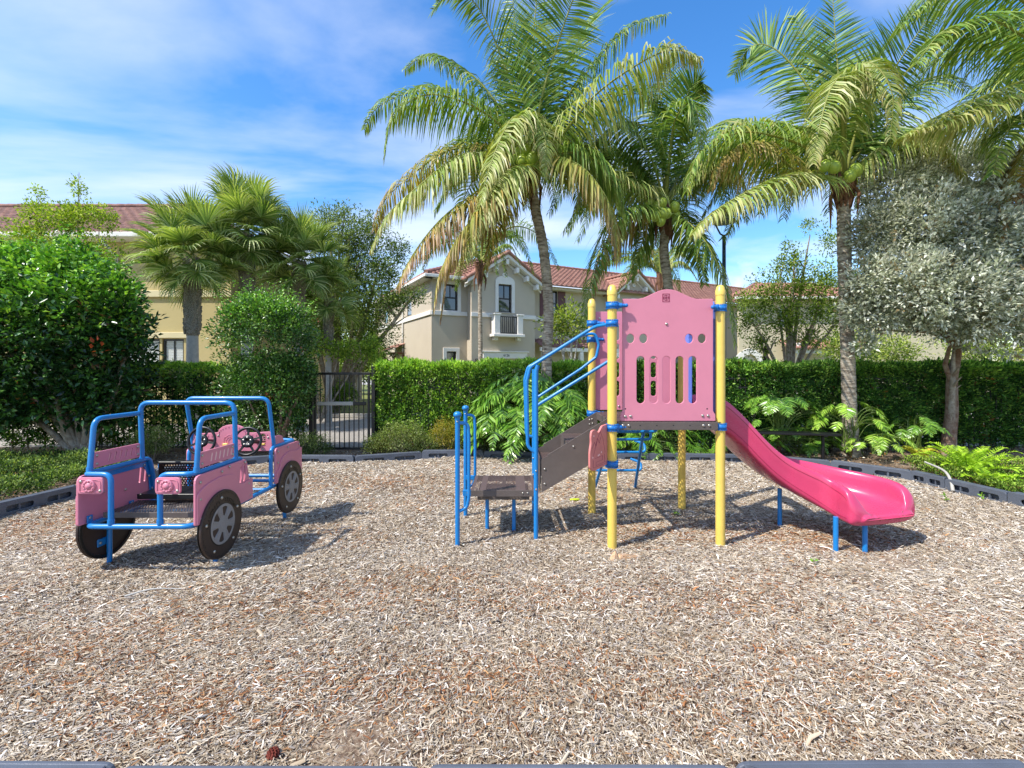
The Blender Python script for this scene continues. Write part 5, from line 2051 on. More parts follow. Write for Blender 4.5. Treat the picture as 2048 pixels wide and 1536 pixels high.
bn = thing('bench', (5.3, 9.1, 0), 'dark backless bench behind the slide', 'bench')
b0_, b1_ = at(1485, 858, 9.05), at(1677, 868, 8.75)
mb = MB()
d = (b1_ - b0_)
d.z = 0
ang_ = math.atan2(d.y, d.x)
BMx = Matrix.Translation(((b0_.x + b1_.x) / 2, (b0_.y + b1_.y) / 2, .5)) @ Matrix.Rotation(ang_, 4, 'Z')
mb.box((0, 0, 0), (d.length, .28, .045), BMx, bev=.01)
mb.build('seat', M['black'], bn)
for s in (-1, 1):
    mb = MB()
    mb.tube([BMx @ Vector((s * (d.length / 2 - .26), 0, -.55)), BMx @ Vector((s * (d.length / 2 - .26), 0, -.02))], .03, 10)
    mb.box((s * (d.length / 2 - .26), 0, -.03), (.06, .24, .03), BMx)
    mb.build('leg', M['black'], bn)

# ------------------------------------------------------------------ vegetation
M['leaf'] = leaf_mat('green_leaf', .55, .30, .22)
M['leaf_shiny'] = leaf_mat('glossy_leaf', .30, .22, .55)
M['leaf_silver'] = leaf_mat('silver_leaf', .6, .40, .25, (1.0, 1.02, .85))
M['palm_leaf'] = leaf_mat('palm_blade', .42, .30, .35, (1.3, 1.3, .4))
M['bark'] = mat('mottled_bark', rgb('7A6652'), .9, .0, 9, .9, 40, col2=rgb('B9AE9C'))
M['bark_red'] = mat('reddish_bark', rgb('6E4A36'), .9, .0, 12, .9, 40, col2=rgb('9A8874'))
M['bark_pale'] = mat('pale_smooth_bark', rgb('B7B3AA'), .8, .25, 14, .4, 30)


def palm_bark():
    m, N, Lk, b = new_mat('ringed_palm_bark')
    tc = N.new('ShaderNodeTexCoord')
    mp = N.new('ShaderNodeMapping')
    mp.inputs['Scale'].default_value = (6, 6, 22)
    mp.inputs['Rotation'].default_value = (.12, .08, 0)
    Lk.new(tc.outputs['Object'], mp.inputs[0])
    n = N.new('ShaderNodeTexNoise')
    n.inputs['Scale'].default_value = 1.0
    n.inputs['Detail'].default_value = 6
    n.inputs['Roughness'].default_value = .7
    Lk.new(mp.outputs[0], n.inputs['Vector'])
    r = N.new('ShaderNodeValToRGB')
    r.color_ramp.elements[0].position = .38
    r.color_ramp.elements[0].color = rgb('665848')
    r.color_ramp.elements[1].position = .62
    r.color_ramp.elements[1].color = rgb('BFB3A0')
    Lk.new(n.outputs[0], r.inputs[0])
    Lk.new(r.outputs[0], b.inputs['Base Color'])
    b.inputs['Roughness'].default_value = .9
    bp = N.new('ShaderNodeBump')
    bp.inputs['Strength'].default_value = .8
    bp.inputs['Distance'].default_value = .03
    Lk.new(n.outputs[0], bp.inputs['Height'])
    Lk.new(bp.outputs[0], b.inputs['Normal'])
    return m


M['palm_bark'] = palm_bark()
M['husk'] = mat('brown_palm_fibre', rgb('8A6248'), .95, .5, 14, .8, 40, col2=rgb('4A3325'))
M['coconut'] = mat('green_coconut', rgb('B4C04A'), .35, .25, 9, .05, 40, col2=rgb('86A038'))

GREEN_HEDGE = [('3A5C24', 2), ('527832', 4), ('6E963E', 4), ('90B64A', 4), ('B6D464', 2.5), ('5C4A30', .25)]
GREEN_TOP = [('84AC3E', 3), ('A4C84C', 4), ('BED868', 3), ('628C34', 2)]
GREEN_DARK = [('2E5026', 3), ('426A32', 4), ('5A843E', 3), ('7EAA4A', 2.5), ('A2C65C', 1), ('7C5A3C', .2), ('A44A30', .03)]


def catmull(P, n):
    P = np.array([list(p) for p in P], float)
    P = np.concatenate([[2 * P[0] - P[1]], P, [2 * P[-1] - P[-2]]])
    m = len(P) - 3
    out = []
    for k in range(n):
        t = m * k / (n - 1)
        i = min(int(t), m - 1)
        f = t - i
        a, b, c, d = P[i:i + 4]
        out.append(.5 * ((2 * b) + (-a + c) * f + (2 * a - 5 * b + 4 * c - d) * f * f + (-a + 3 * b - 3 * c + d) * f ** 3))
    return np.array(out)


def frond(name, parent, P, m, seed, n=58, Lmax=.85, W=.036, droop=.6, pal=None, tip=None, tipmix=.25, t0=.14, r0=.035, vee=.25, fwd=.6, nseg=3, stem=(.36, .38, .09), jit=.07, roll=0.0):
    """a feather leaf: a midrib through P with blades on both sides that hang by their own weight"""
    rng = np.random.default_rng(seed)
    ns = 22
    C = catmull(P, ns * 4)
    T = unit(np.gradient(C, axis=0))
    up = np.array([0, 0, 1.0])
    tt = np.linspace(t0, .995, n)
    V, Cc, Fq = [], [], []
    base = 0
    pal = pal or [('4E6E22', 1)]
    tip = tip or [('8A7A38', 1)]
    # plane of the frond: horizontal side vector that stays steady along it
    d_all = C[-1] - C[0]
    ref = np.cross(d_all / np.linalg.norm(d_all), up)
    if np.linalg.norm(ref) < .25:
        ref = np.array([1.0, 0, 0]) if abs(T[0][0]) < .5 else np.array([0, 1.0, 0])
    ref = ref / np.linalg.norm(ref)
    if roll:
        ax = d_all / np.linalg.norm(d_all)
        an = rng.normal(0, roll)
        ref = ref * math.cos(an) + np.cross(ax, ref) * math.sin(an)
    # rachis
    idx = np.linspace(0, len(C) - 1, ns).astype(int)
    rad = np.linspace(r0, r0 * .14, ns) * (1 + .5 * np.exp(-np.linspace(0, 10, ns)))
    seg = 5
    ring = []
    for i, k in enumerate(idx):
        Tt = T[k]
        S = np.cross(Tt, np.cross(ref, Tt)) if False else ref - Tt * ref.dot(Tt)
        S = S / max(1e-6, np.linalg.norm(S))
        Nn = np.cross(S, Tt)
        for q_ in range(seg):
            a = 2 * PI * q_ / seg
            V.append(C[k] + (S * math.cos(a) + Nn * math.sin(a) * .7) * rad[i])
            Cc.append(np.array(stem) * (1 - .15 * i / ns))
    for i in range(ns - 1):
        for q_ in range(seg):
            l = (q_ + 1) % seg
            Fq.append((i * seg + q_, i * seg + l, (i + 1) * seg + l, (i + 1) * seg + q_))
    V = [np.array(V)]
    Cc = [np.array(Cc)]
    Fq = [np.array(Fq)]
    base = ns * seg
    for sg in (-1, 1):
        t = tt + rng.normal(0, .003, n)
        k = (np.clip(t, 0, .999) * (len(C) - 1)).astype(int)
        p0, Tt = C[k], T[k]
        S = unit(ref[None, :] - Tt * (Tt @ ref)[:, None])
        Nn = np.cross(S, Tt)
        Nn[Nn[:, 2] < -.3] *= -1
        u = (tt - t0) / (1 - t0)
        L = Lmax * (.45 + .55 * np.sin(PI * np.clip(u * 1.15 + .12, 0, 1)) ** .8) * (1 - .55 * u ** 3) * rng.uniform(.82, 1.1, n)
        fw = fwd * (.35 + .95 * u)
        d0 = unit(S * sg + Tt * fw[:, None] + Nn * vee + rng.normal(0, jit, (n, 3)))
        dr = np.clip(droop * rng.uniform(.75, 1.2, n), 0, 1.2)
        pos = p0.copy()
        w0 = W * (.75 + .25 * np.sin(PI * np.clip(u + .2, 0, 1)))
        tw = rng.normal(0, .45, (n, 1))
        rows = []
        for s in range(nseg + 1):
            f = s / nseg
            g = (dr * (f + .12) ** .62)[:, None]
            dd = unit(d0 * (1 - np.minimum(g, .97)) + np.array([0, 0, -1.0]) * g)
            wd_ = unit(Tt + tw * np.cross(dd, Tt) - dd * np.sum(dd * Tt, 1, keepdims=True))
            wf = (.55 + .45 * min(1, f * 6)) if f < .2 else (1 - ((f - .2) / .8) ** 1.7 * .94)
            hw = (w0 * wf / 2)[:, None]
            rows += [pos - wd_ * hw, pos + wd_ * hw]
            pos = pos + dd * (L / nseg)[:, None]
        Vv = np.stack(rows, 1)
        m2 = 2 * (nseg + 1)
        V.append(Vv.reshape(-1, 3))
        cb = pick(rng, pal, n, .13)
        ct = pick(rng, tip, n, .15)
        cc = np.zeros((n, m2, 3))
        age = np.clip(tipmix * (0.5 + 1.0 * u) + rng.normal(0, .12, n), 0, 1)
        for s in range(nseg + 1):
            f = s / nseg
            a_ = np.clip(age * (0.25 + 1.5 * f), 0, 1)[:, None]
            cc[:, 2 * s] = cc[:, 2 * s + 1] = cb * (1 - a_) + ct * a_
        Cc.append(cc.reshape(-1, 3))
        b = base + np.arange(n)[:, None] * m2
        for s in range(nseg):
            Fq.append(b + np.array([[2 * s, 2 * s + 1, 2 * s + 3, 2 * s + 2]]))
        base += n * m2
    return fast_mesh(name, np.concatenate(V), np.concatenate(Fq), m, np.concatenate(Cc), parent)


def palm_trunk(parent, pts, r0, r1, m):
    C = catmull(pts, 110)
    mb = MB()
    rng = np.random.default_rng(3)
    n = len(C)
    rads = []
    for i in range(n):
        f = i / (n - 1)
        rads.append((r0 * (1 - f) + r1 * f) * (1 + .035 * math.sin(i * 2.1) + .02 * rng.normal()) * (1 + .5 * math.exp(-f * 18)))
    mb.tube([Vector(c) for c in C], r0, 16, rads=rads)
    return mb.build('trunk', m, parent)


PG = [('4C7028', 4), ('64893A', 4), ('839E4E', 3), ('A5B86C', 2)]
PGL = [('84A04A', 4), ('A4B566', 3), ('C2C888', 2.5)]
PY = [('A2B04E', 3), ('C0BC5E', 3), ('7E963C', 2), ('CDAF5C', 1)]
TB = [('A88A50', 3), ('8E6E44', 2), ('BDA274', 2)]
BR = [('A07E58', 3), ('C1A27C', 2), ('8A6448', 3), ('6F4A36', 1)]
KINDS = {  # palette, tip palette, tip mix, droop, vee
    'g': (PG, PY, .16, .80, .1), 'u': (PG, PY, .12, .34, .15), 'l': (PGL, TB, .22, .88, .05), 'y': (PY, BR, .45, .93, 0), 'b': (PY, BR, .85, 1.0, -.05), 's': (PG, PY, .1, .16, .2)}


def coco_palm(name, label, trunk, r0, r1, crown, Y, fronds, nuts, seed, nback=12, Lmax=1.08, group='coconut palms'):
    root = thing(name, trunk[0], label, 'palm tree', group)
    palm_trunk(root, trunk, r0, r1, M['palm_bark'])
    c0 = at(crown[0], crown[1], Y)
    for i, spec in enumerate(fronds):
        k, pts = spec[0], spec[1]
        P = [c0 + Vector((0, 0, -.10))] + [at(p[0], p[1], Y + p[2]) for p in pts]
        pal, tip, tm, dr, ve = KINDS[k]
        frond('frond', root, P, M['palm_leaf'], seed * 50 + i, pal=pal, tip=tip, tipmix=tm, droop=dr, vee=ve, Lmax=Lmax * (spec[2] if len(spec) > 2 else 1), n=int(122 * min(1, Lmax + .1)), roll={'u': .7, 's': .3}.get(k, .22), fwd={'u': .6, 's': .6}.get(k, .34))
    rng = random.Random(seed)
    for j in range(nback):
        a = 2 * PI * (j + rng.random() * .7) / nback
        el = rng.uniform(.15, 1.1)
        R = rng.uniform(2.3, 3.0)
        d = Vector((math.cos(a), abs(math.sin(a)) * .8 + .25, 0)).normalized()
        P = [c0, c0 + d * R * .35 + Vector((0, 0, R * .42 * math.sin(el) + .25)), c0 + d * R * .75 + Vector((0, 0, R * .5 * math.sin(el))), c0 + d * R * 1.05 + Vector((0, 0, R * .35 * math.sin(el) - .75))]
        frond('frond', root, P, M['palm_leaf'], seed * 90 + j, pal=PG, tip=PY, tipmix=.15, droop=.75, vee=.1, Lmax=Lmax * .95, n=84, roll=.5)
    for (px, py, dy, r) in nuts:
        mb = MB()
        mb.ball((0, 0, 0), r * 1.08, (1, 1, 1.18), 14, 10)
        o = mb.build('coconut', M['coconut'], root)
        o.matrix_basis = Matrix.Translation(at(px, py, Y + dy - .45)) @ Matrix.Rotation(rng.uniform(-.5, .5), 4, 'Y')
        # the inverse of the root offset is already in the parent matrix
    # fibrous old leaf bases
    for j in range(9):
        a = 2 * PI * j / 9 + rng.random()
        d = Vector((math.cos(a), math.sin(a), 0))
        top = Vector(trunk[-1])
        mb = MB()
        mb.tube([top + d * r1 * .9 + Vector((0, 0, -.32 - rng.random() * .15)), top + d * (r1 * 1.15) + Vector((0, 0, -.05)), top + d * (r1 * 1.5 + rng.random() * .06) + Vector((0, 0, .22 + rng.random() * .15))], .05, 6, rads=[.02, .07, .035])
        if j % 3 == 0:
            q0 = top + d * r1 * 1.3 + Vector((0, 0, .05))
            mb.tube([q0, q0 + d * .12 + Vector((.02, 0, -.25)), q0 + d * .10 + Vector((0, 0, -.55 - rng.random() * .3))], .02, 5, rads=[.03, .035, .008])
        mb.build('leaf_base', M['husk'], root)
    return root


def gp(px, Y):
    return Vector(((px - 1024) / F * Y, Y, 0))


# palm in the middle
Y1 = 9.5
coco_palm('coconut_palm', 'largest coconut palm, its curved trunk rising behind the steps of the play frame', [gp(1096, Y1), at(1093, 740, Y1), at(1097, 620, Y1), at(1087, 500, Y1), at(1070, 415, Y1), at(1062, 350, Y1)], .105, .098, (1064, 325), Y1, [
    ('g', [(1000, 250, -.3), (930, 205, -.5), (850, 190, -.7), (785, 235, -.8), (768, 320, -.8)]),
    ('g', [(1000, 240, .3), (900, 185, .6), (820, 185, .8), (755, 215, .9), (728, 260, 1.0)]),
    ('g', [(1015, 240, .3), (960, 165, .5), (900, 120, .7), (850, 112, .9), (808, 140, 1.0)], .8),
    ('u', [(1040, 220, -.1), (1005, 120, -.2), (960, 20, -.3), (910, -20, -.4), (865, 20, -.5)]),
    ('u', [(1052, 210, .2), (1035, 90, .3), (1020, -60, .4)]),
    ('s', [(1066, 200, 0), (1068, 60, .1), (1085, -110, .2)]),
    ('u', [(1080, 210, -.2), (1115, 90, -.4), (1150, -10, -.6), (1185, -70, -.8)]),
    ('u', [(1085, 215, .3), (1140, 110, .5), (1200, 20, .7), (1270, -30, .8)]),
    ('g', [(1110, 240, .2), (1170, 150, .4), (1250, 60, .5), (1335, 30, .6)]),
    ('l', [(1120, 275, -.4), (1190, 190, -.8), (1290, 120, -1.1), (1350, 100, -1.2), (1402, 118, -1.3)]),
    ('g', [(1130, 260, .4), (1210, 200, .8), (1290, 190, 1.0), (1345, 240, 1.1)]),
    ('y', [(1110, 315, -.5), (1165, 335, -.9), (1215, 400, -1.0), (1232, 470, -1.0), (1236, 525, -1.0)]),
    ('g', [(1130, 305, -.2), (1190, 320, -.4), (1235, 380, -.5), (1250, 450, -.5)]),
    ('l', [(1058, 250, -.6), (1030, 232, -.9), (1000, 280, -1.2), (975, 350, -1.3), (960, 410, -1.3)], .85),
    ('l', [(1072, 260, -.7), (1080, 240, -.9), (1092, 290, -1.1), (1088, 350, -1.1)], .6),
    ('l', [(1000, 310, -.3), (920, 310, -.6), (840, 370, -.8), (775, 430, -.9), (742, 500, -.9)]),
    ('y', [(1000, 300, .1), (900, 300, .2), (830, 345, .3), (770, 400, .4), (748, 460, .4)]),
    ('b', [(1010, 345, -.4), (950, 385, -.7), (880, 440, -.9), (825, 510, -1.0), (796, 570, -1.0)]),
    ('y', [(1020, 350, -.6), (975, 400, -.9), (920, 470, -1.1), (880, 545, -1.2), (868, 615, -1.2)]),
    ('b', [(1030, 355, -.2), (985, 410, -.4), (920, 470, -.5), (895, 540, -.5), (880, 640, -.5)], .8),
    ('y', [(1040, 350, -.3), (1010, 400, -.5), (985, 470, -.6), (970, 540, -.6)], .8),
    ('l', [(1045, 330, -.8), (1005, 350, -1.1), (960, 430, -1.3), (930, 520, -1.4)], .9),
], [(1052, 300, -.22, .10), (1064, 318, -.30, .105), (1044, 322, -.24, .10), (1056, 328, -.2, .09), (1075, 322, -.24, .10), (1030, 320, -.1, .09), (1080, 306, -.1, .10), (1040, 306, -.1, .095)], 1)

# palm behind the pink panel
Y2 = 11.0
coco_palm('coconut_palm', 'slim coconut palm behind the pink panel with a cluster of round coconuts', [gp(1346, Y2), at(1345, 700, Y2), at(1337, 580, Y2), at(1328, 500, Y2), at(1332, 440, Y2)], .115, .10, (1331, 405), Y2, [
    ('u', [(1332, 290, 0), (1334, 190, .1), (1340, 105, .2)]),
    ('u', [(1345, 280, -.2), (1370, 200, -.4), (1395, 165, -.5), (1418, 178, -.6)], .8),
    ('u', [(1318, 280, .2), (1290, 190, .4), (1255, 130, .6)]),
    ('g', [(1340, 300, -.5), (1352, 235, -.8), (1385, 205, -1.0), (1400, 260, -1.1), (1405, 320, -1.1)], .8),
    ('g', [(1300, 310, -.2), (1260, 260, -.4), (1215, 260, -.6), (1180, 310, -.7)], .95),
    ('g', [(1280, 330, .4), (1220, 300, .7), (1170, 350, .9)], .9),
    ('l', [(1300, 385, -.4), (1255, 370, -.7), (1210, 350, -.8), (1170, 365, -.9), (1150, 420, -.9)], .9),
    ('g', [(1290, 415, -.5), (1240, 425, -.8), (1200, 500, -1.0), (1178, 580, -1.1), (1165, 650, -1.1)], .9),
    ('b', [(1280, 430, -.2), (1235, 455, -.3), (1195, 530, -.4), (1185, 620, -.4)], .9),
    ('g', [(1380, 330, .3), (1420, 260, .6), (1470, 240, .8), (1520, 290, .9)]),
    ('l', [(1380, 350, -.3), (1430, 320, -.5), (1480, 350, -.7), (1500, 420, -.8)], .9),
    ('g', [(1365, 435, -.4), (1405, 475, -.8), (1435, 530, -1.0), (1458, 600, -1.1), (1470, 690, -1.1)], .85),
    ('g', [(1360, 440, .2), (1395, 500, .4), (1410, 570, .5)], .8),
    ('g', [(1300, 440, .1), (1280, 500, .2), (1262, 560, .3)], .75),
], [(1314, 412, -.22, .095), (1324, 406, -.25, .10), (1312, 432, -.26, .10), (1326, 428, -.28, .105), (1333, 427, -.22, .10), (1322, 443, -.24, .09), (1350, 414, -.1, .10), (1296, 436, -.05, .09), (1300, 408, 0, .09), (1352, 430, 0, .09)], 2)

# palm by the silver tree
Y3 = 9.3
coco_palm('coconut_palm', 'coconut palm with an upright crown beside the silver leaved tree', [gp(1702, Y3), at(1697, 760, Y3), at(1692, 600, Y3), at(1688, 480, Y3), at(1688, 375, Y3)], .125, .118, (1690, 345), Y3, [
    ('s', [(1682, 220, 0), (1672, 90, .1), (1662, -60, .2)]),
    ('u', [(1650, 240, .1), (1600, 150, .2), (1545, 95, .3), (1500, 95, .4), (1468, 150, .5)]),
    ('u', [(1660, 230, .5), (1630, 120, .8), (1590, 30, 1.0)]),
    ('g', [(1620, 300, -.4), (1560, 275, -.7), (1480, 265, -.9), (1400, 305, -1.1), (1372, 385, -1.1)]),
    ('l', [(1640, 315, .1), (1580, 275, .3), (1500, 245, .5), (1430, 280, .7), (1410, 350, .8)]),
    ('y', [(1600, 345, -.2), (1540, 300, -.3), (1480, 290, -.4), (1440, 320, -.5), (1420, 380, -.5)], .9),
    ('l', [(1640, 358, -.5), (1570, 350, -.9), (1490, 385, -1.2), (1420, 430, -1.3), (1385, 470, -1.3)], .9),
    ('l', [(1685, 230, -.6), (1690, 150, -.9), (1660, 180, -1.2), (1638, 260, -1.3), (1625, 330, -1.3)], .8),
    ('l', [(1692, 230, -.5), (1712, 140, -.8), (1750, 130, -1.0), (1785, 190, -1.2), (1780, 280, -1.2)], .8),
    ('u', [(1710, 230, .2), (1755, 120, .4), (1820, 30, .6), (1880, -30, .7)]),
    ('u', [(1720, 240, -.2), (1780, 150, -.3), (1840, 60, -.4), (1890, -10, -.5)]),
    ('g', [(1735, 270, .3), (1800, 200, .5), (1880, 150, .7), (1940, 180, .8)]),
    ('l', [(1740, 310, -.3), (1810, 270, -.5), (1880, 290, -.7), (1930, 350, -.8)]),
], [(1650, 332, -.25, .095), (1668, 334, -.30, .10), (1712, 340, -.2, .10), (1700, 352, -.2, .095)], 3)

# palm out of the frame on the right whose leaves reach in
Y4 = 8.2
coco_palm('coconut_palm', 'coconut palm at the right edge whose long leaves hang in from outside the picture', [gp(2215, Y4), at(2205, 600, Y4), at(2180, 300, Y4), at(2170, 160, Y4)], .13, .12, (2170, 130), Y4, [
    ('l', [(2080, 150, -.2), (1960, 195, -.4), (1870, 235, -.5), (1800, 275, -.6)]),
    ('l', [(2070, 190, -.4), (1960, 225, -.6), (1880, 250, -.7), (1815, 268, -.8)], .8),
    ('g', [(2090, 40, -.3), (1990, -30, -.5), (1890, -20, -.7), (1790, 60, -.8)], 1.15),
    ('g', [(2060, 80, -.5), (1980, 40, -.8), (1890, 60, -1.0), (1830, 130, -1.1)], 1.1),
    ('g', [(2100, 60, .2), (2030, -50, .4), (1930, -80, .5)], 1.1),
    ('g', [(2100, 220, -.2), (2050, 225, -.4), (2010, 270, -.5), (1985, 350, -.5)], .9),
    ('b', [(2090, 240, 0), (2050, 300, 0), (2015, 390, 0), (1995, 480, 0)], .9),
    ('y', [(2110, 260, .3), (2070, 360, .4), (2040, 470, .4)], .9),
], [], 4, nback=4)

# two thin palms beyond the hedge
coco_palm('thin_palm', 'thin palm with a pale grey trunk in front of the townhouse bay', [gp(962, 15), at(961, 700, 15), at(960, 600, 15), at(960, 545, 15)], .075, .06, (962, 520), 15, [
    ('g', [(985, 480, 0), (1010, 465, 0), (1040, 510, 0)], .6), ('g', [(940, 480, 0), (915, 480, .2), (890, 520, .3)], .6), ('u', [(965, 470, .1), (975, 440, .2)], .5), ('g', [(990, 500, -.3), (1020, 490, -.5), (1040, 530, -.5)], .5),
    ('l', [(945, 500, -.4), (925, 510, -.6), (905, 560, -.6)], .6)], [], 5, nback=8, Lmax=.6, group='thin palms beyond the hedge')
coco_palm('thin_palm', 'small yellow green palm peeping out behind the slim coconut palm', [gp(1322, 17), at(1322, 600, 17), at(1322, 560, 17)], .08, .07, (1322, 548), 17, [
    ('y', [(1300, 515, 0), (1280, 510, 0), (1262, 535, 0)], .6), ('l', [(1318, 510, 0), (1322, 490, 0)], .6), ('l', [(1345, 515, 0), (1365, 505, 0), (1385, 530, 0)], .6), ('y', [(1310, 505, .3), (1295, 490, .4), (1275, 500, .5)], .6),
    ('l', [(1350, 525, -.2), (1375, 530, -.4), (1395, 560, -.4)], .6)], [], 6, nback=8, Lmax=.55, group='thin palms beyond the hedge')


# ---- fan palms
def fan_mesh(seed, R=.78, pet=.85):
    rng = np.random.default_rng(seed)
    V, C, Fq = [], [], []
    n = 54
    for i, x in enumerate(np.linspace(0, pet, 6)):
        for s in (-1, 1):
            V.append((x, s * .014, -.05 * (x / pet) ** 2))
            C.append((.20, .24, .08))
    for i in range(5):
        Fq.append((2 * i, 2 * i + 1, 2 * i + 3, 2 * i + 2))
    hub = np.array([pet, 0, -.05])
    for i in range(n):
        a = -2.5 + 5.0 * (i + .5) / n
        L = R * (.78 + .22 * math.cos(a * .6)) * rng.uniform(.9, 1.06)
        d = np.array([math.cos(a), math.sin(a) * .92, .34 * abs(math.sin(a)) + .12])
        d /= np.linalg.norm(d)
        side = np.cross(d, [0, 0, 1.0])
        side /= np.linalg.norm(side)
        side = side + np.array([0, 0, (1 if i % 2 else -1) * .7])
        side /= np.linalg.norm(side)
        pos = hub + np.array([.12 * math.cos(a) * max(0, math.cos(a)), 0, 0])
        b = len(V)
        col = np.array(rgb(rng.choice(['6E8E44', '8AA65A', 'A5BB70', '577838', 'C0CC90']))[:3]) * rng.uniform(.8, 1.15)
        brown = np.array(rgb('A8935C')[:3])
        dr = rng.uniform(.75, 1.25)
        for s in range(6):
            f = s / 5
            w = .0185 * (.5 + 1.1 * f if f < .45 else 1.0 * (1 - ((f - .45) / .55) ** 1.3 * .93))
            dd = d + np.array([0, 0, -1.0]) * dr * max(0, f - .28) ** 1.2 * 2.1
            dd /= np.linalg.norm(dd)
            V += [tuple(pos - side * w), tuple(pos + side * w)]
            cc = col * (1 - .3 * f * f) + brown * .3 * f * f
            C += [tuple(cc), tuple(cc)]
            pos = pos + dd * L / 5
        for s in range(5):
            Fq.append((b + 2 * s, b + 2 * s + 1, b + 2 * s + 3, b + 2 * s + 2))
    return np.array(V), np.array(Fq), np.array(C)


FANS = []
for k in range(4):
    V_, F_, C_ = fan_mesh(60 + k)
    o = fast_mesh('fan_leaf', V_, F_, M['palm_leaf'], C_)
    FANS.append(o)
fan_used = [False] * 4


def boot_mat():
    m, N, Lk, b = new_mat('crisscross_boots')
    tc = N.new('ShaderNodeTexCoord')
    mp = N.new('ShaderNodeMapping')
    mp.inputs['Scale'].default_value = (9, 9, 7)
    Lk.new(tc.outputs['Object'], mp.inputs[0])
    v = N.new('ShaderNodeTexVoronoi')
    v.feature = 'DISTANCE_TO_EDGE'
    Lk.new(mp.outputs[0], v.inputs['Vector'])
    r = N.new('ShaderNodeValToRGB')
    r.color_ramp.elements[0].position = .03
    r.color_ramp.elements[0].color = rgb('6E6252')
    r.color_ramp.elements[1].position = .2
    r.color_ramp.elements[1].color = rgb('CFC4AE')
    Lk.new(v.outputs[0], r.inputs[0])
    Lk.new(r.outputs[0], b.inputs['Base Color'])
    b.inputs['Roughness'].default_value = .9
    bp = N.new('ShaderNodeBump')
    bp.inputs['Distance'].default_value = .05
    Lk.new(v.outputs[0], bp.inputs['Height'])
    Lk.new(bp.outputs[0], b.inputs['Normal'])
    return m


M['boots'] = boot_mat()


def fan_palm(label, px, Y, crown_py, n, scale, seed, boots_py=None, rt=.15):
    root = thing('fan_palm', gp(px, Y), label, 'palm tree', 'fan palms by the yellow house')
    top = at(px + 2, crown_py, Y)
    mb = MB()
    zb = at(px, boots_py or crown_py + 200, Y).z
    mb.tube([(top.x, Y, -.1), (top.x, Y, zb)], rt, 16, rads=[rt * 1.15, rt * .88])
    tr = mb.build('trunk', M['bark_pale'] if boots_py else M['palm_bark'], root)
    mb = MB()
    rng = random.Random(seed)
    zz = zb
    k = 0
    mb.tube([(top.x, Y, zb - .05), (top.x, Y, zb + .3), (top.x, Y, top.z)], rt * 1.1, 14, rads=[rt * .9, rt * 1.25, rt * 1.1])
    while zz < top.z - .1:
        for s in range(5):
            a = 2 * PI * s / 5 + k * .63
            d = Vector((math.cos(a), math.sin(a), 0))
            p = Vector((top.x, Y, zz)) + d * rt * .95
            e = Vector((-math.sin(a), math.cos(a), 0)) * (.07 if (k + s) % 2 else -.07)
            mb.tube([p, p + d * .05 + e + Vector((0, 0, .18))], .04, 5, rads=[.05, .022])
        zz += .11
        k += 1
    mb.build('boots', M['boots'], root)
    for i in range(n):
        v = i % 4
        src = FANS[v]
        if not fan_used[v]:
            o = src
            fan_used[v] = True
        else:
            o = src.copy()
            COL.objects.link(o)
        az = i * 2.39996 + rng.uniform(-.25, .25)
        el = math.radians(-58 + 138 * ((i + .5) / n) ** .9 + rng.uniform(-9, 9))
        o.parent = root
        o.matrix_parent_inverse = root.matrix_basis.inverted()
        o.matrix_basis = Matrix.Translation(top + Vector((0, 0, .1))) @ Matrix.Rotation(az, 4, 'Z') @ Matrix.Rotation(-el, 4, 'Y') @ Matrix.Rotation(rng.uniform(-.4, .4), 4, 'X') @ Matrix.Scale(scale * rng.uniform(.85, 1.12), 4)
    return root


fan_palm('fan palm with a criss crossed trunk in front of the yellow house wall', 383, 12.2, 515, 56, .95, 1, boots_py=668)
fan_palm('tallest fan palm, behind the round topped green bush', 492, 13.2, 468, 60, .97, 2, boots_py=640, rt=.16)
fan_palm('fan palm on the right of the group beside the sparse grey green tree', 596, 14.0, 525, 54, .92, 3, boots_py=690)
fan_palm('fan palm with the smallest crown, low between the big bush and the others', 655, 15.0, 595, 26, .8, 4, boots_py=700, rt=.1)


# ---- broadleaved things
def clump_leaves(lv, centres, per, rad, L, W, palf, spread=1.0, outward=None, flat=1.0):
    r = lv.rng
    n = len(centres)
    off = unit(r.normal(size=(n * per, 3))) * (r.random((n * per, 1)) ** .5) * rad
    off[:, 2] *= flat
    c = np.repeat(centres, per, axis=0) + off
    d = off / max(rad, 1e-6) + r.normal(0, .45, (n * per, 3)) + np.array([0, 0, .25])
    if outward is not None:
        d = d + np.repeat(outward, per, axis=0) * .7
    col = np.repeat(palf(centres), per, axis=0) * r.normal(1, .13, (len(c), 1)).clip(.6, 1.5)
    alt = r.random(len(c)) < .22
    col[alt] = palf(c)[alt]
    lv.add(c, d, L * r.uniform(.65, 1.25, len(c)), W * r.uniform(.7, 1.2, len(c)), col)


def blob_pts(rng, blobs, n, shell=.55, lower=.35):
    B = np.array([[b[0], b[1], b[2], b[3], b[4] if len(b) > 4 else b[3], b[5] if len(b) > 5 else b[3]] for b in blobs], float)
    w = (B[:, 3] * B[:, 5] * B[:, 4]) ** (2 / 3)
    i = rng.choice(len(B), n, p=w / w.sum())
    d = unit(rng.normal(size=(n, 3)))
    low = (d[:, 2] < 0) & (rng.random(n) > lower)
    d[low, 2] *= -1
    r = rng.uniform(shell, 1, (n, 1)) + rng.normal(0, .05, (n, 1))
    p = B[i, :3] + d * B[i, 3:6] * r
    return p, d


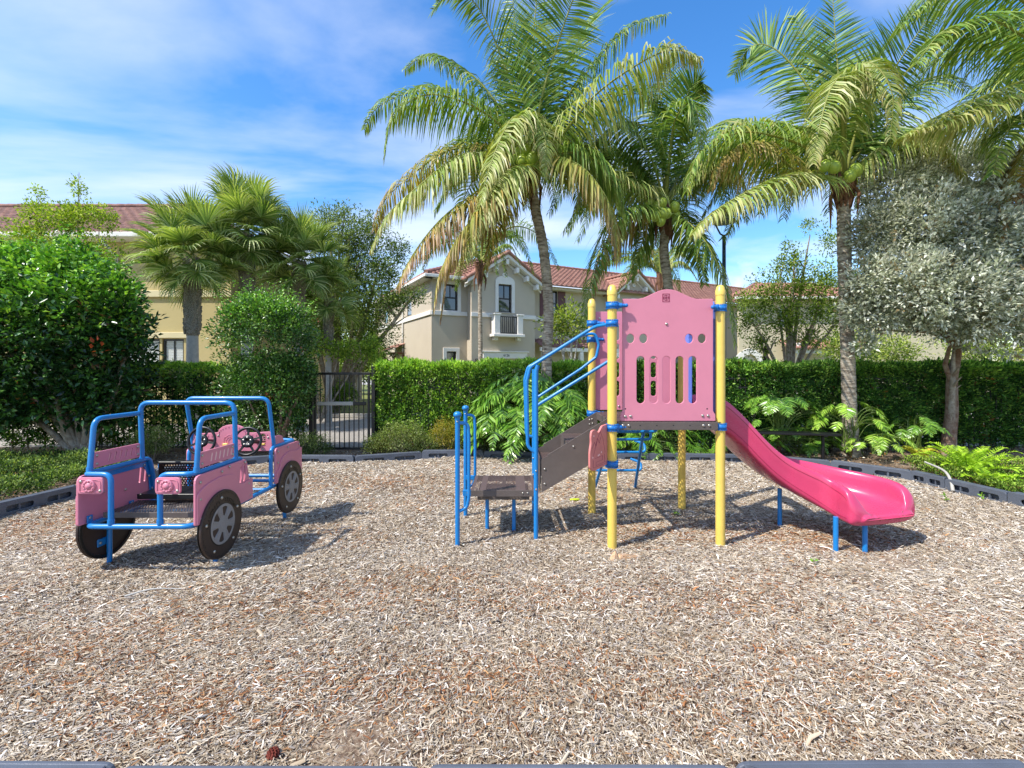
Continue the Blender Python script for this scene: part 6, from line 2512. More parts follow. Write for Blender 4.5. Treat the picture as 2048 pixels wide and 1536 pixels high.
def palf_two(rng, pal, top, zlo, zhi, k=1.0):
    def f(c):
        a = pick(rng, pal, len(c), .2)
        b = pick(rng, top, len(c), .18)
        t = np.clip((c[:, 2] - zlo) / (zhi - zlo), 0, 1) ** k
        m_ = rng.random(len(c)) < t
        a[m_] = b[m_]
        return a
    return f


def limbs(parent, base, tips, r, m, seed, fork=.45, name='trunk'):
    """stems that share a base and fork towards the tips"""
    rng = random.Random(seed)
    mb = MB()
    base = Vector(base)
    for t in tips:
        t = Vector(t)
        mid = base.lerp(t, fork) + Vector((rng.uniform(-.12, .12), rng.uniform(-.12, .12), rng.uniform(0, .25) * (t - base).length * .3))
        q = mid.lerp(t, .55) + Vector((rng.uniform(-.1, .1), rng.uniform(-.1, .1), 0))
        P = catmull([base, mid, q, t], 14)
        rr = r * rng.uniform(.6, 1)
        mb.tube([Vector(p) for p in P], rr, 8, rads=[rr * (1 - .8 * i / 13) for i in range(14)])
        for k in range(3):
            i = rng.randint(5, 11)
            e = Vector(P[i]) + Vector((rng.uniform(-.5, .5), rng.uniform(-.5, .5), rng.uniform(.15, .6))) * (t - base).length * .3
            mb.tube([Vector(P[i]), Vector(P[i]).lerp(e, .5) + Vector((0, 0, .04)), e], rr * .3, 5, rads=[rr * .35, rr * .22, rr * .06])
    return mb.build(name, m, parent)


def hedge(label, x0, x1, y0, y1, zt, seed, ncl, per, L, W, pal, top, name='hedge', zb=.12, jagged=.05):
    root = thing(name, ((x0 + x1) / 2, (y0 + y1) / 2, 0), label, 'hedge')
    lv = Leaves(seed)
    r = lv.rng
    # front, top, inside
    nf, nt_, ni = int(ncl * .55), int(ncl * .2), int(ncl * .25)

    def bump(x, z):
        return .06 * np.sin(x * 3.1 + z * 2) * np.sin(z * 4.3 + x) + .03 * np.sin(x * 9 + z * 7)
    xf, zf_ = r.uniform(x0, x1, nf), zb + (zt - zb) * r.random(nf) ** .85
    front = np.stack([xf, y0 - .16 + bump(xf, zf_) + np.abs(r.normal(0, .08, nf)), zf_], 1)
    xt = r.uniform(x0, x1, nt_)
    topz = zt + jagged * np.sin(xt * 5) * np.sin(xt * 2.3) + r.normal(0, .03, nt_)
    tp = np.stack([xt, r.uniform(y0, y1, nt_), topz], 1)
    ins = np.stack([r.uniform(x0, x1, ni), r.uniform(y0, y1, ni), r.uniform(zb, zt, ni)], 1)
    cen = np.concatenate([front, tp, ins])
    outw = np.concatenate([np.tile([0, -1, .25], (nf, 1)), np.tile([0, -.2, 1], (nt_, 1)), r.normal(size=(ni, 3))])
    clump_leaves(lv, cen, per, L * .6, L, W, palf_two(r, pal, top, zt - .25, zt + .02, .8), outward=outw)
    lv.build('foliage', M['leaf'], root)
    rr = random.Random(seed)
    tips, k = [], int((x1 - x0) / .38)
    mb = MB()
    for i in range(k):
        x = x0 + (i + .5) * (x1 - x0) / k + rr.uniform(-.08, .08)
        y = (y0 + y1) / 2 - .12 + rr.uniform(-.05, .05)
        mb.tube([(x, y, -.05), (x + rr.uniform(-.06, .06), y, .6), (x + rr.uniform(-.12, .12), y - .05, zt - .2)], .016, 6, rads=[.02, .015, .008])
        for s in range(3):
            z = rr.uniform(.2, 1.2)
            mb.tube([(x, y, z), (x + rr.uniform(-.25, .25), y - rr.uniform(.05, .2), z + rr.uniform(.1, .4))], .006, 4)
    mb.build('stems', M['bark'], root)
    return root


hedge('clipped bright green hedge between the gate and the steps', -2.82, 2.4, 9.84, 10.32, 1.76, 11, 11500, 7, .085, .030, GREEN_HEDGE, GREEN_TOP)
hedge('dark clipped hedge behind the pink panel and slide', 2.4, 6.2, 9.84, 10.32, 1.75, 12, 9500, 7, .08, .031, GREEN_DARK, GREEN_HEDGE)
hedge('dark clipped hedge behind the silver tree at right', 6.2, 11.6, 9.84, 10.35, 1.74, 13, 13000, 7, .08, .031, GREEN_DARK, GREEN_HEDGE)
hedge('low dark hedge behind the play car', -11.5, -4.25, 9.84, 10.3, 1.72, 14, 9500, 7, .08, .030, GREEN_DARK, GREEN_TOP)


def bush(name, label, cat, blobs, ncl, per, rad, L, W, pal, top, z0, z1, seed, base, tips, r=.03, m='leaf', bark='bark', shell=.5, lower=.5, group=None, flat=1.0, shoots=0, topk=1.0):
    root = thing(name, base, label, cat, group)
    lv = Leaves(seed)
    p, d = blob_pts(lv.rng, blobs, ncl, shell, lower)
    p = p[p[:, 2] > .02]
    d = d[:len(p)]
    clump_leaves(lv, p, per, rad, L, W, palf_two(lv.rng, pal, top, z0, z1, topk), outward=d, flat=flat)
    if shoots:
        q, _ = blob_pts(lv.rng, blobs, shoots * 3, .96, 0)
        q = q[np.argsort(-q[:, 2])][:shoots]
        rr = lv.rng
        for s in range(10):
            h = .035 * s
            lean = rr.normal(0, .02, (len(q), 3)) * s * .5
            for sg in (-1, 1):
                a = rr.uniform(0, PI, len(q)) + s * 1.57
                dd = np.stack([np.cos(a) * sg, np.sin(a) * sg, np.full(len(q), .6)], 1)
                lv.add(q + np.array([0, 0, h]) + lean, dd, L * .8 * (1 - s * .05), W * .8, pick(rr, top, len(q), .15))
    lv.build('crown', M[m], root)
    limbs(root, base, tips, r, M[bark], seed)
    return root


def B(px, py, Y, r, dx=1.0, dz=1.0):
    p = at(px, py, Y)
    return (p.x, p.y, p.z, r * dx, r, r * dz)


# big broad bush at the left edge
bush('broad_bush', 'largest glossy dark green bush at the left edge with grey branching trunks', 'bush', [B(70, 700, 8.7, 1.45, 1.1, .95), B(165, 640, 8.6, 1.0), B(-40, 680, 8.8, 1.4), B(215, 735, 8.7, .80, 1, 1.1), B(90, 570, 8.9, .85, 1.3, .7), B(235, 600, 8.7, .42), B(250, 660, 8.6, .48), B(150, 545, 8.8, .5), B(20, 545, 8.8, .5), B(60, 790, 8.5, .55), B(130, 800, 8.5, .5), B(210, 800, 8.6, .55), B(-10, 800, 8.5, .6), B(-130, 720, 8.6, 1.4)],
     5600, 7, .13, .115, .062, [('223F1E', 4), ('2F5229', 4), ('416A30', 3), ('5E8A3A', 1.3), ('7C5A3C', .2), ('A44A30', .03)], [('4F8028', 3), ('78AE3C', 4), ('A2CC50', 3), ('35602A', 1.5)], 2.1, 3.5, 21, (-8.05, 8.9, -.05),  # brighter upper leaves: new growth, and sunlight put into their colour
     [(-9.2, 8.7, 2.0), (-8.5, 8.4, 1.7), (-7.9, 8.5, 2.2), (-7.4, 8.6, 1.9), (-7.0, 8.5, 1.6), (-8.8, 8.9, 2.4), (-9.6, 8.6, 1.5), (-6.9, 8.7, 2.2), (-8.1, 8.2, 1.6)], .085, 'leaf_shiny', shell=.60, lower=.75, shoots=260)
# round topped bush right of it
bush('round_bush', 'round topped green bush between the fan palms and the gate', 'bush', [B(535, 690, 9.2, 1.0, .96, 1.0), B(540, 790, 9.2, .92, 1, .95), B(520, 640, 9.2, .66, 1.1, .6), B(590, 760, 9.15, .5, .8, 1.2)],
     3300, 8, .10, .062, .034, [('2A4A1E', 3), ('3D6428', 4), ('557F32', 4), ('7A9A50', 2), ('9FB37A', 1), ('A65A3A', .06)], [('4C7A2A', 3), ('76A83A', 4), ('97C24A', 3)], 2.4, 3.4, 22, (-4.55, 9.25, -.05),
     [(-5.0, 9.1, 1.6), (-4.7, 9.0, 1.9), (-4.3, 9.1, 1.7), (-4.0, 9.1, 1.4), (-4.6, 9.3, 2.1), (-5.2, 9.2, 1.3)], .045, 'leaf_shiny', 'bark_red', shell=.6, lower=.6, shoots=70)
# thin yellow green tree rising behind the big bush
bush('yellow_green_tree', 'thin yellow green tree sticking up above the big left bush', 'tree', [B(60, 470, 11.2, .55, 1.2, .8), B(130, 440, 11.2, .55, 1.1, .8), B(175, 425, 11.2, .42, 1.3, .5), B(70, 425, 11.2, .30), B(155, 375, 11.2, .22, .6, 1.3), B(100, 520, 11.2, .8, 1.4, .7), B(215, 440, 11.2, .25), B(75, 385, 11.2, .13, .7, 1.2), B(190, 520, 11.2, .7)],
     2600, 6, .11, .065, .034, [('6E8A2C', 3), ('93A838', 3), ('B4C04C', 2), ('4C6A26', 2)], [('A9BC40', 3), ('C2CC5A', 2), ('7C9634', 2)], 3.5, 6, 23, (-10.5, 11.3, -.05),
     [at(60, 440, 11.2), at(130, 410, 11.2), at(158, 345, 11.2), at(75, 390, 11.2), at(200, 430, 11.2), at(215, 520, 11.2)], .035, lower=1, shell=.2)
# grey green tree behind the gate
OAK = [B(655, 440, 17.5, .75, 1, .8), B(700, 480, 17.5, 1.2), B(740, 470, 17.5, .9), B(770, 540, 17.3, .95), B(660, 560, 17.5, 1.3), B(720, 600, 17.2, 1.6), B(650, 660, 17.3, 1.3), B(780, 600, 17.0, .85, 1.2, .7), B(740, 680, 17.0, 1.1), B(700, 540, 17.6, 1.3), B(800, 500, 17.4, .5), B(835, 590, 17.0, .45, 1.2, .8), B(625, 610, 17.2, .8), B(680, 420, 17.5, .4)]
bush('shade_tree', 'sparse grey green tree between the fan palms and the townhouse', 'tree', OAK, 5200, 7, .20, .10, .046, [('445A28', 3), ('5B7236', 4), ('768A44', 3), ('949E5C', 1.5)], [('7C8C50', 3), ('98A56A', 2), ('5A6B3C', 3)], 5, 7.5, 24, gp(668, 17.4),
     [at(655, 440, 17.5), at(700, 470, 17.5), at(760, 520, 17.3), at(720, 580, 17.2), at(650, 620, 17.4), at(790, 590, 17.1), at(740, 660, 17.1), at(690, 420, 17.5), at(830, 585, 17.0), at(625, 620, 17.2)], .13, shell=.15, lower=1, bark='bark')
bush('shade_tree', 'leafy bright green young tree above the right end of the metal gate', 'tree', [B(620, 690, 14.5, .55, 1.2, .8), B(680, 700, 15, .6, 1.2, .5), B(740, 700, 15.5, .5), B(600, 650, 14.5, .5)], 700, 7, .16, .09, .045, [('5E7E2C', 3), ('7C9C38', 3), ('A2B94C', 2)], [('94B040', 3), ('B4C85A', 2)], 1.9, 3.0, 25, gp(640, 14.8),
     [at(620, 680, 14.5), at(680, 690, 15), at(735, 700, 15.3)], .05, shell=.2, lower=1)
bush('clipped_shrub', 'small boxy shrub on the grass seen through the gate', 'shrub', [B(686, 795, 17, .52, 1.0, 1.05), B(672, 800, 17, .4)], 420, 8, .14, .07, .04, [('3A5620', 3), ('55752C', 3), ('7A9A3C', 2)], [('7A9A3C', 3), ('98B04C', 2)], .6, 1.4, 26, gp(685, 17), [at(680, 790, 17), at(695, 790, 17)], .02)
for i, (px, Y, r_, lb) in enumerate(((715, 30, 1.6, 'far bushy tree seen above the right half of the gate'), (640, 34, 2.2, 'far bushy tree seen above the left half of the gate'), (780, 42, 2.4, 'distant tree left of the townhouse porch'), (560, 38, 2.6, 'distant tree behind the round topped bush'))):
    bush('far_tree', lb, 'tree', [B(px, 712, Y, r_, 1.1, .9), B(px + 25, 725, Y, r_ * .8), B(px - 22, 722, Y, r_ * .8)], 500, 7, .5, .22, .12, [('54702A', 3), ('76903A', 3), ('97A94A', 2)], [('97AE48', 3), ('B4C460', 2)], 1.5, 4, 27 + i, gp(px, Y), [at(px - 10, 715, Y), at(px + 12, 715, Y), at(px, 700, Y)], .12, lower=1, shell=.3)
mb = MB()
for i, (px, Y) in enumerate(((706, 24), (718, 25))):
    mb = MB()
    p = gp(px, Y)
    mb.tube([(p.x, Y, -.1), (p.x + .05, Y, 1.5), (p.x, Y, 3.6)], .11, 10, rads=[.15, .11, .07])
    root = thing('pale_trunk_tree', p, ('pale trunked tree straight behind the gate pickets' if i == 0 else 'second pale trunk, just right of the first behind the gate'), 'tree')
    mb.build('trunk', M['bark_pale'], root)
    lv = Leaves(70 + i)
    pp, dd = blob_pts(lv.rng, [(p.x, Y, 4.2, 1.1, 1.1, .9)], 260, .2, 1)
    clump_leaves(lv, pp, 7, .3, .14, .07, palf_two(lv.rng, [('6A8630', 3), ('8AA23E', 2)], [('A2B850', 1)], 3, 5), outward=dd)
    lv.build('crown', M['leaf'], root)

# low shrubs in the bed
LOW = [('6E7E42', 3), ('8C9A58', 3), ('54662E', 3), ('A5AE74', 1.5), ('6B5136', .8)]
LOWT = [('94A456', 3), ('B0BC70', 2), ('7C9040', 2)]
YEL = [('A89A3A', 3), ('8C8A34', 3), ('C0AC4C', 2), ('6B7A30', 2)]
for (px, py, Y, r_, dx, dz, pal, top, lb, nm) in (
        (805, 872, 9.35, .46, 1.05, .70, LOW, LOWT, 'grey green rounded shrub below the left end of the bright hedge', 'low_shrub'),
        (755, 885, 9.4, .26, 1.1, .7, LOW, LOWT, 'small shrub right of the gate post', 'low_shrub'),
        (856, 887, 9.4, .24, 1.1, .8, LOW, LOWT, 'small pale shrub between two rounded shrubs', 'low_shrub'),
        (893, 865, 9.45, .33, .9, 1.0, YEL, YEL, 'yellowish shrub behind the blue knob posts', 'low_shrub'),
        (945, 880, 9.4, .33, 1.1, .8, LOW, LOWT, 'low shrub at the foot of the split leaf plant', 'low_shrub'),
        (622, 893, 9.2, .34, 1.2, .75, [('3A4E26', 3), ('54683A', 3), ('7A8A58', 2)], LOWT, 'low dark shrub between the round bush and the gate', 'low_shrub'),
        (305, 880, 8.9, .34, 1.3, .7, LOW, LOWT, 'low shrub seen through the rear of the play car', 'low_shrub')):
    c = at(px, py, Y)
    tips = [(c.x + r_ * .6 * math.cos(a), Y + r_ * .4 * math.sin(a), c.z + .1) for a in (0, 1.2, 2.4, 3.6, 4.8)]
    bush(nm, lb, 'shrub', [(c.x, Y, max(c.z, r_ * dz * .9), r_ * dx, r_, r_ * dz), (c.x + r_ * .45, Y, max(.12, c.z - .1), r_ * dx * .7, r_ * .7, r_ * dz * .7), (c.x - r_ * .45, Y, max(.12, c.z - .1), r_ * dx * .7, r_ * .7, r_ * dz * .7)], int(2300 * r_), 7, .055, .030, .014, pal, top, c.z, c.z + r_ * dz, 40 + px, (c.x, Y, -.03), tips, .012, lower=.7, shell=.45, group='low shrubs along the back of the play area')


def groundcover(label, outline, h, seed, n, pal, top, L=.035, W=.018, name='ground_cover'):
    r = np.random.default_rng(seed)
    xs = [p[0] for p in outline]
    ys = [p[1] for p in outline]
    q = np.stack([r.uniform(min(xs), max(xs), n), r.uniform(min(ys), max(ys), n)], 1)
    q = q[inside_np(q[:, 0], q[:, 1], outline)]
    hh = h * (.75 + .25 * np.sin(q[:, 0] * 4 + q[:, 1] * 3) * np.sin(q[:, 1] * 5)) * r.uniform(.35, 1, len(q)) ** .5
    c = np.stack([q[:, 0], q[:, 1], hh], 1)
    lv = Leaves(seed)
    clump_leaves(lv, c, 7, L * 1.6, L, W, palf_two(r, pal, top, h * .6, h, 1), outward=np.tile([0, -.2, 1], (len(c), 1)))
    o = lv.build(name, M['leaf'])
    tag(o, label, 'ground cover', kind='stuff')


GCO = [('4E6E28', 3), ('6C8A34', 3), ('8AA544', 2), ('3A5422', 3), ('6E5236', .7)]
groundcover('dense low green shrubs outside the left border timbers', [(-6.15, 4.0), (-6.12, 5.5), (-5.98, 6.4), (-5.85, 7.3), (-6.9, 8.4), (-9.5, 8.2), (-9.5, 4.0)], .34, 51, 9000, [('3E5626', 3), ('556E34', 3), ('76884C', 2), ('2C4220', 3)], [('8A9E52', 3), ('A2B464', 2), ('5E7A34', 2)], .042, .022)
groundcover('low green creeping plants outside the right border timbers', [(6.62, 3.6), (6.55, 6.8), (6.45, 7.35), (6.75, 8.2), (8.2, 8.35), (9.9, 7.6), (9.9, 3.6)], .20, 52, 9000, GCO, [('8CA844', 3), ('A9BE56', 3)], .040, .020)

# silver tree
SB = [B(1790, 370, 9.0, .72), B(1870, 340, 9.2, .72), B(1960, 350, 9.0, .85), B(2050, 390, 8.8, .9), B(1760, 470, 9.0, .72), B(1850, 450, 8.7, .95), B(1950, 470, 8.6, 1.05), B(2060, 500, 8.7, 1.05), B(1740, 570, 8.8, .62), B(1820, 570, 8.6, .85), B(1910, 590, 8.5, 1.0), B(2010, 610, 8.5, 1.0), B(1760, 640, 8.8, .42, 1.2, .9),
      B(1850, 630, 8.7, .45, 1.2, .7), B(1970, 640, 8.7, .42, 1.4, .5), B(2080, 620, 8.7, .6), B(1720, 620, 8.9, .4), B(2120, 450, 8.9, 1.0), B(1840, 310, 9.2, .35, 1.4, .6), B(1725, 690, 8.9, .2)]
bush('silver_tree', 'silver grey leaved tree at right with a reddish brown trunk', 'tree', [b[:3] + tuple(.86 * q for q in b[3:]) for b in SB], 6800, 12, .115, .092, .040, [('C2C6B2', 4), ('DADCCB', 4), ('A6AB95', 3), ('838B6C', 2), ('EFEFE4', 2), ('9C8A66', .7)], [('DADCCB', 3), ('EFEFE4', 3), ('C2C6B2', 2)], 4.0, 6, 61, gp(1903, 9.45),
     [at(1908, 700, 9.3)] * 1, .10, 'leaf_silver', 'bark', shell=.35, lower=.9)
st = [o for o in bpy.data.objects if o.name.startswith('silver_tree')][0]
limbs(st, at(1910, 690, 9.3), [at(p[0], p[1], p[2]) for p in ((1790, 400, 9), (1870, 360, 9.1), (1960, 380, 9), (2050, 430, 8.8), (1760, 520, 9), (1850, 480, 8.8), (1950, 500, 8.8), (2060, 560, 8.8), (1820, 600, 8.7), (1760, 660, 8.8), (1990, 620, 8.7))], .065, M['bark_red'], 62, .4, 'branches')
mb = MB()
mb.tube([Vector(p) for p in catmull([at(1893, 905, 9.45) - Vector((0, 0, .08)), at(1903, 830, 9.45), at(1904, 760, 9.4), at(1914, 705, 9.35), at(1910, 670, 9.3)], 20)], .1, 12, rads=[.125 - .0035 * i + (.04 if i == 0 else 0) for i in range(20)])
mb.tube([at(1905, 770, 9.4), at(1890, 730, 9.3), at(1900, 690, 9.2)], .04, 8, rads=[.05, .045, .03])
mb.build('trunk', M['bark_red'], st)

# leafy tree beyond the right hedge
CB = [B(1500, 640, 14, .6), B(1540, 590, 14, .75), B(1600, 570, 14, .8), B(1570, 640, 13.8, .85), B(1640, 620, 14, .75), B(1520, 690, 14, .45), B(1590, 520, 14, .45), B(1560, 530, 14, .35), B(1650, 560, 14, .6), B(1680, 640, 14, .5), B(1620, 680, 14, .5, 1.2, .6), B(1490, 600, 14, .35), B(1620, 450, 14, .3, 1.6, .6), B(1660, 480, 14, .4), B(1575, 495, 14, .2), B(1700, 560, 14, .5)]
bush('leafy_tree', 'open leafy green tree behind the hedge, right of the yellow post', 'tree', CB, 2300, 6, .15, .085, .042, [('4C6426', 3), ('688232', 4), ('8A9E42', 3), ('A8B65A', 1.5)], [('8AA042', 3), ('A9B85A', 2), ('64802F', 2)], 3.2, 5, 63, at(1578, 790, 14),
     [at(p[0], p[1], 14) for p in ((1500, 640), (1540, 580), (1600, 550), (1640, 600), (1560, 530), (1660, 560), (1690, 620), (1620, 470), (1520, 670), (1590, 500))], .075, shell=.1, lower=1, bark='bark')
for i, (px, py, Y, r_, lb) in enumerate(((1960, 690, 19, 1.3, 'yellow green tree behind the silver tree trunk'), (2080, 700, 20, 1.4, 'green tree beside the cream pillar'), (1790, 700, 21, 1.1, 'green tree in the gap beneath the silver leaves'), (1700, 690, 17, .8, 'young green tree between the ringed palm trunk and the arched house'), (1140, 640, 13.5, .5, 'small sapling with pale branches in front of the shuttered window'))):
    bush('garden_tree', lb, 'tree', [B(px, py, Y, r_), B(px + 30, py + 20, Y, r_ * .7), B(px - 30, py + 10, Y, r_ * .8)], int(500 * r_), 7, .24, .11, .055, [('5A7430', 3), ('7C9040', 3), ('A0A850', 2)], [('9CAE4C', 3), ('B8C060', 2)], 2, 4, 80 + i, gp(px, Y), [at(px - 15, py, Y), at(px + 20, py, Y), at(px, py - 20, Y)], .06, lower=1, shell=.2, bark='bark_pale' if i == 4 else 'bark')


# ---- split leaf plants
PH = [('3F6A22', 3), ('55852A', 4), ('74A238', 3), ('93BC50', 1.5)]
PHL = [('6E9A30', 3), ('94BC40', 4), ('B4D05A', 3)]


def split_leaf(root, base, tipc, L, seed, pal, bright=.5):
    """long stalk that carries one deeply cut leaf"""
    base, tipc = Vector(base), Vector(tipc)
    d = (tipc - base)
    h = Vector((d.x, d.y, 0))
    hn = h.normalized() if h.length > .02 else Vector((0, -1, 0))
    rng = random.Random(seed)
    P = [base, base.lerp(tipc, .5) + Vector((0, 0, .10 + d.z * .12)), tipc, tipc + hn * L * .42 + Vector((0, 0, -L * .10)), tipc + hn * L * .85 + Vector((0, 0, -L * .62))]
    tl = (tipc - base).length
    t0 = min(.72, max(.45, tl / (tl + L)) * .98)
    frond('leaf', root, P, M['leaf_shiny'], seed, n=19, Lmax=L * .52, W=.037 * L / .6, droop=.28, pal=pal, tip=PHL, tipmix=.2, t0=t0, r0=.009, vee=.05, fwd=.75, nseg=3, stem=(.16, .24, .05), jit=.08)


def split_plant(label, bases, dome, n, L, seed, pal=PH, group='split leaf plants in the bed'):
    root = thing('split_leaf_plant', bases[0], label, 'plant', group)
    rng = random.Random(seed)
    for i in range(n):
        b = Vector(rng.choice(bases)) + Vector((rng.uniform(-.1, .1), rng.uniform(-.08, .08), 0))
        cx_, cy_, cz_, rx, ry, rz = dome
        a = rng.uniform(PI * .95, PI * 2.05) if rng.random() < .72 else rng.uniform(0, PI)
        e = math.asin(rng.uniform(.02, 1))
        t = Vector((cx_ + rx * math.cos(a) * math.cos(e), cy_ + ry * math.sin(a) * math.cos(e), cz_ + rz * math.sin(e)))
        split_leaf(root, b, t, L * rng.uniform(.75, 1.15), seed * 100 + i, pal)
    return root


split_plant('largest split leaf plant, a wide dark green mound behind the stairs', [(-.25, 9.5, 0), (.3, 9.45, 0), (.8, 9.5, 0), (1.2, 9.55, 0)], (.42, 9.42, .30, 1.0, .60, 1.38), 210, .60, 31)
split_plant('split leaf plant low under the pink panel deck', [(2.3, 9.4, 0), (3.2, 9.4, 0)], (2.7, 9.4, .15, .9, .4, .62), 80, .42, 32)
split_plant('split leaf plant on a short stem behind the top of the slide', [(5.3, 9.45, .30)], (5.3, 9.4, .72, .62, .4, .5), 34, .32, 33)
split_plant('bright split leaf plant in front of the ringed palm trunk', [(6.55, 9.2, .25)], (6.5, 9.15, .60, .5, .35, .5), 26, .32, 34, PHL)
split_plant('small split leaf plant drooping over the mulch edge left of the silver tree trunk', [(6.9, 8.9, .1)], (6.9, 8.85, .25, .45, .3, .25), 20, .30, 35, PHL)
split_plant('small split leaf plant against the dark hedge near the silver tree', [(7.9, 9.3, .1)], (7.9, 9.25, .5, .35, .3, .3), 18, .26, 36)
split_plant('low split leaf plants behind the bench', [(4.6, 9.5, 0), (5.9, 9.5, 0)], (5.4, 9.45, .1, 1.3, .3, .45), 70, .34, 37, PH)
for x, y, s in ((5.3, 9.45, 1), (6.55, 9.2, 2)):
    mb = MB()
    mb.tube([(x, y, -.05), (x + .02, y, .15), (x, y, .36)], .05, 10, rads=[.06, .05, .045])
    tgt = [o for o in bpy.data.objects if o.name.startswith('split_leaf_plant') and abs(o.location.x - x) < .01][0]
    mb.build('stem', M['husk'], tgt)


# bright fern
def fern(label, c, n, L, seed, pal):
    root = thing('fern', c, label, 'fern')
    rng = random.Random(seed)
    for i in range(n):
        a = 2 * PI * i / n * 3.1 + rng.uniform(-.2, .2)
        e = rng.uniform(.25, 1.25)
        d = Vector((math.cos(a), math.sin(a), 0))
        b = Vector(c) + d * rng.uniform(0, .16)
        l = L * rng.uniform(.75, 1.1)
        P = [b, b + d * l * .35 * math.cos(e) + Vector((0, 0, l * .45 * (.4 + .6 * math.sin(e)))), b + d * l * (.25 + .6 * math.cos(e)) + Vector((0, 0, l * .75 * (.25 + .75 * math.sin(e)))), b + d * l * (.4 + .65 * math.cos(e)) + Vector((0, 0, l * .75 * (.15 + .85 * math.sin(e))))]
        frond('frond', root, P, M['leaf'], seed * 70 + i, n=24, Lmax=.095, W=.018, droop=.1, pal=pal, tip=pal, tipmix=.1, t0=.2, r0=.005, vee=.3, fwd=.7, nseg=2, stem=(.30, .42, .05), jit=.06)
    return root


FN = [('9CC22E', 4), ('B6D83C', 4), ('82A82A', 2), ('CBE45A', 1)]
fern('bright yellow green fern beside the curled stick', (7.02, 7.30, .06), 46, .62, 41, FN)
fern('smaller bright fern just in front of the big fern', (6.85, 6.75, .05), 18, .34, 42, FN)
fern('yellowing little fern at the foot of the silver tree', (7.62, 8.85, .03), 14, .30, 43, [('B8B83C', 3), ('D0B848', 2), ('94A838', 2)])


# ---- small things lying about
def stick(label, pts, r, name='stick', m='bark_pale'):
    mb = MB()
    P = catmull(pts, 14)
    mb.tube([Vector(p) for p in P], r, 7, rads=[r * (1 - .5 * i / 13) for i in range(14)])
    tag(mb.build(name, M[m]), label, name.replace('_', ' '))


c_ = at(1893, 976, 6.72)
stick('curled grey dry stick leaning over the right border timber', [(c_.x, 6.62, .01), (c_.x + .04, 6.70, .14), (c_.x + .03, 6.80, .26), (c_.x - .14, 6.92, .36)], .024, 'curled_stick')
stick('thin pale twig lying on the mulch right of the slide', [(5.2, 6.75, .03), (5.7, 6.72, .045), (6.08, 6.66, .03)], .007, 'twig')
stick('long grey twig lying below the play car', [(-2.9, 3.55, .03), (-2.75, 3.62, .05), (-2.55, 3.66, .035)], .008, 'twig')
# coconut husk
hp = Vector(((1235 - 1024) / F * 4.27, 4.27, gz(.95, 4.27)))
mb = MB()
rr = random.Random(9)
for ox, oy, lean, hgt, wid, a0, a1 in ((-.045, 0, .35, .105, .060, -2.6, .3), (.035, .01, -.5, .075, .055, -2.9, .2), (.10, .0, -1.2, .07, .05, -2.8, .1)):
    vs, fs = [], []
    n1_, n2_ = 9, 7
    for i in range(n1_):
        a = a0 + (a1 - a0) * i / (n1_ - 1)
        for j in range(n2_):
            t = j / (n2_ - 1)
            w = wid * (1 - t) ** .7 * (1 + .12 * math.sin(7 * a)) + .004
            vs.append(hp + Vector((ox + w * math.cos(a) + lean * hgt * t * .6 + rr.uniform(-.003, .003), oy + w * .8 * math.sin(a) + rr.uniform(-.003, .003), -.02 + hgt * t * (1 - .25 * abs(lean)) + rr.uniform(-.003, .003))))
    for i in range(n1_ - 1):
        for j in range(n2_ - 1):
            fs.append((i * n2_ + j, i * n2_ + j + 1, (i + 1) * n2_ + j + 1, (i + 1) * n2_ + j))
    mb.add(vs, fs, True)
for k in range(160):
    a = rr.uniform(-.6, .7)
    p = hp + Vector((.02 + rr.uniform(-.03, .13), rr.uniform(-.05, .05), rr.uniform(-.005, .035)))
    mb.tube([p, p + Vector((.05 * math.cos(a), .05 * math.sin(a), rr.uniform(-.02, .015)))], .0013, 3)
tag(mb.build('coconut_husk', mat('tan_husk', rgb('DDB48C'), .95, .3, 30, .6, 80)), 'split tan coconut husk on the mulch in front of the left yellow post', 'coconut husk')
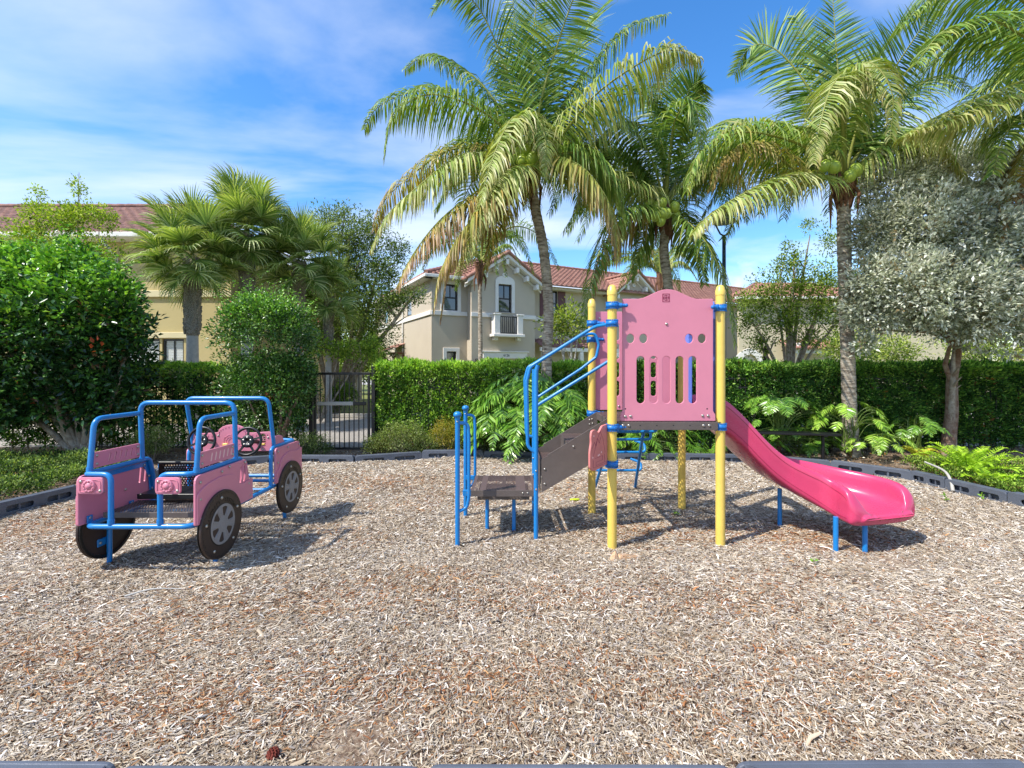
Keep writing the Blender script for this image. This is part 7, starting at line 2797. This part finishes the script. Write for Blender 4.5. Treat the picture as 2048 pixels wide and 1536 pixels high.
# small tool with yellow green handle
tp = Vector(((1140 - 1024) / F * 6.12, 6.12, gz(.75, 6.12) + .025))
tool = thing('screwdriver', tp, 'small tool with a lime yellow handle dropped on the mulch under the stairs', 'hand tool')
mb = MB()
mb.lathe([(.0001, -.002), (.012, 0), (.015, .012), (.013, .03), (.016, .05), (.015, .11), (.009, .125), (.0001, .127)], tp, (1, .05, .02), 12)
mb.build('handle', mat('lime_handle', rgb('C8D62E'), .35), tool)
mb = MB()
mb.tube([tp + Vector((.12, .006, .003)), tp + Vector((.30, .015, .005))], .0035, 6)
mb.build('shaft', M['bolt'], tool)
# cone by the front edge
pp = Vector(((545 - 1024) / F * 2.13, 2.13, gz(-1.07, 2.13) + .02))
mb = MB()
for k in range(60):
    t = k / 60
    a = k * 2.4
    r_ = .019 * math.sin(PI * (.12 + .82 * t))
    q_ = pp + Vector((r_ * math.cos(a), (t - .5) * .05, r_ * math.sin(a) + .0))
    mb.tube([q_ - Vector((r_ * math.cos(a) * .6, 0, r_ * math.sin(a) * .6)), q_ + Vector((math.cos(a) * .008, .01, math.sin(a) * .008))], .006, 5, rads=[.003, .007])
tag(mb.build('pinecone', mat('dark_red_cone', rgb('7A3426'), .8, .3, 40)), 'small dark reddish cone on the mulch near the bottom edge', 'pinecone')
# weeds
for i, (px, py) in enumerate(((1963, 1000), (1890, 1005), (1625, 1128), (1350, 1035), (422, 1108))):
    Yw = EYE * F / (py - HY)
    p = gp(px, Yw)
    p.z = gz(p.x, p.y)
    root = thing('weed', p, ['tiny green weed at the mulch edge below the fern', 'little green weed right of the slide end', 'tiny weed in front of the slide legs', 'tiny weed in the shade under the deck', 'tiny weed by the rear wheel of the play car'][i], 'weed')
    lv = Leaves(90 + i)
    n = 14 if i < 2 else 7
    h = .10 if i < 2 else .05
    t = lv.rng.random(n)
    cc = np.stack([p.x + lv.rng.normal(0, .015, n), p.y + lv.rng.normal(0, .015, n), p.z + h * t], 1)
    lv.add(cc, lv.rng.normal(size=(n, 3)) * np.array([1, 1, .3]) + np.array([0, 0, .5]), .045, .020, pick(lv.rng, [('6E9A34', 2), ('8CB548', 2)], n))
    lv.build('leaves', M['leaf'], root)
    mb = MB()
    mb.tube([p - Vector((0, 0, .02)), p + Vector((.005, 0, h))], .002, 4)
    mb.build('stem', M['coconut'], root)
